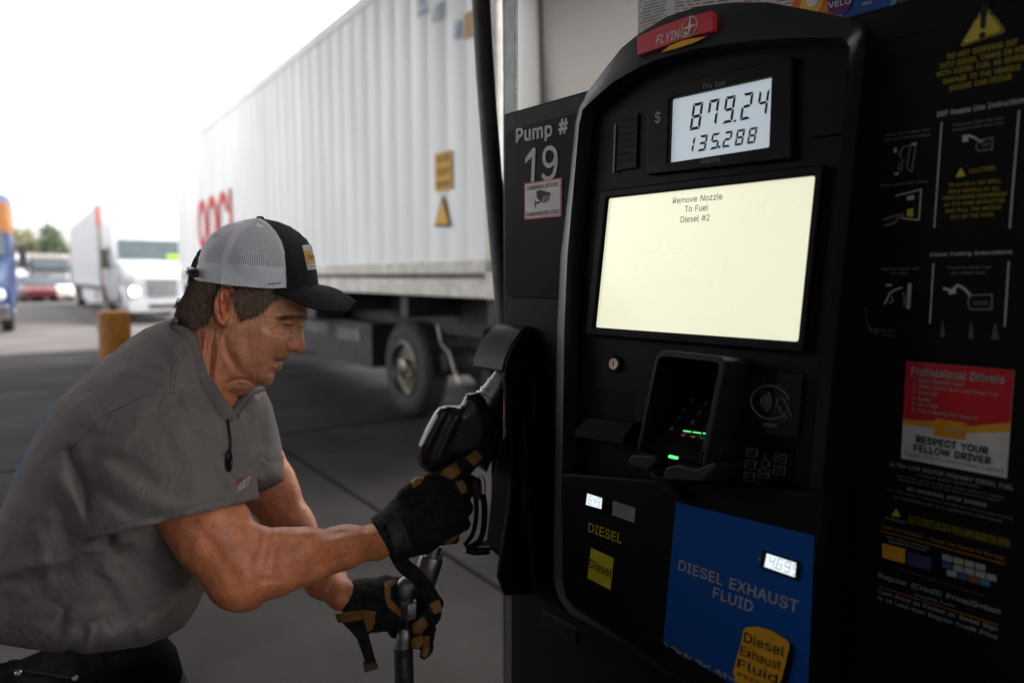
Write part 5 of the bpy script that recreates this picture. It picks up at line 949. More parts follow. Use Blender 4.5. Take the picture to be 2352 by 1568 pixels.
class Vox:                                               # implicit body sampled in the driver's frame
    def __init__(s, lo, hi, h):
        s.lo = np.array(lo, float); s.h = h; s.n = np.ceil((np.array(hi)-s.lo)/h).astype(int)+1
        ax = [s.lo[k]+h*np.arange(s.n[k]) for k in range(3)]
        s.A, s.B, s.C = [g.astype(np.float32) for g in np.meshgrid(*ax, indexing='ij')]
        s.F = np.full(s.A.shape, 1.0, np.float32)
    def union(s, D, k=0.0):
        if k <= 0: s.F = np.minimum(s.F, D)
        else: hh = np.clip(.5+.5*(s.F-D)/k, 0, 1); s.F = s.F*(1-hh)+D*hh-k*hh*(1-hh)
    def cone(s, p, q, r0, r1, flat=1.0):                 # tapered capsule between points of the frame; flat > 1 thins it along c
        p = np.array(p, float); q = np.array(q, float); X, Y, Z = s.A-p[0], s.B-p[1], (s.C-p[2])*flat
        d = q-p; d[2] *= flat; L = d@d; t = np.clip((X*d[0]+Y*d[1]+Z*d[2])/L, 0, 1)
        return np.sqrt((X-t*d[0])**2+(Y-t*d[1])**2+(Z-t*d[2])**2)-(r0+(r1-r0)*t)
    def chain(s, pts, k=0.0, flat=1.0):
        D = None
        for (p, r0), (q, r1) in zip(pts, pts[1:]):
            c = s.cone(p, q, r0, r1, flat)
            if D is None: D = c
            elif k <= 0: D = np.minimum(D, c)
            else: hh = np.clip(.5+.5*(D-c)/k, 0, 1); D = D*(1-hh)+c*hh-k*hh*(1-hh)
        return D
    def pxy(s):                                          # where each sample falls in the picture
        W = MF.o+s.A[..., None]*E1.astype(np.float32)+s.B[..., None]*UP.astype(np.float32)+s.C[..., None]*E3.astype(np.float32)-CAM.astype(np.float32)
        fw = W[..., 1]*cos(PITCH)-W[..., 2]*sin(PITCH); up = W[..., 1]*sin(PITCH)+W[..., 2]*cos(PITCH)
        return CX+F*W[..., 0]/fw, CY-F*up/fw
    def mesh(s):
        V, Q = surface_nets(s.F, s.lo, s.h); return MF.o+V[:, :1]*E1+V[:, 1:2]*UP+V[:, 2:3]*E3, Q
def project(V):
    W = np.asarray(V)-CAM; fw = W[:, 1]*cos(PITCH)-W[:, 2]*sin(PITCH); up = W[:, 1]*sin(PITCH)+W[:, 2]*cos(PITCH)
    return CX+F*W[:, 0]/fw, CY-F*up/fw
def loc(x, y, d): p = MF.uv(x, y, d); return (p[0], p[1], d)
def locz(x, y, z): p = CAM+ray(x, y)*z-MF.o; return (p@E1, p@UP, p@E3)
def fast_mesh(name, V, Q, mats, mi=None, parent=None, off=None, tint=None, smooth=True, relax=0):
    V = np.array(V, float); Q = np.array(Q)
    for _ in range(relax):
        acc = np.zeros_like(V); c = np.zeros(len(V))
        for a, b in ((0, 1), (1, 2), (2, 3), (3, 0)):
            np.add.at(acc, Q[:, a], V[Q[:, b]]); np.add.at(acc, Q[:, b], V[Q[:, a]]); np.add.at(c, Q[:, a], 1); np.add.at(c, Q[:, b], 1)
        V = np.where(c[:, None] > 0, V*.5+.5*acc/np.maximum(c, 1)[:, None], V)
    o = np.array(off if off is not None else ROOT[parent.name]); me = bpy.data.meshes.new(name); n, m = len(V), len(Q); k = Q.shape[1]
    me.vertices.add(n); me.vertices.foreach_set('co', (V-o).astype(np.float32).ravel()); me.loops.add(m*k); me.loops.foreach_set('vertex_index', Q.astype(np.int32).ravel())
    me.polygons.add(m); me.polygons.foreach_set('loop_start', np.arange(0, m*k, k, dtype=np.int32)); me.polygons.foreach_set('loop_total', np.full(m, k, np.int32))
    for t in mats: me.materials.append(t)
    if mi is not None: me.polygons.foreach_set('material_index', np.asarray(mi, np.int32))
    me.polygons.foreach_set('use_smooth', np.full(m, smooth)); me.update(calc_edges=True); me.validate()
    if tint is not None:
        at = me.color_attributes.new('tint', 'FLOAT_COLOR', 'POINT'); col = np.ones((n, 4), np.float32); col[:, :3] = tint; at.data.foreach_set('color', col.ravel())
    ob = bpy.data.objects.new(name, me); S.collection.objects.link(ob); ROOT[ob.name] = o
    if parent: ob.parent = parent
    return ob
def join_geo(parts):
    Vs, Qs, Ts, o = [], [], [], 0
    for V, Q, T in parts: Vs.append(V); Qs.append(Q+o); Ts.append(T); o += len(V)
    return np.concatenate(Vs), np.concatenate(Qs), np.concatenate(Ts)

PER = thing('person', 'man in a grey T-shirt, mesh-backed cap and work gloves bending to lift the nozzle', 'person', tuple(MF.pt(-.35, 0, 0)[:2])+(0,))
skin = mat('skin', (0.76, 0.355, 0.205), rough=.43, var=.10, scale=55, bump=.5, bscale=280, sss=.10, attr='tint', rvar=.08, spec=.5)

# ---- head and neck: a relief over the middle plane, mirrored
HP = [(1092, 775), (1084, 815), (1074, 850), (1052, 872), (1044, 884), (1047, 915), (1053, 960), (1057, 1010), (1057, 1060), (1050, 1088), (1030, 1101), (1005, 1099), (985, 1090), (962, 1090), (952, 1108), (936, 1133), (922, 1143), (905, 1145), (902, 1150), (897, 1154), (896, 1159), (897, 1168), (897, 1186), (892, 1212), (872, 1226), (850, 1230), (843, 1255), (838, 1280), (828, 1305), (800, 1328), (760, 1336), (725, 1322), (708, 1328), (690, 1352), (650, 1380), (600, 1402), (555, 1413), (515, 1408), (500, 1425), (505, 1480), (540, 1600), (420, 1640), (330, 1560), (270, 1380), (220, 1200), (180, 1060), (150, 940), (128, 850), (131, 810), (142, 775), (165, 725), (195, 665), (222, 605), (245, 560), (275, 470), (330, 370), (420, 270), (540, 205), (680, 185), (820, 215), (950, 290), (1035, 400), (1080, 560), (1098, 690)]
st = 4; gx = np.arange(100, 1080, st); gy = np.arange(170, 1644, st); GX, GY = np.meshgrid(gx.astype(float), gy.astype(float))
dH = seg_dist(GX, GY, HP, True); inH = inside(GX, GY, HP)
WH = rbf(GX, GY, [(600, 450, .078), (850, 450, .076), (350, 500, .064), (1000, 650, .060), (700, 720, .077), (480, 720, .075), (250, 720, .058), (880, 800, .065), (1000, 820, .046), (900, 890, .053), (800, 960, .067), (700, 1000, .069), (560, 900, .072), (950, 950, .036), (1000, 930, .018), (1020, 1040, .016), (965, 1050, .025), (900, 1040, .047), (800, 1080, .061), (650, 1120, .066), (520, 1050, .066), (850, 1140, .034), (920, 1115, .022), (880, 1195, .022), (780, 1200, .046), (800, 1285, .028), (700, 1250, .050), (600, 1250, .058), (480, 1200, .060), (640, 1345, .036), (560, 1370, .038), (400, 1050, .063), (300, 1000, .058), (220, 900, .052), (400, 1350, .063), (300, 1250, .062), (450, 1560, .066), (300, 1480, .066), (170, 800, .05), (1040, 980, .012)], .0005)
RH = np.clip(rbf(GX, GY, [(600, 400, 260), (1050, 650, 150), (1070, 800, 70), (1040, 900, 30), (1040, 1000, 34), (1040, 1080, 36), (960, 1100, 30), (900, 1130, 34), (880, 1190, 36), (820, 1290, 70), (700, 1330, 60), (560, 1390, 70), (520, 1480, 80), (300, 1300, 170), (150, 800, 120), (200, 650, 150), (300, 400, 220)]), 22, 300)
def stroke_h(pts, w_, amp): return amp*np.exp(-(seg_dist(GX, GY, pts)/w_)**2)
def blob(pts, soft, amp): D = seg_dist(GX, GY, pts, True)*np.where(inside(GX, GY, pts), -1, 1); return amp/(1+np.exp(np.clip(D/soft, -30, 30)))
HH = np.maximum(WH, .006)
EAR = [(490, 606), (455, 618), (430, 655), (416, 720), (414, 780), (424, 840), (446, 888), (478, 908), (502, 895), (516, 860), (520, 820), (534, 775), (548, 730), (555, 680), (552, 645), (530, 612)]
HH += blob(EAR, 5, .013)+stroke_h([(545, 690), (548, 650), (525, 618), (490, 612), (455, 628), (434, 665), (424, 730), (424, 800), (440, 860), (470, 895)], 11, .0055)
HH += stroke_h([(470, 690), (480, 660), (510, 650), (520, 690)], 14, -.004)+blob([(470, 740), (490, 715), (520, 740), (515, 790), (490, 810), (468, 785)], 8, -.011)+stroke_h([(455, 680), (462, 760), (470, 810)], 9, .003)+stroke_h([(450, 660), (446, 720), (447, 800), (462, 850)], 8, -.004)+stroke_h([(520, 770), (524, 800)], 8, .003)+blob([(440, 850), (480, 840), (510, 860), (480, 905), (450, 890)], 8, .003)
HH += stroke_h([(404, 700), (402, 800), (428, 880), (470, 915)], 9, -.006)
HH += blob([(875, 862), (920, 856), (985, 872), (990, 905), (940, 925), (885, 905)], 13, -.0105)+stroke_h([(868, 838), (920, 826), (980, 836), (1040, 852)], 17, .0062)          # eye socket and brow
HH += blob([(895, 878), (930, 866), (968, 876), (975, 892), (940, 906), (900, 898)], 7, .0070)+stroke_h([(892, 886), (930, 892), (972, 894)], 4, -.0032)+stroke_h([(888, 872), (930, 860), (975, 868)], 4, -.0016)+stroke_h([(895, 915), (930, 928), (965, 924)], 6, -.0013)+stroke_h([(885, 935), (930, 950), (965, 940)], 10, .0016)
for k in range(4): HH += stroke_h([(880, 880+k*9), (835, 860+k*20), (805, 852+k*26)], 4, -.0014)
HH += blob([(930, 1040), (960, 1010), (995, 1040), (990, 1085), (955, 1090), (930, 1070)], 9, .006)+stroke_h([(958, 1005), (930, 1030), (924, 1062), (940, 1090)], 6, -.0032)+blob([(975, 1078), (1000, 1082), (1005, 1094), (980, 1096)], 4, -.006)
HH += stroke_h([(930, 1080), (900, 1110), (862, 1150), (830, 1200), (818, 1250)], 9, -.0045)+stroke_h([(905, 1080), (860, 1120), (820, 1180)], 26, .0035)
HH += stroke_h([(838, 1136), (870, 1143), (910, 1150)], 6, -.006)+stroke_h([(862, 1162), (890, 1176)], 9, .003)+stroke_h([(880, 1130), (915, 1135)], 8, .002)+stroke_h([(838, 1150), (828, 1180)], 6, -.0025)+stroke_h([(850, 1228), (800, 1236)], 8, -.0036)+blob([(780, 1260), (830, 1245), (835, 1300), (790, 1322)], 12, .004)
HH += stroke_h([(700, 1318), (660, 1290), (600, 1280), (540, 1290), (500, 1310)], 12, -.0055)+stroke_h([(712, 1250), (705, 1300)], 9, -.0025)+stroke_h([(520, 1405), (470, 1395), (425, 1400), (410, 1425)], 7, -.0035)+stroke_h([(640, 1350), (560, 1340), (500, 1360)], 16, .003)
HH += stroke_h([(470, 940), (440, 1080), (420, 1250), (430, 1400)], 22, .0042)+stroke_h([(410, 930), (385, 1100), (375, 1260)], 12, -.0028)+stroke_h([(350, 950), (330, 1080), (330, 1200)], 14, .0022)
for k in range(7): HH += stroke_h([(240+k*34, 930+k*8), (262+k*30, 1030), (300+k*24, 1150)], 5, -.0008)
for k in range(3): HH += stroke_h([(1040, 775+k*14), (980, 765+k*14), (920, 770+k*14)], 4, -.0012)
HH += stroke_h([(760, 960), (850, 985), (900, 1000)], 36, .003)+stroke_h([(640, 1000), (660, 1120), (700, 1200)], 40, -.0018)
HH += stroke_h([(455, 940), (500, 1080), (580, 1210), (690, 1296)], 34, -.0045)
HH += .00030*vnoise(GX, GY, 34, 3)+.00012*vnoise(GX, GY, 13, 4)
Hd = np.where(inH, HH*rnd(dH, RH), 0)
# skin colour: redder nose, cheek, ear and neck, darker brow and beard shadow, lips, freckles; mouth slit and nostril hollow shaded in the tint
T = np.ones(GX.shape+(3,), np.float32)
def tintb(pts, soft, col):
    D = seg_dist(GX, GY, pts, True)*np.where(inside(GX, GY, pts), -1, 1); a = (1/(1+np.exp(np.clip(D/soft, -30, 30))))[..., None]; T[:] = T*(1-a)+T*np.array(col)*a
tintb([(960, 1000), (1070, 1000), (1070, 1110), (940, 1100)], 20, (1.0, .78, .78)); tintb([(720, 950), (900, 960), (900, 1080), (760, 1120), (660, 1060)], 50, (1.0, .84, .82)); tintb(EAR, 8, (1.0, .72, .68))
tintb([(250, 930), (480, 930), (620, 1200), (520, 1420), (380, 1500), (250, 1200)], 60, (.92, .72, .64)); tintb([(862, 1150), (905, 1165), (898, 1212), (862, 1190)], 7, (.82, .62, .64)); tintb([(870, 1125), (925, 1132), (910, 1150), (840, 1142)], 6, (.8, .6, .6)); tintb([(838, 1138), (900, 1147), (890, 1162), (845, 1152)], 4, (.12, .06, .06))
tintb([(600, 1150), (840, 1180), (840, 1320), (700, 1330), (560, 1260)], 40, (.92, .86, .84)); tintb([(892, 888), (935, 894), (970, 896), (966, 903), (930, 904)], 3, (.10, .09, .09)); tintb([(974, 1079), (1000, 1083), (1004, 1094), (980, 1096)], 3, (.25, .15, .14)); tintb([(866, 846), (920, 830), (1000, 836), (1060, 852), (1000, 856), (920, 852)], 9, (.62, .55, .52))
r_ = np.random.default_rng(5)
for k in range(160):
    x, y = r_.uniform(230, 1040), r_.uniform(700, 1380); R_ = r_.uniform(2.5, 6); T *= (1-np.exp(-((GX-x)**2+(GY-y)**2)/R_**2)[..., None]*np.array([.18, .32, .36]))
scalp = ((GY < 640+np.clip((GX-560)*.05, 0, 40)) | (inside(GX, GY, [(100, 560), (470, 600), (430, 640), (405, 720), (380, 800), (330, 850), (250, 890), (170, 880), (110, 850)])) | inside(GX, GY, [(550, 620), (830, 640), (870, 660), (800, 700), (740, 790), (690, 810), (640, 815), (600, 850), (598, 790), (560, 720)])) & (GX < 900)
T[scalp] *= np.array([.30, .34, .38])
Di = 440+GX/2.53, 560+GY/2.529; NX, NY = GX.shape[1], GX.shape[0]
ID = np.full(GX.shape, -1); ID[inH] = np.arange(inH.sum()); sel = np.argwhere(inH)
Vn = np.array([MF.px(Di[0][j, i]*.8167, Di[1][j, i]*.8167, Hd[j, i]) for j, i in sel])
rel = Vn-MF.o; Vf = MF.o+np.outer(rel@E1, E1)+np.outer(rel@UP, UP)-np.outer(rel@E3, E3)
q = np.stack([ID[:-1, :-1], ID[:-1, 1:], ID[1:, 1:], ID[1:, :-1]], -1).reshape(-1, 4); q = q[(q >= 0).all(1)][:, ::-1]
tn = T[inH]; nh = len(Vn)
# stitch the two halves along their common border so that the head is closed
ed = np.concatenate([q[:, [0, 1]], q[:, [1, 2]], q[:, [2, 3]], q[:, [3, 0]]]); key = np.sort(ed, 1); _, inv, ct2 = np.unique(key, axis=0, return_inverse=True, return_counts=True); be = ed[ct2[inv.ravel()] == 1]
stitch = np.stack([be[:, 1], be[:, 0], be[:, 0]+nh, be[:, 1]+nh], 1)
head_geo = (np.concatenate([Vn, Vf]), np.concatenate([q, q[:, ::-1]+nh, stitch]), np.concatenate([tn, tn]))

# ---- arms and a rough trunk under the clothes
VX = Vox((-.30, -.78, -.25), (.62, -.05, .30), .0032)
A1 = [(loc(395, 1010, .10), .062), (loc(432, 1130, .155), .0535), (loc(488, 1222, .18), .0485), (loc(548, 1314, .195), .0415)]
A2 = [(loc(552, 1332, .195), .037), (loc(630, 1294, .185), .041), (loc(700, 1276, .165), .0355), (loc(790, 1256, .13), .0295), (locz(868, 1242, 1.105), .0245), (locz(940, 1210, 1.165), .016)]
VX.union(VX.chain(A1, .02)); VX.union(VX.chain(A2, .02), .022)
VX.union(VX.cone(loc(600, 1245, .20), loc(690, 1258, .185), .014, .018), .03)                 # brachioradialis along the top
VX.union(VX.cone(loc(558, 1372, .192), loc(575, 1378, .19), .013, .012), .02)                 # point of the elbow
B1 = [(loc(596, 1040, -.165), .040), (loc(620, 1120, -.165), .046), (loc(668, 1215, -.14), .042), (loc(700, 1275, -.11), .038)]
B2 = [(loc(700, 1275, -.11), .038), (loc(745, 1325, -.07), .034), (locz(785, 1366, 1.20), .022), (locz(840, 1384, 1.24), .014)]
VX.union(VX.chain(B1, .02)); VX.union(VX.chain(B2, .02), .02)
VX.union(VX.chain([(loc(430, 900, .0), .075), (loc(300, 1050, 0), .11), (loc(200, 1300, 0), .09)], .03), .03)
PX_, PY_ = VX.pxy()
near = VX.C > .05
def vstroke(pts, w_, amp, mask=None): VX.F += np.where(near if mask is None else mask, -amp*np.exp(-(seg_dist(PX_, PY_, pts)/w_)**2), 0).astype(np.float32)
for pts, w_, amp in (([(640, 1232), (690, 1240), (740, 1230), (790, 1222)], 7, -.0016), ([(620, 1215), (612, 1260), (600, 1300)], 6, -.0018), ([(640, 1225), (628, 1270), (622, 1310)], 5, -.0012), ([(600, 1215), (585, 1262), (570, 1300)], 6, -.0010), ([(440, 1195), (500, 1270), (540, 1340)], 16, -.0022), ([(760, 1240), (820, 1228), (860, 1225)], 5, .0018), ([(700, 1262), (760, 1258), (812, 1246), (850, 1240)], 4, .0016), ([(720, 1300), (790, 1280), (850, 1258)], 6, -.0012), ([(600, 1345), (680, 1340), (760, 1318)], 20, .0022), ([(560, 1350), (600, 1330), (640, 1330)], 8, -.0018), ([(835, 1215), (842, 1240), (850, 1262)], 5, -.001)): vstroke(pts, w_, amp)
VX.F += (.0007*vnoise(PX_, PY_, 18, 8)+.0005*vnoise(PX_, PY_, 8, 9)).astype(np.float32)
Va, Qa = VX.mesh(); pa, qa = project(Va); Ta = np.ones((len(Va), 3), np.float32)*np.array([.93, .66, .50])
r_ = np.random.default_rng(6)
for k in range(1000):
    i_ = r_.integers(len(Va)); R_ = r_.uniform(.0009, .0024); Ta *= (1-np.exp(-((Va-Va[i_])**2).sum(1)/R_**2)[:, None]*np.array([.30, .46, .52]))
Ta *= (1+.10*vnoise(pa, qa, 34, 12)+.05*vnoise(pa, qa, 11, 13))[:, None]
del PX_, PY_, VX
V_, Q_, T_ = join_geo([head_geo, (Va, Qa, Ta)])
fast_mesh('body', V_, Q_, [skin], parent=PER, tint=T_, relax=1)

# ---- T-shirt
TP = [(403, 735), (372, 740), (335, 753), (300, 775), (265, 803), (225, 832), (180, 872), (135, 915), (95, 968), (62, 1030), (35, 1085), (15, 1135), (-10, 1190), (-35, 1270), (-60, 1380), (-72, 1470), (0, 1479), (60, 1489), (130, 1498), (160, 1492), (190, 1502), (240, 1496), (330, 1484), (385, 1462), (425, 1437), (452, 1395), (480, 1330), (505, 1270), (525, 1205), (560, 1170), (572, 1136), (600, 1130), (662, 1109), (655, 1060), (640, 990), (625, 930), (606, 891), (578, 902), (552, 922), (536, 948), (526, 962)]
NL = [(526, 962), (512, 940), (498, 915), (476, 872), (453, 806), (434, 758), (403, 735)]
poly = TP+NL[1:-1]
sx = np.arange(-90, 700, 4.0); sy = np.arange(700, 1530, 4.0); SX, SY = np.meshgrid(sx, sy)
dS = seg_dist(SX, SY, TP); dN = seg_dist(SX, SY, NL); inS = inside(SX, SY, poly); sdS = np.minimum(dS, dN)*np.where(inS, -1, 1)
WS = rbf(SX, SY, [(390, 860, .145), (434, 770, .085), (476, 880, .092), (515, 960, .075), (530, 1060, .055), (590, 990, -.045), (640, 1050, -.10), (350, 1300, .165), (200, 1200, .185), (60, 1250, .15), (250, 900, .135), (150, 1000, .15), (420, 1380, .115), (230, 1450, .165), (20, 1420, .13), (330, 790, .07), (480, 1150, .13), (570, 1130, .0), (420, 1050, .17), (300, 1030, .18)], .002)
RS = np.clip(rbf(SX, SY, [(100, 1000, 120), (300, 790, 90), (600, 950, 45), (640, 1080, 40), (450, 1350, 90), (200, 1480, 30), (0, 1300, 130), (560, 1150, 40)]), 20, 140)
gS = rnd(dS, RS); DT = np.clip(rbf(SX, SY, [(150, 1200, .16), (300, 800, .10), (600, 950, .07), (640, 1080, .06), (430, 1350, .14), (200, 1480, .05)]), .03, .18)
wf = WS-DT*(1-gS)-.016*(1-rnd(dN, 16.0)); wb = WS-DT*(1+gS)-.16*np.clip(dS/200, 0, 1)
def ss(pts, w_, amp):
    global wf; wf = wf+amp*np.exp(-(seg_dist(SX, SY, pts)/w_)**2)
for pts, w_, amp in (([(-10, 1310), (80, 1300), (170, 1278), (250, 1258), (300, 1240)], 18, .008), ([(0, 1335), (90, 1328), (180, 1305), (260, 1275)], 14, -.005), ([(480, 1330), (400, 1400), (330, 1440), (250, 1460)], 24, .008), ([(440, 1300), (390, 1370), (340, 1420)], 14, -.006), ([(250, 1250), (330, 1290), (400, 1350)], 20, -.007), ([(240, 1300), (300, 1380), (330, 1460)], 16, .006), ([(160, 1040), (190, 1110), (225, 1200), (250, 1240)], 14, -.016), ([(120, 1080), (170, 1150), (210, 1230)], 18, .007), ([(150, 1470), (170, 1430), (230, 1400)], 12, .006), ([(340, 760), (395, 790), (420, 850), (430, 900)], 8, .005), ([(355, 765), (380, 800), (392, 860)], 6, -.005), ([(300, 800), (350, 830), (395, 850)], 7, .0045), ([(290, 830), (340, 845), (385, 868)], 5, -.004), ([(260, 850), (330, 862), (380, 880)], 7, .003), ([(180, 930), (230, 980), (300, 1000)], 16, .004), ([(90, 1100), (140, 1180), (160, 1280)], 22, -.006), ([(40, 1150), (90, 1240), (110, 1330)], 18, .006), ([(520, 960), (532, 1020), (528, 1080)], 6, -.010), ([(600, 900), (600, 1000), (575, 1100)], 12, -.006), ([(550, 940), (560, 1010), (560, 1090)], 8, .005), ([(620, 960), (628, 1030), (600, 1100)], 9, .005), ([(90, 1478), (130, 1440), (150, 1400)], 9, -.006), ([(300, 1480), (310, 1440), (350, 1400)], 9, -.005), ([(200, 1490), (210, 1440)], 8, .006), ([(155, 1050), (178, 1120), (215, 1225)], 5, -.005), ([(170, 1045), (196, 1115), (232, 1215)], 4, .003), ([(60, 1318), (150, 1296), (235, 1268)], 5, -.0035), ([(250, 1262), (310, 1300), (350, 1345)], 5, -.003), ([(120, 1496), (135, 1455), (150, 1430)], 4, -.004), ([(270, 1492), (262, 1455), (240, 1425)], 4, -.003), ([(345, 1480), (362, 1440), (372, 1400)], 5, -.003), ([(30, 1482), (48, 1440), (80, 1405)], 5, -.003), ([(330, 775), (372, 800), (388, 850)], 4, -.003), ([(320, 812), (355, 835), (378, 862)], 3.5, -.0025)): ss(pts, w_, amp)
wf += .0013*vnoise(SX, SY, 60, 21)+.0016*vnoise(SX*.6+SY*.5, SY*1.6-SX*.5, 44, 22)+.0006*vnoise(SX, SY, 18, 25)
VS = Vox((-.42, -.74, -.40), (.26, .08, .31), .0031)
px_, py_ = VS.pxy(); ux, uy = (px_+90)/4.0, (py_-700)/4.0
D = np.maximum(VS.C-bilin(wf.astype(np.float32), ux, uy), bilin(wb.astype(np.float32), ux, uy)-VS.C)
D = np.maximum(D*.75, bilin(sdS.astype(np.float32), ux, uy)*.00062); VS.F = D.astype(np.float32)
# near sleeve: a flared, flattened cone cut at the hem, hollow below
SL = [(loc(372, 960, .085), .086), (loc(392, 1060, .125), .098), (loc(405, 1190, .150), .1035), (loc(425, 1290, .165), .110)]
Dl = VS.chain(SL, .03, 1.18)
hem0, hem1 = np.array((243, 1230.)), np.array((566, 1152.)); hd = (hem1-hem0)/np.linalg.norm(hem1-hem0); hn = np.array([-hd[1], hd[0]])
past = ((px_-hem0[0])*hn[0]+(py_-hem0[1])*hn[1])*.00060-.012*np.clip((VS.C-.15)*-6, -1, 1)*0
for pts, w_, amp in (([(420, 905), (470, 1000), (520, 1100)], 13, .004), ([(440, 900), (495, 1000), (540, 1090)], 9, -.004), ([(250, 1080), (330, 1140), (430, 1170)], 20, .005), ([(220, 1120), (300, 1180), (380, 1195)], 14, -.005), ([(400, 960), (440, 1060), (460, 1150)], 24, .004), ([(200, 1040), (280, 1060), (350, 1100)], 18, -.004), ([(470, 950), (510, 1040), (540, 1140)], 8, .004), ([(330, 930), (300, 1000), (230, 1050)], 16, .003)): Dl = Dl-np.where(VS.C > .08, amp*np.exp(-(seg_dist(px_, py_, pts)/w_)**2), 0).astype(np.float32)
Dl = Dl-(.0014*vnoise(px_, py_, 40, 23)+.0008*vnoise(px_, py_, 16, 24)).astype(np.float32)
inner_ = Dl+.0095; Dl2 = np.maximum(Dl, past)
band = np.abs(past+.011) < .0013; Dl2 = Dl2+np.where(band, .0011, 0)
hollow = np.maximum(inner_, -(past+.035)); Dl2 = np.maximum(Dl2, -hollow)
VS.union(Dl2.astype(np.float32), .008)
Vs_, Qs_ = VS.mesh(); del VS, px_, py_, D, Dl, Dl2, inner_, hollow, past, band, ux, uy
cotton = mat('grey_cotton', (0.198, 0.172, 0.162), rough=.9, var=.03, scale=400, bump=.5, bscale=900, spec=.15, attr='tint')
n_ = cotton.node_tree; b0 = n_.nodes['Principled BSDF']; old_ = b0.inputs['Normal'].links[0].from_socket; w2_ = n_.nodes.new('ShaderNodeTexNoise'); w2_.inputs['Scale'].default_value = 17; w2_.inputs['Detail'].default_value = 5; w2_.inputs['Distortion'].default_value = 1.2
n_.links.new(n_.nodes['Texture Coordinate'].outputs['Object'], w2_.inputs['Vector']); bb_ = n_.nodes.new('ShaderNodeBump'); bb_.inputs['Strength'].default_value = .55; bb_.inputs['Distance'].default_value = .012; n_.links.new(w2_.outputs['Fac'], bb_.inputs['Height']); n_.links.new(old_, bb_.inputs['Normal']); n_.links.new(bb_.outputs[0], b0.inputs['Normal'])
xs, ys = project(Vs_); Ts_ = np.ones((len(Vs_), 3), np.float32)*(1+.02*vnoise(xs, ys, 60, 31)+.03*vnoise(xs, ys, 7, 32))[:, None]
# the worn print down the back (blue and pale) and the small chest print
bk = [H2(*p) for p in ((425, 195), (330, 255), (250, 335), (185, 430), (130, 520), (85, 610), (60, 690))]
db = seg_dist(xs, ys, bk); nz_ = vnoise(xs, ys, 12, 33); m_ = (db < 15+4*nz_) & (nz_ > -.45); m2 = m_ & (ys > 925)
Ts_[m_] = np.array([1.5, 1.65, 1.9])*(1+.3*nz_[m_])[:, None]; Ts_[m2] = np.array([.5, .95, 1.7])*(1+.25*nz_[m2])[:, None]
SH = fast_mesh('t_shirt', Vs_, Qs_, [cotton], parent=PER, tint=Ts_, relax=1)
from mathutils.bvhtree import BVHTree
def bvh_of(V, Q): return BVHTree.FromPolygons([tuple(v) for v in V], [tuple(int(k) for k in f) for f in Q])
BS = bvh_of(Vs_, Qs_)
def hit(bv, x, y, lift=.001, fallback=1.0):
    r = ray(x, y); L = np.linalg.norm(r); h_ = bv.ray_cast(Vector(CAM), Vector(r/L))
    if h_[0] is None: return CAM+r*fallback
    return np.array(h_[0])-r/L*lift
def on_shirt(pts, n=8, lift=.0006): return [hit(BS, x, y, lift) for x, y in smooth_line(pts, n)]
seamm = mat('shirt_seam', (0.15, 0.135, 0.13), rough=.95, var=.1, scale=200, spec=.1)
b = MB()
for pts in ([H2(725, 362), H2(640, 366), H2(560, 392), H2(500, 425), H2(430, 460), H2(360, 535), H2(290, 597)], [H2(708, 362), H2(712, 300), H2(722, 250), H2(770, 170)], [H2(724, 362), H2(728, 300), H2(738, 255), H2(780, 190)], [H2(425, 928), H2(600, 880), H2(800, 832), H2(1010, 785)], [H2(290, 600), H2(330, 690), H2(385, 820), H2(430, 950)]):
    P = on_shirt(pts); P = [p for i, p in enumerate(P) if i == 0 or np.linalg.norm(p-P[i-1]) < .04]
    if len(P) > 2: b.tube(P, .0006, seamm, seg=6)
b.build('stitching', SH)
# collar band: ribbed strip round the neck opening
col_m = mat('collar_rib', (0.170, 0.150, 0.142), rough=.95, var=.08, scale=80, bump=.5, bscale=700, spec=.1)
ctl = [(398, 731), (412, 738), (436, 762), (455, 808), (477, 872), (499, 915), (514, 940), (527, 962)]; b = MB()
P = [hit(BS, x-7, y+2, .002, 1.05) for x, y in smooth_line([(403, 745)]+ctl[2:], 6)]
dpt = [np.dot(p-MF.o, E3) for p in P]; dsm = np.convolve(np.pad(dpt, 4, mode='edge'), np.ones(9)/9, 'valid'); P = [MF.pt(np.dot(p-MF.o, E1), np.dot(p-MF.o, UP), d_) for p, d_ in zip(P, dsm)]
b.tube(P, [.004]+[.009]*(len(P)-1), col_m, seg=12, squash=.45)
P2 = [P[-1], MP(536, 946, .045), MP(556, 918, .005), MP(580, 900, -.03), MP(600, 892, -.06)]; b.tube(smooth_line(P2, 5), .008, col_m, seg=12, squash=.6)
P3 = [P[0], MP(401, 737, .05), MP(404, 737, 0), MP(420, 748, -.05), MP(480, 830, -.075), MP(560, 905, -.06)]; b.tube(smooth_line(P3, 6), .0045, col_m, seg=10)
b.build('collar', SH)
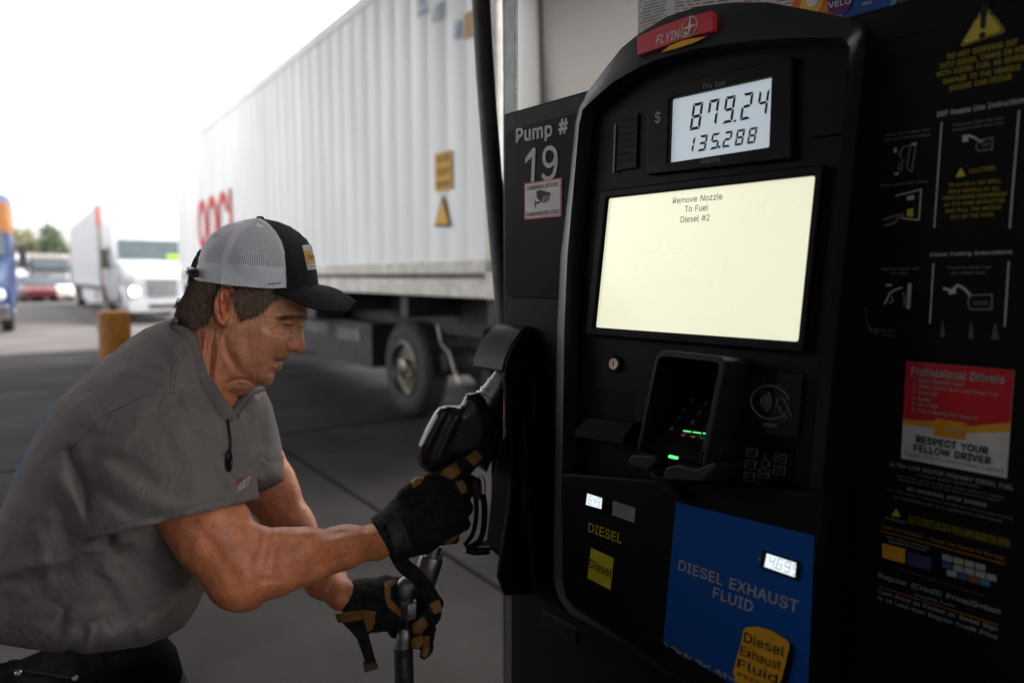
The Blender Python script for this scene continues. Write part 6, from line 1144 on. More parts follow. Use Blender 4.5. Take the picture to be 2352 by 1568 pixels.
# chest emblem and the glasses hanging from the collar
b = MB(); pr = lambda x, y, l=.0012: hit(BS, *H2(x, y), l, 1.1)
def fan(pts, m, l): b.add([pr(x, y, l) for x, y in pts], [tuple(range(len(pts)))], m)
fan([(972, 720), (1005, 690), (1048, 676), (1044, 700), (1000, 712)], flat('emblem_grey', (.20, .20, .205)), .0012); fan([(978, 738), (1000, 716), (1030, 706), (1010, 722), (990, 742)], flat('emblem_red', (.35, .03, .04)), .0016)
vs, fs = text_mesh('ART', .02, .2); q4 = [np.array(p, float) for p in ((988, 738), (1044, 706), (1040, 742), (986, 775))]
b.add([pr(*((q4[0]*(1-u)+q4[1]*u)*v+(q4[3]*(1-u)+q4[2]*u)*(1-v)), .002+z) for u, v, z in vs], fs, flat('emblem_white', (.55, .55, .56))); b.build('chest_emblem', SH)
gl_ = thing('eyeglasses', 'dark folded glasses hanging from the collar of the grey T-shirt', 'glasses', tuple(MP(528, 1020, .09)))
b = MB(); b.tube([hit(BS, x, y, .004, 1.1) for x, y in smooth_line([(521, 952), (526, 985), (530, 1020), (525, 1055)], 5)], .0016, gloss, seg=8); b.build('temple_arm', gl_)
b = MB(); lp = [hit(BS, 526+7*cos(t), 1058+24*sin(t), .004, 1.1) for t in np.linspace(0, 2*pi, 25)]; b.tube(lp, .0014, gloss, seg=6); b.add(lp[:-1], [tuple(range(24))], gloss); b.build('lens', gl_)
# ------------------------------------------------------------------ trousers and boots
VJ = Vox((-.62, -1.46, -.34), (.34, -.60, .34), .0085)
hipc = np.array(loc(165, 1530, .0)); hipc[2] = -.005
kn, ks_ = hipc+[.10, -.47, .13], hipc+[.20, -.44, -.12]
D = np.minimum(VJ.chain([(hipc+[-.01, .10, 0], .150), (hipc+[-.01, -.06, 0], .165)], 0, .95), VJ.chain([(hipc+[-.12, .085, .02], .145), (hipc+[-.17, .06, .02], .14), (hipc+[-.15, -.06, .02], .14)], 0, .9))
VJ.union(D)
VJ.union(VJ.chain([(hipc+[.0, -.06, .09], .105), (kn, .072), (kn+[-.10, -.40, .01], .060)], .03), .04)
VJ.union(VJ.chain([(hipc+[.01, -.06, -.09], .105), (ks_, .072), (ks_+[-.08, -.43, 0], .060)], .03), .04)
VJ.F += (.005*vnoise(VJ.A*500, VJ.B*500, 30, 41)+.003*vnoise(VJ.A*500+VJ.C*300, VJ.B*500, 12, 42)).astype(np.float32)
Vj, Qj = VJ.mesh(); denim = mat('dark_denim', (0.024, 0.024, 0.028), rough=.85, var=.25, scale=50, bump=.5, bscale=700, spec=.2)
JE = fast_mesh('jeans', Vj, Qj, [denim], parent=PER, relax=1); del VJ
BJ = bvh_of(Vj, Qj)
def onj(x, y, l=.001): return hit(BJ, x, y, l, 1.0)
stj = flat('denim_stitch', (.05, .045, .04))
for pts in ([(20, 1535), (60, 1540), (120, 1550), (172, 1558)], [(230, 1520), (236, 1545), (232, 1568)], [(335, 1500), (348, 1530), (345, 1568)]): b = MB(); b.tube([onj(*p) for p in smooth_line(pts, 5)], .0012, stj, seg=6); b.build('stitching', JE)
for x, y in ((41, 1545), (172, 1557)):
    b = MB(); p = onj(x, y); nn = (CAM-p)/np.linalg.norm(CAM-p); b.lathe(p, nn, [(0, -.001), (.0055, -.001), (.0055, .0015), (.004, .0028), (.0022, .0022), (0, .003)], mat('rivet_metal', (.5, .48, .45), rough=.35, metal=1), seg=18); b.build('rivet', JE)
bootm = mat('boot_leather', (.03, .022, .016), rough=.6, var=.2, scale=20); solem = flat('boot_sole', (.012, .012, .012))
for base in (kn+[-.10, -.40, .01], ks_+[-.08, -.43, 0]):
    VB = Vox(base+np.array([-.12, -.40, -.08]), base+np.array([.26, .06, .08]), .007); gz = -MF.o[2]+.0
    VB.union(VB.chain([(base+[0, .02, 0], .058), (np.array([base[0]-.01, gz+.07, base[2]]), .052)], 0)); VB.union(VB.chain([(np.array([base[0]-.02, gz+.055, base[2]]), .05), (np.array([base[0]+.16, gz+.045, base[2]]), .042)], 0), .03)
    VB.F = np.maximum(VB.F, gz+.006-VB.B); Vb, Qb = VB.mesh(); pb_, mi_ = None, (Vb[Qb].mean(1)[:, 2] < .03).astype(int); fast_mesh('boot', Vb, Qb, [bootm, solem], mi_, PER, relax=1)

# ------------------------------------------------------------------ cap: relief shells open at the bottom
CP_ = [(270, 572), (278, 500), (300, 410), (330, 322), (385, 250), (450, 198), (520, 168), (600, 150), (690, 135), (735, 130), (790, 141), (870, 158), (950, 190), (1020, 236), (1075, 288), (1108, 345), (1128, 420), (1143, 510), (1157, 608)]
CB_ = [(1157, 608), (1060, 622), (925, 632), (820, 637), (700, 630), (560, 618), (440, 604), (350, 588), (270, 572)]
cst = 4; cx_ = np.arange(240, 1180, cst).astype(float); cy_ = np.arange(110, 650, cst).astype(float); KX, KY = np.meshgrid(cx_, cy_)
inC = inside(KX, KY, CP_+CB_[1:-1]); dC = seg_dist(KX, KY, CP_)
WC = rbf(KX, KY, [(600, 560, .094), (800, 560, .092), (450, 520, .085), (300, 520, .066), (950, 560, .080), (1080, 580, .056), (600, 350, .090), (800, 350, .086), (450, 350, .074), (980, 380, .066), (700, 200, .060), (1060, 420, .052), (350, 400, .060)], .001)
RC = np.clip(rbf(KX, KY, [(300, 500, 150), (500, 250, 230), (700, 300, 260), (1000, 350, 200), (1120, 520, 120), (700, 550, 260)]), 80, 280)
HC = np.maximum(WC*rnd(dC, RC), .0)
def cs(pts, w_, amp): return amp*np.exp(-(seg_dist(KX, KY, pts)/w_)**2)
SEAM1 = [(690, 140), (640, 172), (580, 215), (545, 275), (520, 330), (495, 400), (475, 460), (462, 520), (455, 605)]; SEAM2 = [(735, 134), (790, 165), (850, 230), (890, 300), (910, 370), (920, 500), (925, 632)]
HC = HC+np.where(dC > 20, cs(SEAM1, 16, .0016)+cs(SEAM2, 10, .0012)+cs([(300, 572), (300, 500), (320, 420), (360, 330)], 14, .0012)+.0009*vnoise(KX, KY, 60, 51), 0)
CID = np.full(KX.shape, -1); CID[inC] = np.arange(inC.sum()); cse = np.argwhere(inC)
Vc = np.array([MF.px(*H1(KX[j, i], KY[j, i]), HC[j, i]) for j, i in cse]); cr = Vc-MF.o; Vcf = MF.o+np.outer(cr@E1, E1)+np.outer(cr@UP, UP)-np.outer(cr@E3, E3)
qc = np.stack([CID[:-1, :-1], CID[:-1, 1:], CID[1:, 1:], CID[1:, :-1]], -1).reshape(-1, 4); okq = (qc >= 0).all(1); qc = qc[okq][:, ::-1]
qx = (KX[:-1, :-1]+2).ravel()[okq]; qy = (KY[:-1, :-1]+2).ravel()[okq]
front = inside(qx, qy, SEAM2+[(1300, 700), (1300, 60), (735, 60)])
solid = (seg_dist(qx, qy, SEAM1) < 24) | (seg_dist(qx, qy, SEAM2) < 20) | (seg_dist(qx, qy, [(295, 575), (298, 500), (318, 420), (355, 325), (385, 250)]) < 26) | (qy > 440+(qx-300)*.075)
solid &= ~front; opn = ~front & ~solid
# how the mesh threads run: along the profile (u, metres round the crown) and up the crown (v)
cu_ = (KX-735)/np.maximum(.30, (KY+120)/620)                    # threads fan out from the button
capu = (cu_[inC]*.000216); capv = (KY[inC]*.000216)
blackc = mat('cap_black_twill', (0.018, 0.018, 0.019), rough=.85, var=.1, scale=90, bump=.3, bscale=1200, spec=.15)
def mesh_mat(name, holes):
    m = bpy.data.materials.new(name); m.use_nodes = True; n = m.node_tree; bs = n.nodes['Principled BSDF']; bs.inputs['Base Color'].default_value = (.78, .76, .82, 1); bs.inputs['Roughness'].default_value = .8
    uv = n.nodes.new('ShaderNodeUVMap'); uv.uv_map = 'weave'; sp = n.nodes.new('ShaderNodeSeparateXYZ'); n.links.new(uv.outputs[0], sp.inputs[0])
    def wave(sock, freq, th):
        a = n.nodes.new('ShaderNodeMath'); a.operation = 'MULTIPLY'; a.inputs[1].default_value = freq; n.links.new(sock, a.inputs[0])
        f = n.nodes.new('ShaderNodeMath'); f.operation = 'FRACT'; n.links.new(a.outputs[0], f.inputs[0])
        g_ = n.nodes.new('ShaderNodeMath'); g_.operation = 'LESS_THAN'; g_.inputs[1].default_value = th; n.links.new(f.outputs[0], g_.inputs[0]); return g_.outputs[0]
    w1 = wave(sp.outputs[0], 270, .46 if holes else .30); w2 = wave(sp.outputs[1], 560, .40)
    mx = n.nodes.new('ShaderNodeMath'); mx.operation = 'MAXIMUM'; n.links.new(w1, mx.inputs[0]); n.links.new(w2, mx.inputs[1])
    nz = n.nodes.new('ShaderNodeTexNoise'); nz.inputs['Scale'].default_value = 40; bp = n.nodes.new('ShaderNodeBump'); bp.inputs['Strength'].default_value = .5; bp.inputs['Distance'].default_value = .001
    n.links.new(w1, bp.inputs['Height']); n.links.new(bp.outputs[0], bs.inputs['Normal'])
    if holes: n.links.new(mx.outputs[0], bs.inputs['Alpha'])
    else:
        cm = n.nodes.new('ShaderNodeMix'); cm.data_type = 'RGBA'; cm.inputs[6].default_value = (.66, .64, .70, 1); cm.inputs[7].default_value = (.84, .82, .87, 1); n.links.new(w1, cm.inputs[0]); n.links.new(cm.outputs[2], bs.inputs['Base Color'])
    return m
mesh_open, mesh_solid = mesh_mat('cap_mesh', True), mesh_mat('cap_mesh_folded', False)
CAPO = bpy.data.objects.new('cap', None)
def cap_part(name, sel, m, lift=0.0):
    q_ = qc[sel]; V2 = np.concatenate([Vc, Vcf]); q2 = np.concatenate([q_, q_[:, ::-1]+len(Vc)])
    used = np.unique(q2); mp_ = np.full(len(V2), -1); mp_[used] = np.arange(len(used)); o = fast_mesh(name, V2[used], mp_[q2], [m], parent=CAP)
    uvl = o.data.uv_layers.new(name='weave'); li = np.zeros(len(o.data.loops), np.int32); o.data.loops.foreach_get('vertex_index', li)
    U = np.concatenate([capu, capu])[used]; W_ = np.concatenate([capv, capv])[used]; uvl.data.foreach_set('uv', np.stack([U[li], W_[li]], 1).astype(np.float32).ravel()); return o
q_ = qc[front]; V2 = np.concatenate([Vc, Vcf]); q2 = np.concatenate([q_, q_[:, ::-1]+len(Vc)]); used = np.unique(q2); mp_ = np.full(len(V2), -1); mp_[used] = np.arange(len(used))
CAP = fast_mesh('cap', V2[used], mp_[q2], [blackc], parent=PER); CAP['label'] = 'trucker cap with white mesh back and black front'
cap_part('mesh_panel', opn, mesh_open); cap_part('mesh_border', solid, mesh_solid)
def capH(x, y): return float(bilin(HC.astype(np.float32), np.array([(x-240)/cst]), np.array([(y-110)/cst]))[0])
def onc(x, y, l=.001): return MF.px(*H1(x, y), capH(x, y)+l)
# brim: an arched, slightly thick visor
inn = [(838, 640, .079), (930, 634, .076), (1010, 626, .066), (1080, 618, .050), (1130, 612, .030), (1157, 606, .0)]
out = [(842, 646, .081), (960, 700, .088), (1108, 764, .086), (1245, 787, .068), (1345, 778, .040), (1412, 720, .0)]
def side(L, n=18):
    P = smooth_line([np.array(MP(*H1(x, y), d)) for x, y, d in L], 5); rel = [p-MF.o for p in P]
    return P+[MF.o+(r@E1)*E1+(r@UP)*UP-(r@E3)*E3 for r in rel[::-1]][1:]
I_, O_ = side(inn), side(out); n_ = len(I_); R_ = 10; vs = []
for th in (0, -.0035):
    for j in range(R_+1):
        t = j/R_
        for i in range(n_):
            p = I_[i]*(1-t)+O_[i]*t; u = abs(i/(n_-1)*2-1); vs.append(p+UP*(sin(pi*t)*.006*(1-u*u)+th))
N1 = (R_+1)*n_; fs = [(j*n_+i, j*n_+i+1, (j+1)*n_+i+1, (j+1)*n_+i) for j in range(R_) for i in range(n_-1)]; fs += [tuple(k+N1 for k in f[::-1]) for f in fs]
fs += [(R_*n_+i, R_*n_+i+1, N1+R_*n_+i+1, N1+R_*n_+i) for i in range(n_-1)]
b = MB(); b.add(vs, fs, blackc, True); b.tube([v+np.array([0, 0, -.0017]) for v in O_], .0021, blackc, seg=8); b.build('brim', CAP, sharp=60)
b = MB(); b.lathe(MP(*H1(738, 138), 0)-UP*.001, UP, [(0, 0), (.0062, 0), (.0062, .002), (.0045, .0042), (0, .0048)], blackc, seg=20); b.build('button', CAP)
b = MB(); b.tube([MP(*H1(268, 545), .052), MP(*H1(245, 525), .040), MP(*H1(236, 515), .02), MP(*H1(234, 512), 0), MP(*H1(236, 515), -.02), MP(*H1(245, 525), -.04)], .0075, mat('strap_plastic', (.03, .03, .032), rough=.35), seg=10, squash=.4)
b.tube([MP(*H1(268, 505), .052), MP(*H1(246, 495), .040), MP(*H1(238, 490), .02), MP(*H1(236, 488), 0)], .0055, mat('strap_plastic', (.03, .03, .032)), seg=10, squash=.4); b.build('strap', CAP)
b = MB()
def pgrid(x0a, x0b, x1a, x1b, y0, y1, m, l):           # patch strip following the crown
    nx, ny = 10, 4; vv = []
    for j in range(ny+1):
        for i in range(nx+1):
            t = j/ny; xa, xb = x0a+(x0b-x0a)*t, x1a+(x1b-x1a)*t; x = xa+(xb-xa)*i/nx; y = y0+(y1-y0)*t+(1-i/nx)*6; vv.append(onc(x, y, l))
    b.add(vv, [(j*(nx+1)+i, j*(nx+1)+i+1, (j+1)*(nx+1)+i+1, (j+1)*(nx+1)+i) for j in range(ny) for i in range(nx)], m, True)
pw = flat('patch_white', (.55, .54, .60)); py2 = flat('patch_yellow', (.62, .36, .05))
pgrid(1036, 1046, 1100, 1112, 322, 360, pw, .0016); pgrid(1046, 1066, 1112, 1130, 360, 458, py2, .0016); pgrid(1066, 1078, 1130, 1138, 458, 498, pw, .0016)
def ptext(s, x0, x1, y0, y1, m, sk):
    vs, fs = text_mesh(s, .02); b.add([onc(x0+(x1-x0)*u+sk*(1-v), y1+(y0-y1)*v+(1-u)*4, .0024+z) for u, v, z in vs], fs, m)
ptext('Cate', 1080, 1122, 388, 424, ink, 4); ptext('No.', 1096, 1108, 334, 350, ink, 2); ptext('TN.D', 1096, 1126, 470, 484, ink, 1); b.build('patch', CAP)
b = MB()
for k in range(6): b.tube([onc(795+k*16, 603-k*1.2, .0012), onc(803+k*16, 602-k*1.2, .0012)], .0009, ink, seg=5)
b.build('bar_tack', CAP)

# ------------------------------------------------------------------ hair: many short strands lying over the scalp
hairm = mat('brown_hair', (0.12, 0.080, 0.058), rough=.5, var=.4, scale=160, col2=(0.18, 0.115, 0.08), attr='tint')
def headH(x, y): return float(bilin(Hd.astype(np.float32), np.array([(x-100)/st]), np.array([(y-170)/st]))[0])
rh = np.random.default_rng(11); hv, hf = [], []
def strand(x, y, dx, dy, L, w_, lift, side_=1):
    P = []; n = 4
    for k in range(n):
        t = k/(n-1); X, Y = x+dx*L*t, y+dy*L*t+3*t*t; h_ = headH(X, Y)
        P.append(MF.px(*H1(X, Y), 0)+E3*(h_+.0012+lift*sin(pi*min(t+.15, 1))*.6)*side_ if side_ < 0 else MF.px(*H1(X, Y), h_+.0012+lift*sin(pi*min(t+.15, 1))*.6))
    o = len(hv)
    for k, p in enumerate(P):
        t = (P[min(k+1, n-1)]-P[max(k-1, 0)]); s_ = np.cross(t, E3*side_+np.array([0, 0, .4])); s_ = s_/(np.linalg.norm(s_)+1e-9)*w_*(1-.75*k/(n-1)); hv.append(p-s_); hv.append(p+s_)
    for k in range(n-1): hf.append((o+2*k, o+2*k+1, o+2*k+3, o+2*k+2))
BACK = [(262, 560), (300, 578), (470, 604), (432, 640), (408, 715), (392, 790), (352, 850), (300, 885), (220, 890), (160, 880), (134, 830), (148, 770), (175, 710), (225, 610)]
SIDEB = [(552, 618), (700, 632), (820, 640), (870, 664), (830, 690), (770, 760), (730, 800), (680, 806), (640, 812), (606, 850), (600, 790), (562, 720)]
def fill(poly_, N, fn):
    P = np.array(poly_); lo, hi = P.min(0), P.max(0); c = 0
    while c < N:
        x, y = rh.uniform(lo[0], hi[0]), rh.uniform(lo[1], hi[1])
        if inside(np.array([x]), np.array([y]), poly_)[0]: fn(x, y); c += 1
def back_(x, y):
    a = radians(112+rh.normal(0, 9)-(x-130)*.05); strand(x, y, cos(a), sin(a), rh.uniform(40, 75), .00055, .0022)
def sideb_(x, y):
    a = radians(118-(x-560)*.10+rh.normal(0, 10)); strand(x, y, cos(a), sin(a), rh.uniform(32, 62), .00052, .0016)
fill(BACK, 2600, back_); fill(SIDEB, 1700, sideb_)
fill([(262, 560), (300, 410), (330, 340), (300, 360), (262, 430), (240, 500), (228, 560)], 220, lambda x, y: strand(x, y, -.25+rh.normal(0, .1), .97, rh.uniform(40, 70), .00045, .002))
for k in range(170):                                    # ragged edge of the nape
    t = rh.random(); x, y = 134+t*30, 700+rh.uniform(0, 160); strand(x+rh.uniform(0, 60), y, -.42+rh.normal(0, .12), .9, rh.uniform(36, 70), .0004, .0015)
for k in range(120):                                    # brow
    t = rh.random(); x, y = 872+t*185, 842-12*sin(pi*t*.9)+rh.normal(0, 7); strand(x, y, .9+rh.normal(0, .1), .25+rh.normal(0, .2), rh.uniform(18, 34), .00026, .0012)
for k in range(5): strand(925+k*11, 894, .75, .55, 15, .0002, .0006)
HV = np.array(hv); n_back = len(HV)
rel = HV-MF.o; far_ = MF.o+np.outer(rel@E1, E1)+np.outer(rel@UP, UP)-np.outer(rel@E3, E3)
fast_mesh('hair', np.concatenate([HV, far_]), np.concatenate([np.array(hf), np.array(hf)[:, ::-1]+n_back]), [hairm], parent=PER, tint=np.tile(np.repeat(np.clip(rh.lognormal(-.15, .55, n_back//8), .25, 2.2), 8)[:, None]*np.array([1, .97, .95]), (2, 1)))
# ------------------------------------------------------------------ nozzle boot on the pump, the nozzle, the second nozzle's swivel
NF = Frame(at_depth(1040, 1010, 1.27), E1, UP)
bootp = mat('boot_plastic', (0.010, 0.010, 0.0105), rough=.45, var=.12, scale=20, spec=.2)
aL0, aR0 = -.280, -.196
prof = [(0, .004), (.012, .006), (.030, -.004), (.052, -.026), (.068, -.052), (.074, -.074), (.070, -.078), (.060, -.060), (.045, -.036), (.024, -.014), (.010, -.008), (0, -.008)]
bt_b = VF.uv(1190, 752, .0)[1]
b = MB(); b.hexa([VF.pt(aL0, bt_b+y, x+.004) for x, y in prof], [VF.pt(aR0+.006, bt_b+y, x+.004) for x, y in prof], bootp, False)
BO = b.build('nozzle_boot', PUMP, bevel=.004, bseg=3, sharp=50)
b = MB(); wl = [(0, .0), (.028, -.006), (.052, -.028), (.066, -.055), (.072, -.085), (.062, -.14), (.055, -.22), (.058, -.32), (.075, -.40), (.085, -.46), (.070, -.50), (0, -.52)]
b.hexa([VF.pt(aR0, bt_b+y, x+.004) for x, y in wl], [VF.pt(aR0+.011, bt_b+y, x+.004) for x, y in wl], bootp, False)
b.hexa([VF.pt(aL0, bt_b+y, x+.004) for x, y in [(0, .0), (.028, -.01), (.045, -.03), (.030, -.10), (.03, -.45), (0, -.48)]], [VF.pt(aL0+.006, bt_b+y, x+.004) for x, y in [(0, .0), (.028, -.01), (.045, -.03), (.030, -.10), (.03, -.45), (0, -.48)]], bootp, False)
b.build('boot_wall', BO, bevel=.004, bseg=3)
b = MB(); ll = [VF.uv(*p, .06) for p in ((1142, 1215), (1150, 1285), (1200, 1334), (1240, 1330), (1240, 1180), (1190, 1150))]; sc_ = [VF.uv(686+.4876*x, 803.6+.4876*y, .05) for x, y in ((1060, 330), (990, 345), (940, 450), (908, 600), (895, 750), (880, 885), (788, 912), (792, 942), (880, 948), (930, 942), (945, 1010), (972, 1052), (1040, 1085), (1100, 1060))]; b.prism(VF, sc_, .004, .05, plas); b.build('boot_tray', BO, bevel=.008, bseg=3)
def n3(pts, c=0): return [NF.uv(*H3(*p), c) for p in pts]
body_m = mat('nozzle_black', (0.022, 0.022, 0.024), rough=.24, var=.15, scale=20, spec=.5, coat=.1)
grey_m = mat('nozzle_alloy', (.36, .36, .37), rough=.42, metal=.9, var=.15, scale=50)
NZ = thing('fuel_nozzle', 'black diesel nozzle in the right glove with its metal spout in the pump boot', 'fuel nozzle', tuple(NF.o))
# body as an implicit shape so that its shoulders are round
c0 = np.array(locz(*H3(745, 390), 1.28))
VN = Vox(c0-np.array([.14, .17, .06]), c0+np.array([.14, .16, .06]), .0018)
def nn_(pts): return [(locz(*H3(x, y), z), r*.4792*z/F) for x, y, z, r in pts]
nx_, ny_ = VN.pxy(); NO = [H3(*p) for p in ((566, 490), (570, 430), (600, 360), (650, 270), (672, 246), (700, 236), (775, 236), (790, 205), (806, 180), (860, 176), (900, 205), (935, 262), (955, 330), (945, 420), (925, 500), (900, 560), (845, 520), (770, 520), (700, 560), (650, 575), (612, 558), (580, 530))]
def rounded(out, zc, hh, rr, ridges=()):
    d2 = (seg_dist(nx_, ny_, out, True)*np.where(inside(nx_, ny_, out), -1, 1)).astype(np.float32)*(zc/F); pc = locz(*H3(745, 390), zc)[2]
    w_ = np.abs(VN.C-pc)-hh
    for pts, sg, amp in ridges: w_ = w_-amp*np.exp(-(seg_dist(nx_, ny_, [H3(*p) for p in pts])/sg)**2)
    return (np.hypot(np.maximum(d2+rr, 0), np.maximum(w_+rr, 0))+np.minimum(np.maximum(d2+rr, w_+rr), 0)-rr).astype(np.float32)
VN.union(rounded(NO, 1.275, .038, .030, [([(588, 470), (640, 360), (690, 262)], 11, .0035), ([(668, 500), (730, 350), (770, 268)], 9, .003), ([(628, 500), (690, 350), (735, 262)], 9, -.003)]))
VN.union(rounded([H3(*p) for p in ((790, 250), (806, 186), (862, 176), (905, 215), (930, 285), (860, 330))], 1.28, .028, .008), .004)
VN.union(VN.chain(nn_([(720, 560, 1.27, 40), (690, 720, 1.255, 40), (665, 860, 1.25, 38)]), .02), .02)
Vn_, Qn_ = VN.mesh(); fast_mesh('nozzle_body', Vn_, Qn_, [body_m], parent=NZ, relax=1); del VN
b = MB(); p0, p1 = at_depth(*H3(875, 240), 1.288), at_depth(*H3(1005, 65), 1.300); ax = p1-p0; L = np.linalg.norm(ax); ax /= L; k = L
b.lathe(p0, ax, [(.0, -.01), (.0225, -.01), (.0235, 0), (.0235, k*.22), (.0205, k*.24), (.0205, k*.30), (.0225, k*.31), (.0225, k*.335), (.0195, k*.345), (.0195, k*.55), (.0215, k*.555), (.0215, k*.575), (.0185, k*.585), (.0185, k*.78), (.0205, k*.785), (.0205, k*.80), (.0175, k*.81), (.0175, k*1.3), (0, k*1.3)], grey_m, seg=36); b.build('spout', NZ)
b = MB()
for pts, r in (([(770, 590), (815, 600), (845, 660), (852, 760), (835, 850), (795, 905)], .0035), ([(800, 575), (850, 600), (885, 680), (890, 790), (870, 880), (805, 925)], .0045), ([(805, 925), (850, 935), (915, 930)], .006)):
    b.tube(smooth_line([at_depth(*H3(*p), 1.262) for p in pts], 5), r*1.3, plas, seg=10)
b.build('lever_guard', NZ)
b = MB(); b.tube([at_depth(*H3(868, 575), 1.25), at_depth(*H3(882, 600), 1.25), at_depth(*H3(884, 660), 1.25)], .0052, mat('latch_alloy', (.55, .56, .60), rough=.35, metal=.8), seg=12); b.tube([at_depth(*H3(840, 600), 1.258), at_depth(*H3(858, 690), 1.258)], .008, flat('latch_brown', (.045, .03, .028)), seg=10); b.build('latch', NZ)
# swivel, ferrule and hose of the fuel line, held in the left glove
SW = thing('hose_swivel', 'grey metal hose swivel with black hose held upright in the left glove', 'hose swivel', tuple(at_depth(*H3(520, 1200), 1.235)))
alloy = mat('swivel_alloy', (.34, .34, .345), rough=.38, metal=.9, var=.2, scale=40, bump=.1, bscale=200); dk = flat('swivel_dark', (.03, .03, .032), .4)
def lz(x0, y0, z0, x1, y1, z1, prof, m, part, seg=28, parent=SW):
    a, c = at_depth(*H3(x0, y0), z0), at_depth(*H3(x1, y1), z1); ax = c-a; L = np.linalg.norm(ax); u = .4792*(z0+z1)/2/F
    m_ = MB(); m_.lathe(a, ax/L, [(r*u, t*L) for r, t in prof], m, seg=seg); return m_.build(part, parent)
V1 = Vox(np.array(locz(*H3(560, 1080), 1.24))-[.05, .09, .035], np.array(locz(*H3(560, 1080), 1.24))+[.05, .09, .035], .0015)
V1.union(V1.chain(nn_([(513, 1175, 1.232, 40), (513, 1110, 1.232, 40), (540, 1090, 1.235, 38), (600, 1070, 1.24, 42), (632, 990, 1.243, 46)]), .006)); V1.union(V1.cone(*[p for p, _ in nn_([(513, 1130, 1.232, 1), (513, 1100, 1.232, 1)])], .0165, .0155), .004)
Vw, Qw = V1.mesh(); fast_mesh('swivel_elbow', Vw, Qw, [alloy], parent=SW, relax=1)
lz(600, 1085, 1.24, 640, 958, 1.243, [(0, 0), (56, 0), (58, .05), (58, .9), (54, 1), (0, 1)], alloy, 'swivel_body'); lz(634, 975, 1.243, 655, 905, 1.246, [(0, 0), (34, 0), (34, 1), (0, 1)], alloy, 'swivel_neck'); lz(648, 962, 1.24, 690, 962, 1.24, [(0, 0), (12, 0), (14, .3), (14, .9), (10, 1), (0, 1)], alloy, 'grease_nipple', 12)
lz(530, 1175, 1.228, 528, 1256, 1.228, [(0, 0), (36, 0), (40, .08), (40, .92), (36, 1), (0, 1)], alloy, 'hex_nut', 6); lz(520, 1250, 1.23, 515, 1320, 1.23, [(0, 0), (16, 0), (16, 1), (0, 1)], dk, 'hose_stem'); lz(508, 1300, 1.232, 500, 1408, 1.232, [(0, 0), (26, 0), (33, .1), (37, .5), (38, 1), (0, 1)], alloy, 'ferrule')
b = MB(); hp_ = [at_depth(*H3(502, 1395), 1.232), at_depth(*H3(504, 1480), 1.232), at_depth(*H3(508, 1600), 1.232), at_depth(*H3(520, 1900), 1.24), at_depth(*H3(600, 2500), 1.28), at_depth(*H3(900, 3000), 1.34)]; hl = smooth_line(hp_, 8); b.tube(hl, 46*.4792*1.232/F, hose, seg=24)
HO = b.build('hose', SW)
vs, fs = text_mesh('PM42-C 30', .01); c1, c2 = at_depth(*H3(492, 1425), 1.20), at_depth(*H3(498, 1590), 1.20); b = MB(); rr = 46*.4792*1.232/F+.0004; ax0 = at_depth(*H3(504, 1420), 1.232); dn = at_depth(*H3(508, 1600), 1.232)-ax0; Ld = np.linalg.norm(dn); dn /= Ld
tc0 = (CAM-ax0); tc0 -= (tc0@dn)*dn; tc0 /= np.linalg.norm(tc0); sd0 = np.cross(dn, tc0)
b.add([ax0+dn*(.004+u*.072)+rr*(cos((v-.5)*.45-.05)*tc0+sin((v-.5)*.45-.05)*sd0) for u, v, z in vs], fs, flat('hose_print', (.16, .16, .16))); b.build('hose_lettering', SW)

# ------------------------------------------------------------------ work gloves
gb = mat('glove_black', (0.017, 0.016, 0.0165), rough=.85, var=.3, scale=70, bump=.5, bscale=600, spec=.2); gy_ = mat('glove_tan_leather', (0.34, 0.155, 0.028), rough=.6, var=.25, scale=45, bump=.3, bscale=300, col2=(0.20, 0.09, 0.02)); gd = mat('glove_tab', (0.03, 0.028, 0.028), rough=.6, var=.3, scale=90)
def glove(name, chains, yellow, lab, tabs=(), cut=None):
    allp = np.array([p for ch in chains for p, _ in ch[0]]); lo, hi = allp.min(0)-.05, allp.max(0)+.05
    G = Vox(lo, hi, .0016)
    for ch, k in chains: G.union(G.chain(ch, .006), k)
    gx_, gy2 = G.pxy()
    G.F += (.0009*vnoise(gx_, gy2, 14, 61)+.0007*vnoise(gx_, gy2, 5, 62)).astype(np.float32)
    for pts, w_, amp in tabs: G.F -= (amp*np.exp(-(seg_dist(gx_, gy2, [H3(*p) for p in pts])/w_)**2)).astype(np.float32)
    if cut:
        (xa, ya_), (xb, yb_) = H3(*cut[0]), H3(*cut[1]); dd = np.array([xb-xa, yb_-ya_]); dd /= np.linalg.norm(dd); G.F = np.maximum(G.F, (((gx_-xa)*-dd[1]+(gy2-ya_)*dd[0])*.00070).astype(np.float32))
    V, Q = G.mesh(); cx2, cy2 = project(V[Q].mean(1)); mi = np.zeros(len(Q), int)
    for m_, poly_ in yellow: mi[inside(cx2, cy2, [H3(*p) for p in poly_])] = m_
    o = fast_mesh(name, V, Q, [gb, gy_, gd], mi, PER, relax=1); o['label'] = lab; return o
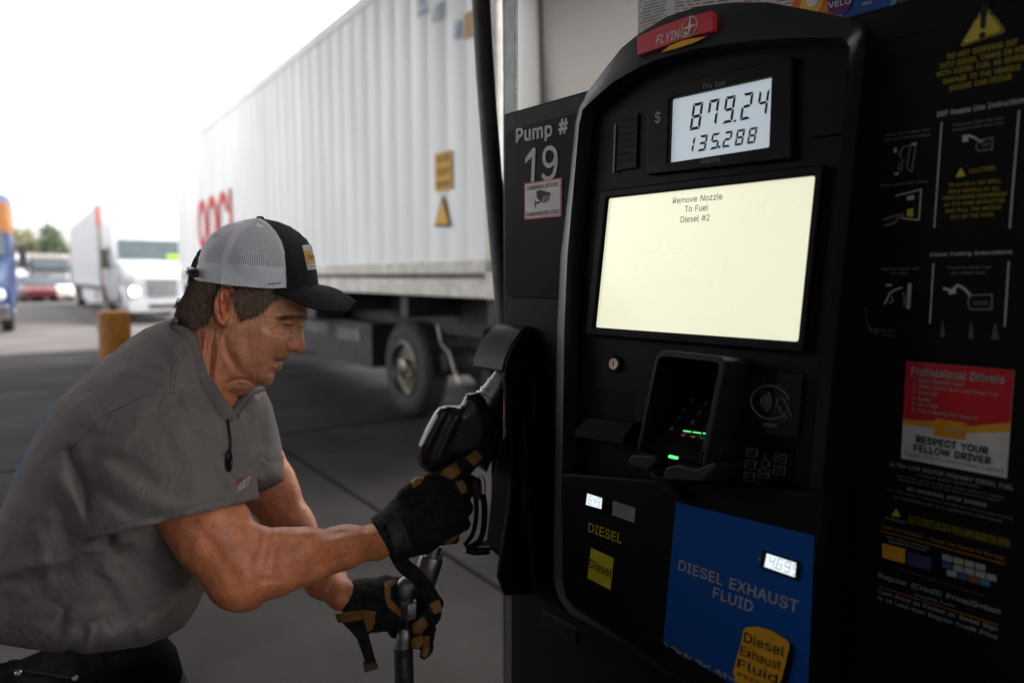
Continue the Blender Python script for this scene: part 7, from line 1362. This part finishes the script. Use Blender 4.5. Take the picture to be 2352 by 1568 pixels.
RC_ = [(nn_([(370, 900, 1.105, 112), (440, 860, 1.125, 112), (500, 830, 1.15, 112)]), 0), (nn_([(500, 880, 1.15, 84), (590, 860, 1.175, 88), (660, 820, 1.195, 80)]), .02), (nn_([(440, 840, 1.14, 86), (540, 770, 1.17, 118), (640, 730, 1.195, 128), (690, 720, 1.21, 118)]), .02),
       (nn_([(530, 680, 1.165, 60), (585, 630, 1.18, 52), (640, 610, 1.20, 46)]), .012),
       (nn_([(650, 630, 1.20, 52), (730, 565, 1.215, 46), (790, 535, 1.23, 42), (850, 488, 1.245, 38)]), .010),
       (nn_([(670, 680, 1.20, 54), (770, 635, 1.215, 44), (800, 650, 1.245, 36), (780, 690, 1.28, 32)]), .008),
       (nn_([(680, 740, 1.20, 54), (768, 715, 1.215, 44), (798, 730, 1.245, 36), (775, 760, 1.28, 32)]), .008),
       (nn_([(670, 810, 1.20, 52), (760, 795, 1.215, 42), (785, 805, 1.245, 34), (765, 825, 1.275, 30)]), .008),
       (nn_([(640, 870, 1.19, 48), (720, 865, 1.21, 36), (740, 868, 1.235, 30), (715, 872, 1.26, 28)]), .008)]
RG = glove('glove', RC_, [(1, [(672, 566), (755, 503), (778, 562), (735, 592)]), (1, [(795, 486), (850, 448), (890, 488), (842, 530)]), (1, [(752, 602), (790, 592), (812, 652), (780, 664)]), (1, [(535, 600), (560, 580), (606, 576), (588, 610), (548, 634)]), (1, [(698, 892), (760, 855), (782, 862), (712, 912)]), (2, [(420, 800), (490, 782), (545, 925), (462, 940)])], 'right glove closed round the nozzle', [([(372, 800), (440, 925), (482, 985)], 3, .0012), ([(415, 798), (495, 780), (548, 930), (458, 945), (415, 798)], 2.5, .0016), ([(400, 770), (450, 860), (480, 960)], 2.5, -.0015), ([(540, 720), (640, 690), (720, 700)], 4, -.0012), ([(560, 800), (660, 780), (740, 770)], 4, -.0012), ([(560, 860), (650, 850)], 4, -.001), ([(500, 690), (470, 760), (480, 820)], 3, -.0012)], cut=((350, 790), (470, 992)))
LC_ = [(nn_([(200, 1165, 1.205, 84), (300, 1175, 1.22, 96)]), 0), (nn_([(300, 1175, 1.22, 84), (380, 1180, 1.235, 108), (450, 1195, 1.25, 96)]), .02), (nn_([(270, 1250, 1.215, 48), (300, 1300, 1.215, 46)]), .02), (nn_([(400, 1255, 1.235, 56), (460, 1265, 1.25, 46)]), .02),
       (nn_([(430, 1110, 1.245, 56), (520, 1110, 1.275, 46), (600, 1130, 1.285, 44), (650, 1190, 1.275, 40), (645, 1250, 1.25, 36)]), .010),
       (nn_([(470, 1200, 1.26, 56), (560, 1200, 1.285, 46), (620, 1225, 1.275, 42), (615, 1265, 1.245, 40), (575, 1300, 1.225, 38)]), .008),
       (nn_([(470, 1270, 1.265, 50), (560, 1290, 1.285, 42), (618, 1310, 1.27, 38), (610, 1345, 1.245, 36), (570, 1370, 1.228, 34)]), .008),
       (nn_([(470, 1310, 1.268, 44), (560, 1350, 1.285, 36), (612, 1362, 1.27, 32), (615, 1400, 1.25, 28), (602, 1430, 1.24, 24)]), .008)]
LG = glove('glove', LC_, [(1, [(412, 1085), (450, 1070), (478, 1078), (440, 1110), (440, 1165), (512, 1240), (505, 1262), (430, 1205), (412, 1150)]), (1, [(540, 1285), (600, 1250), (622, 1290), (590, 1330), (548, 1334)]), (1, [(538, 1352), (595, 1335), (600, 1375), (570, 1412), (540, 1400)]), (1, [(602, 1345), (628, 1340), (626, 1420), (606, 1448), (584, 1432), (598, 1390)]), (1, [(300, 1215), (370, 1225), (360, 1305), (330, 1325)]), (1, [(180, 1232), (300, 1220), (310, 1262), (190, 1284)])], 'left glove gripping the swivel', [([(330, 1100), (350, 1180), (340, 1240)], 3, -.0012), ([(380, 1100), (390, 1200)], 3, -.001)], cut=((236, 1080), (206, 1250)))
def strap(pts, w_, m, part, par, sq=.22):
    b = MB(); b.tube(smooth_line([at_depth(*H3(x, y), z) for x, y, z in pts], 6), w_, m, seg=14, squash=sq); return b.build(part, par)
def rib(b, pts, wd, th, m):                             # flat webbing: faces the viewer side, with thickness
    P = smooth_line([at_depth(*H3(x, y), z) for x, y, z in pts], 6); A_, B_ = [], []
    for i, p in enumerate(P):
        t = P[min(i+1, len(P)-1)]-P[max(i-1, 0)]; t /= np.linalg.norm(t); s_ = np.cross(t, E3); s_ /= np.linalg.norm(s_); n_ = np.cross(s_, t); w2 = wd[0]+(wd[1]-wd[0])*i/(len(P)-1)
        A_.append([p-s_*w2-n_*th, p-s_*w2+n_*th, p+s_*w2+n_*th, p+s_*w2-n_*th])
    vs = [v for a in A_ for v in a]; n = len(A_); b.add(vs, [(i*4+k, i*4+(k+1) % 4, (i+1)*4+(k+1) % 4, (i+1)*4+k) for i in range(n-1) for k in range(4)]+[(3, 2, 1, 0), tuple((n-1)*4+k for k in range(4))], m)
b = MB(); rib(b, [(462, 930, 1.135), (490, 985, 1.135), (520, 1020, 1.145), (560, 1050, 1.155), (615, 1120, 1.16), (650, 1180, 1.162)], (.0125, .0125), .003, gb); rib(b, [(648, 1175, 1.1605), (662, 1210, 1.161), (668, 1228, 1.161)], (.0095, .0070), .0034, gy_); b.build('wrist_strap', RG, bevel=.002)
b = MB(); rib(b, [(183, 1258, 1.205), (240, 1250, 1.20), (305, 1242, 1.20)], (.0085, .0085), .002, gy_); rib(b, [(265, 1270, 1.20), (300, 1330, 1.195), (325, 1400, 1.195), (345, 1470, 1.195)], (.0115, .0085), .002, gb); rib(b, [(335, 1452, 1.1955), (345, 1490, 1.1955), (348, 1506, 1.1955)], (.0112, .0125), .0023, mat('strap_tab', (.06, .045, .03), rough=.7)); b.build('wrist_strap', LG, bevel=.0015)
tl = thing('blocker_truck', 'tall unseen box truck added behind the camera to block light', 'truck', tuple(VF.pt(4, 0, 3)[:2])+(0,))  # unseen dark truck added to keep light off the pump front
b = MB(); b.box(VF, -.7, 16, zb+.2, zb+4.1, 1.3, 4.3, mat('trailer_grey', (.03, .03, .032), rough=.6)); b.build('cargo_box', tl)
if 0: b.box(VF, -5.4, -2.0, zb+.6, zb+3.6, 1.8, 4.2, mat('cab_grey', (.08, .08, .085), rough=.4))
TF = Frame(VF.pt(0, zb, 0), A, (-NV))
for a_ in (2.5, 10.5, 11.8):
    for c_, s_ in ((1.8, -1), (4.25, 1)): wheel(tl, TF, a_, -c_, out=-s_)
b = MB(); b.box(VF, .5, 15, zb+.35, zb+1.0, 1.9, 4.1, steel); b.build('underframe', tl)
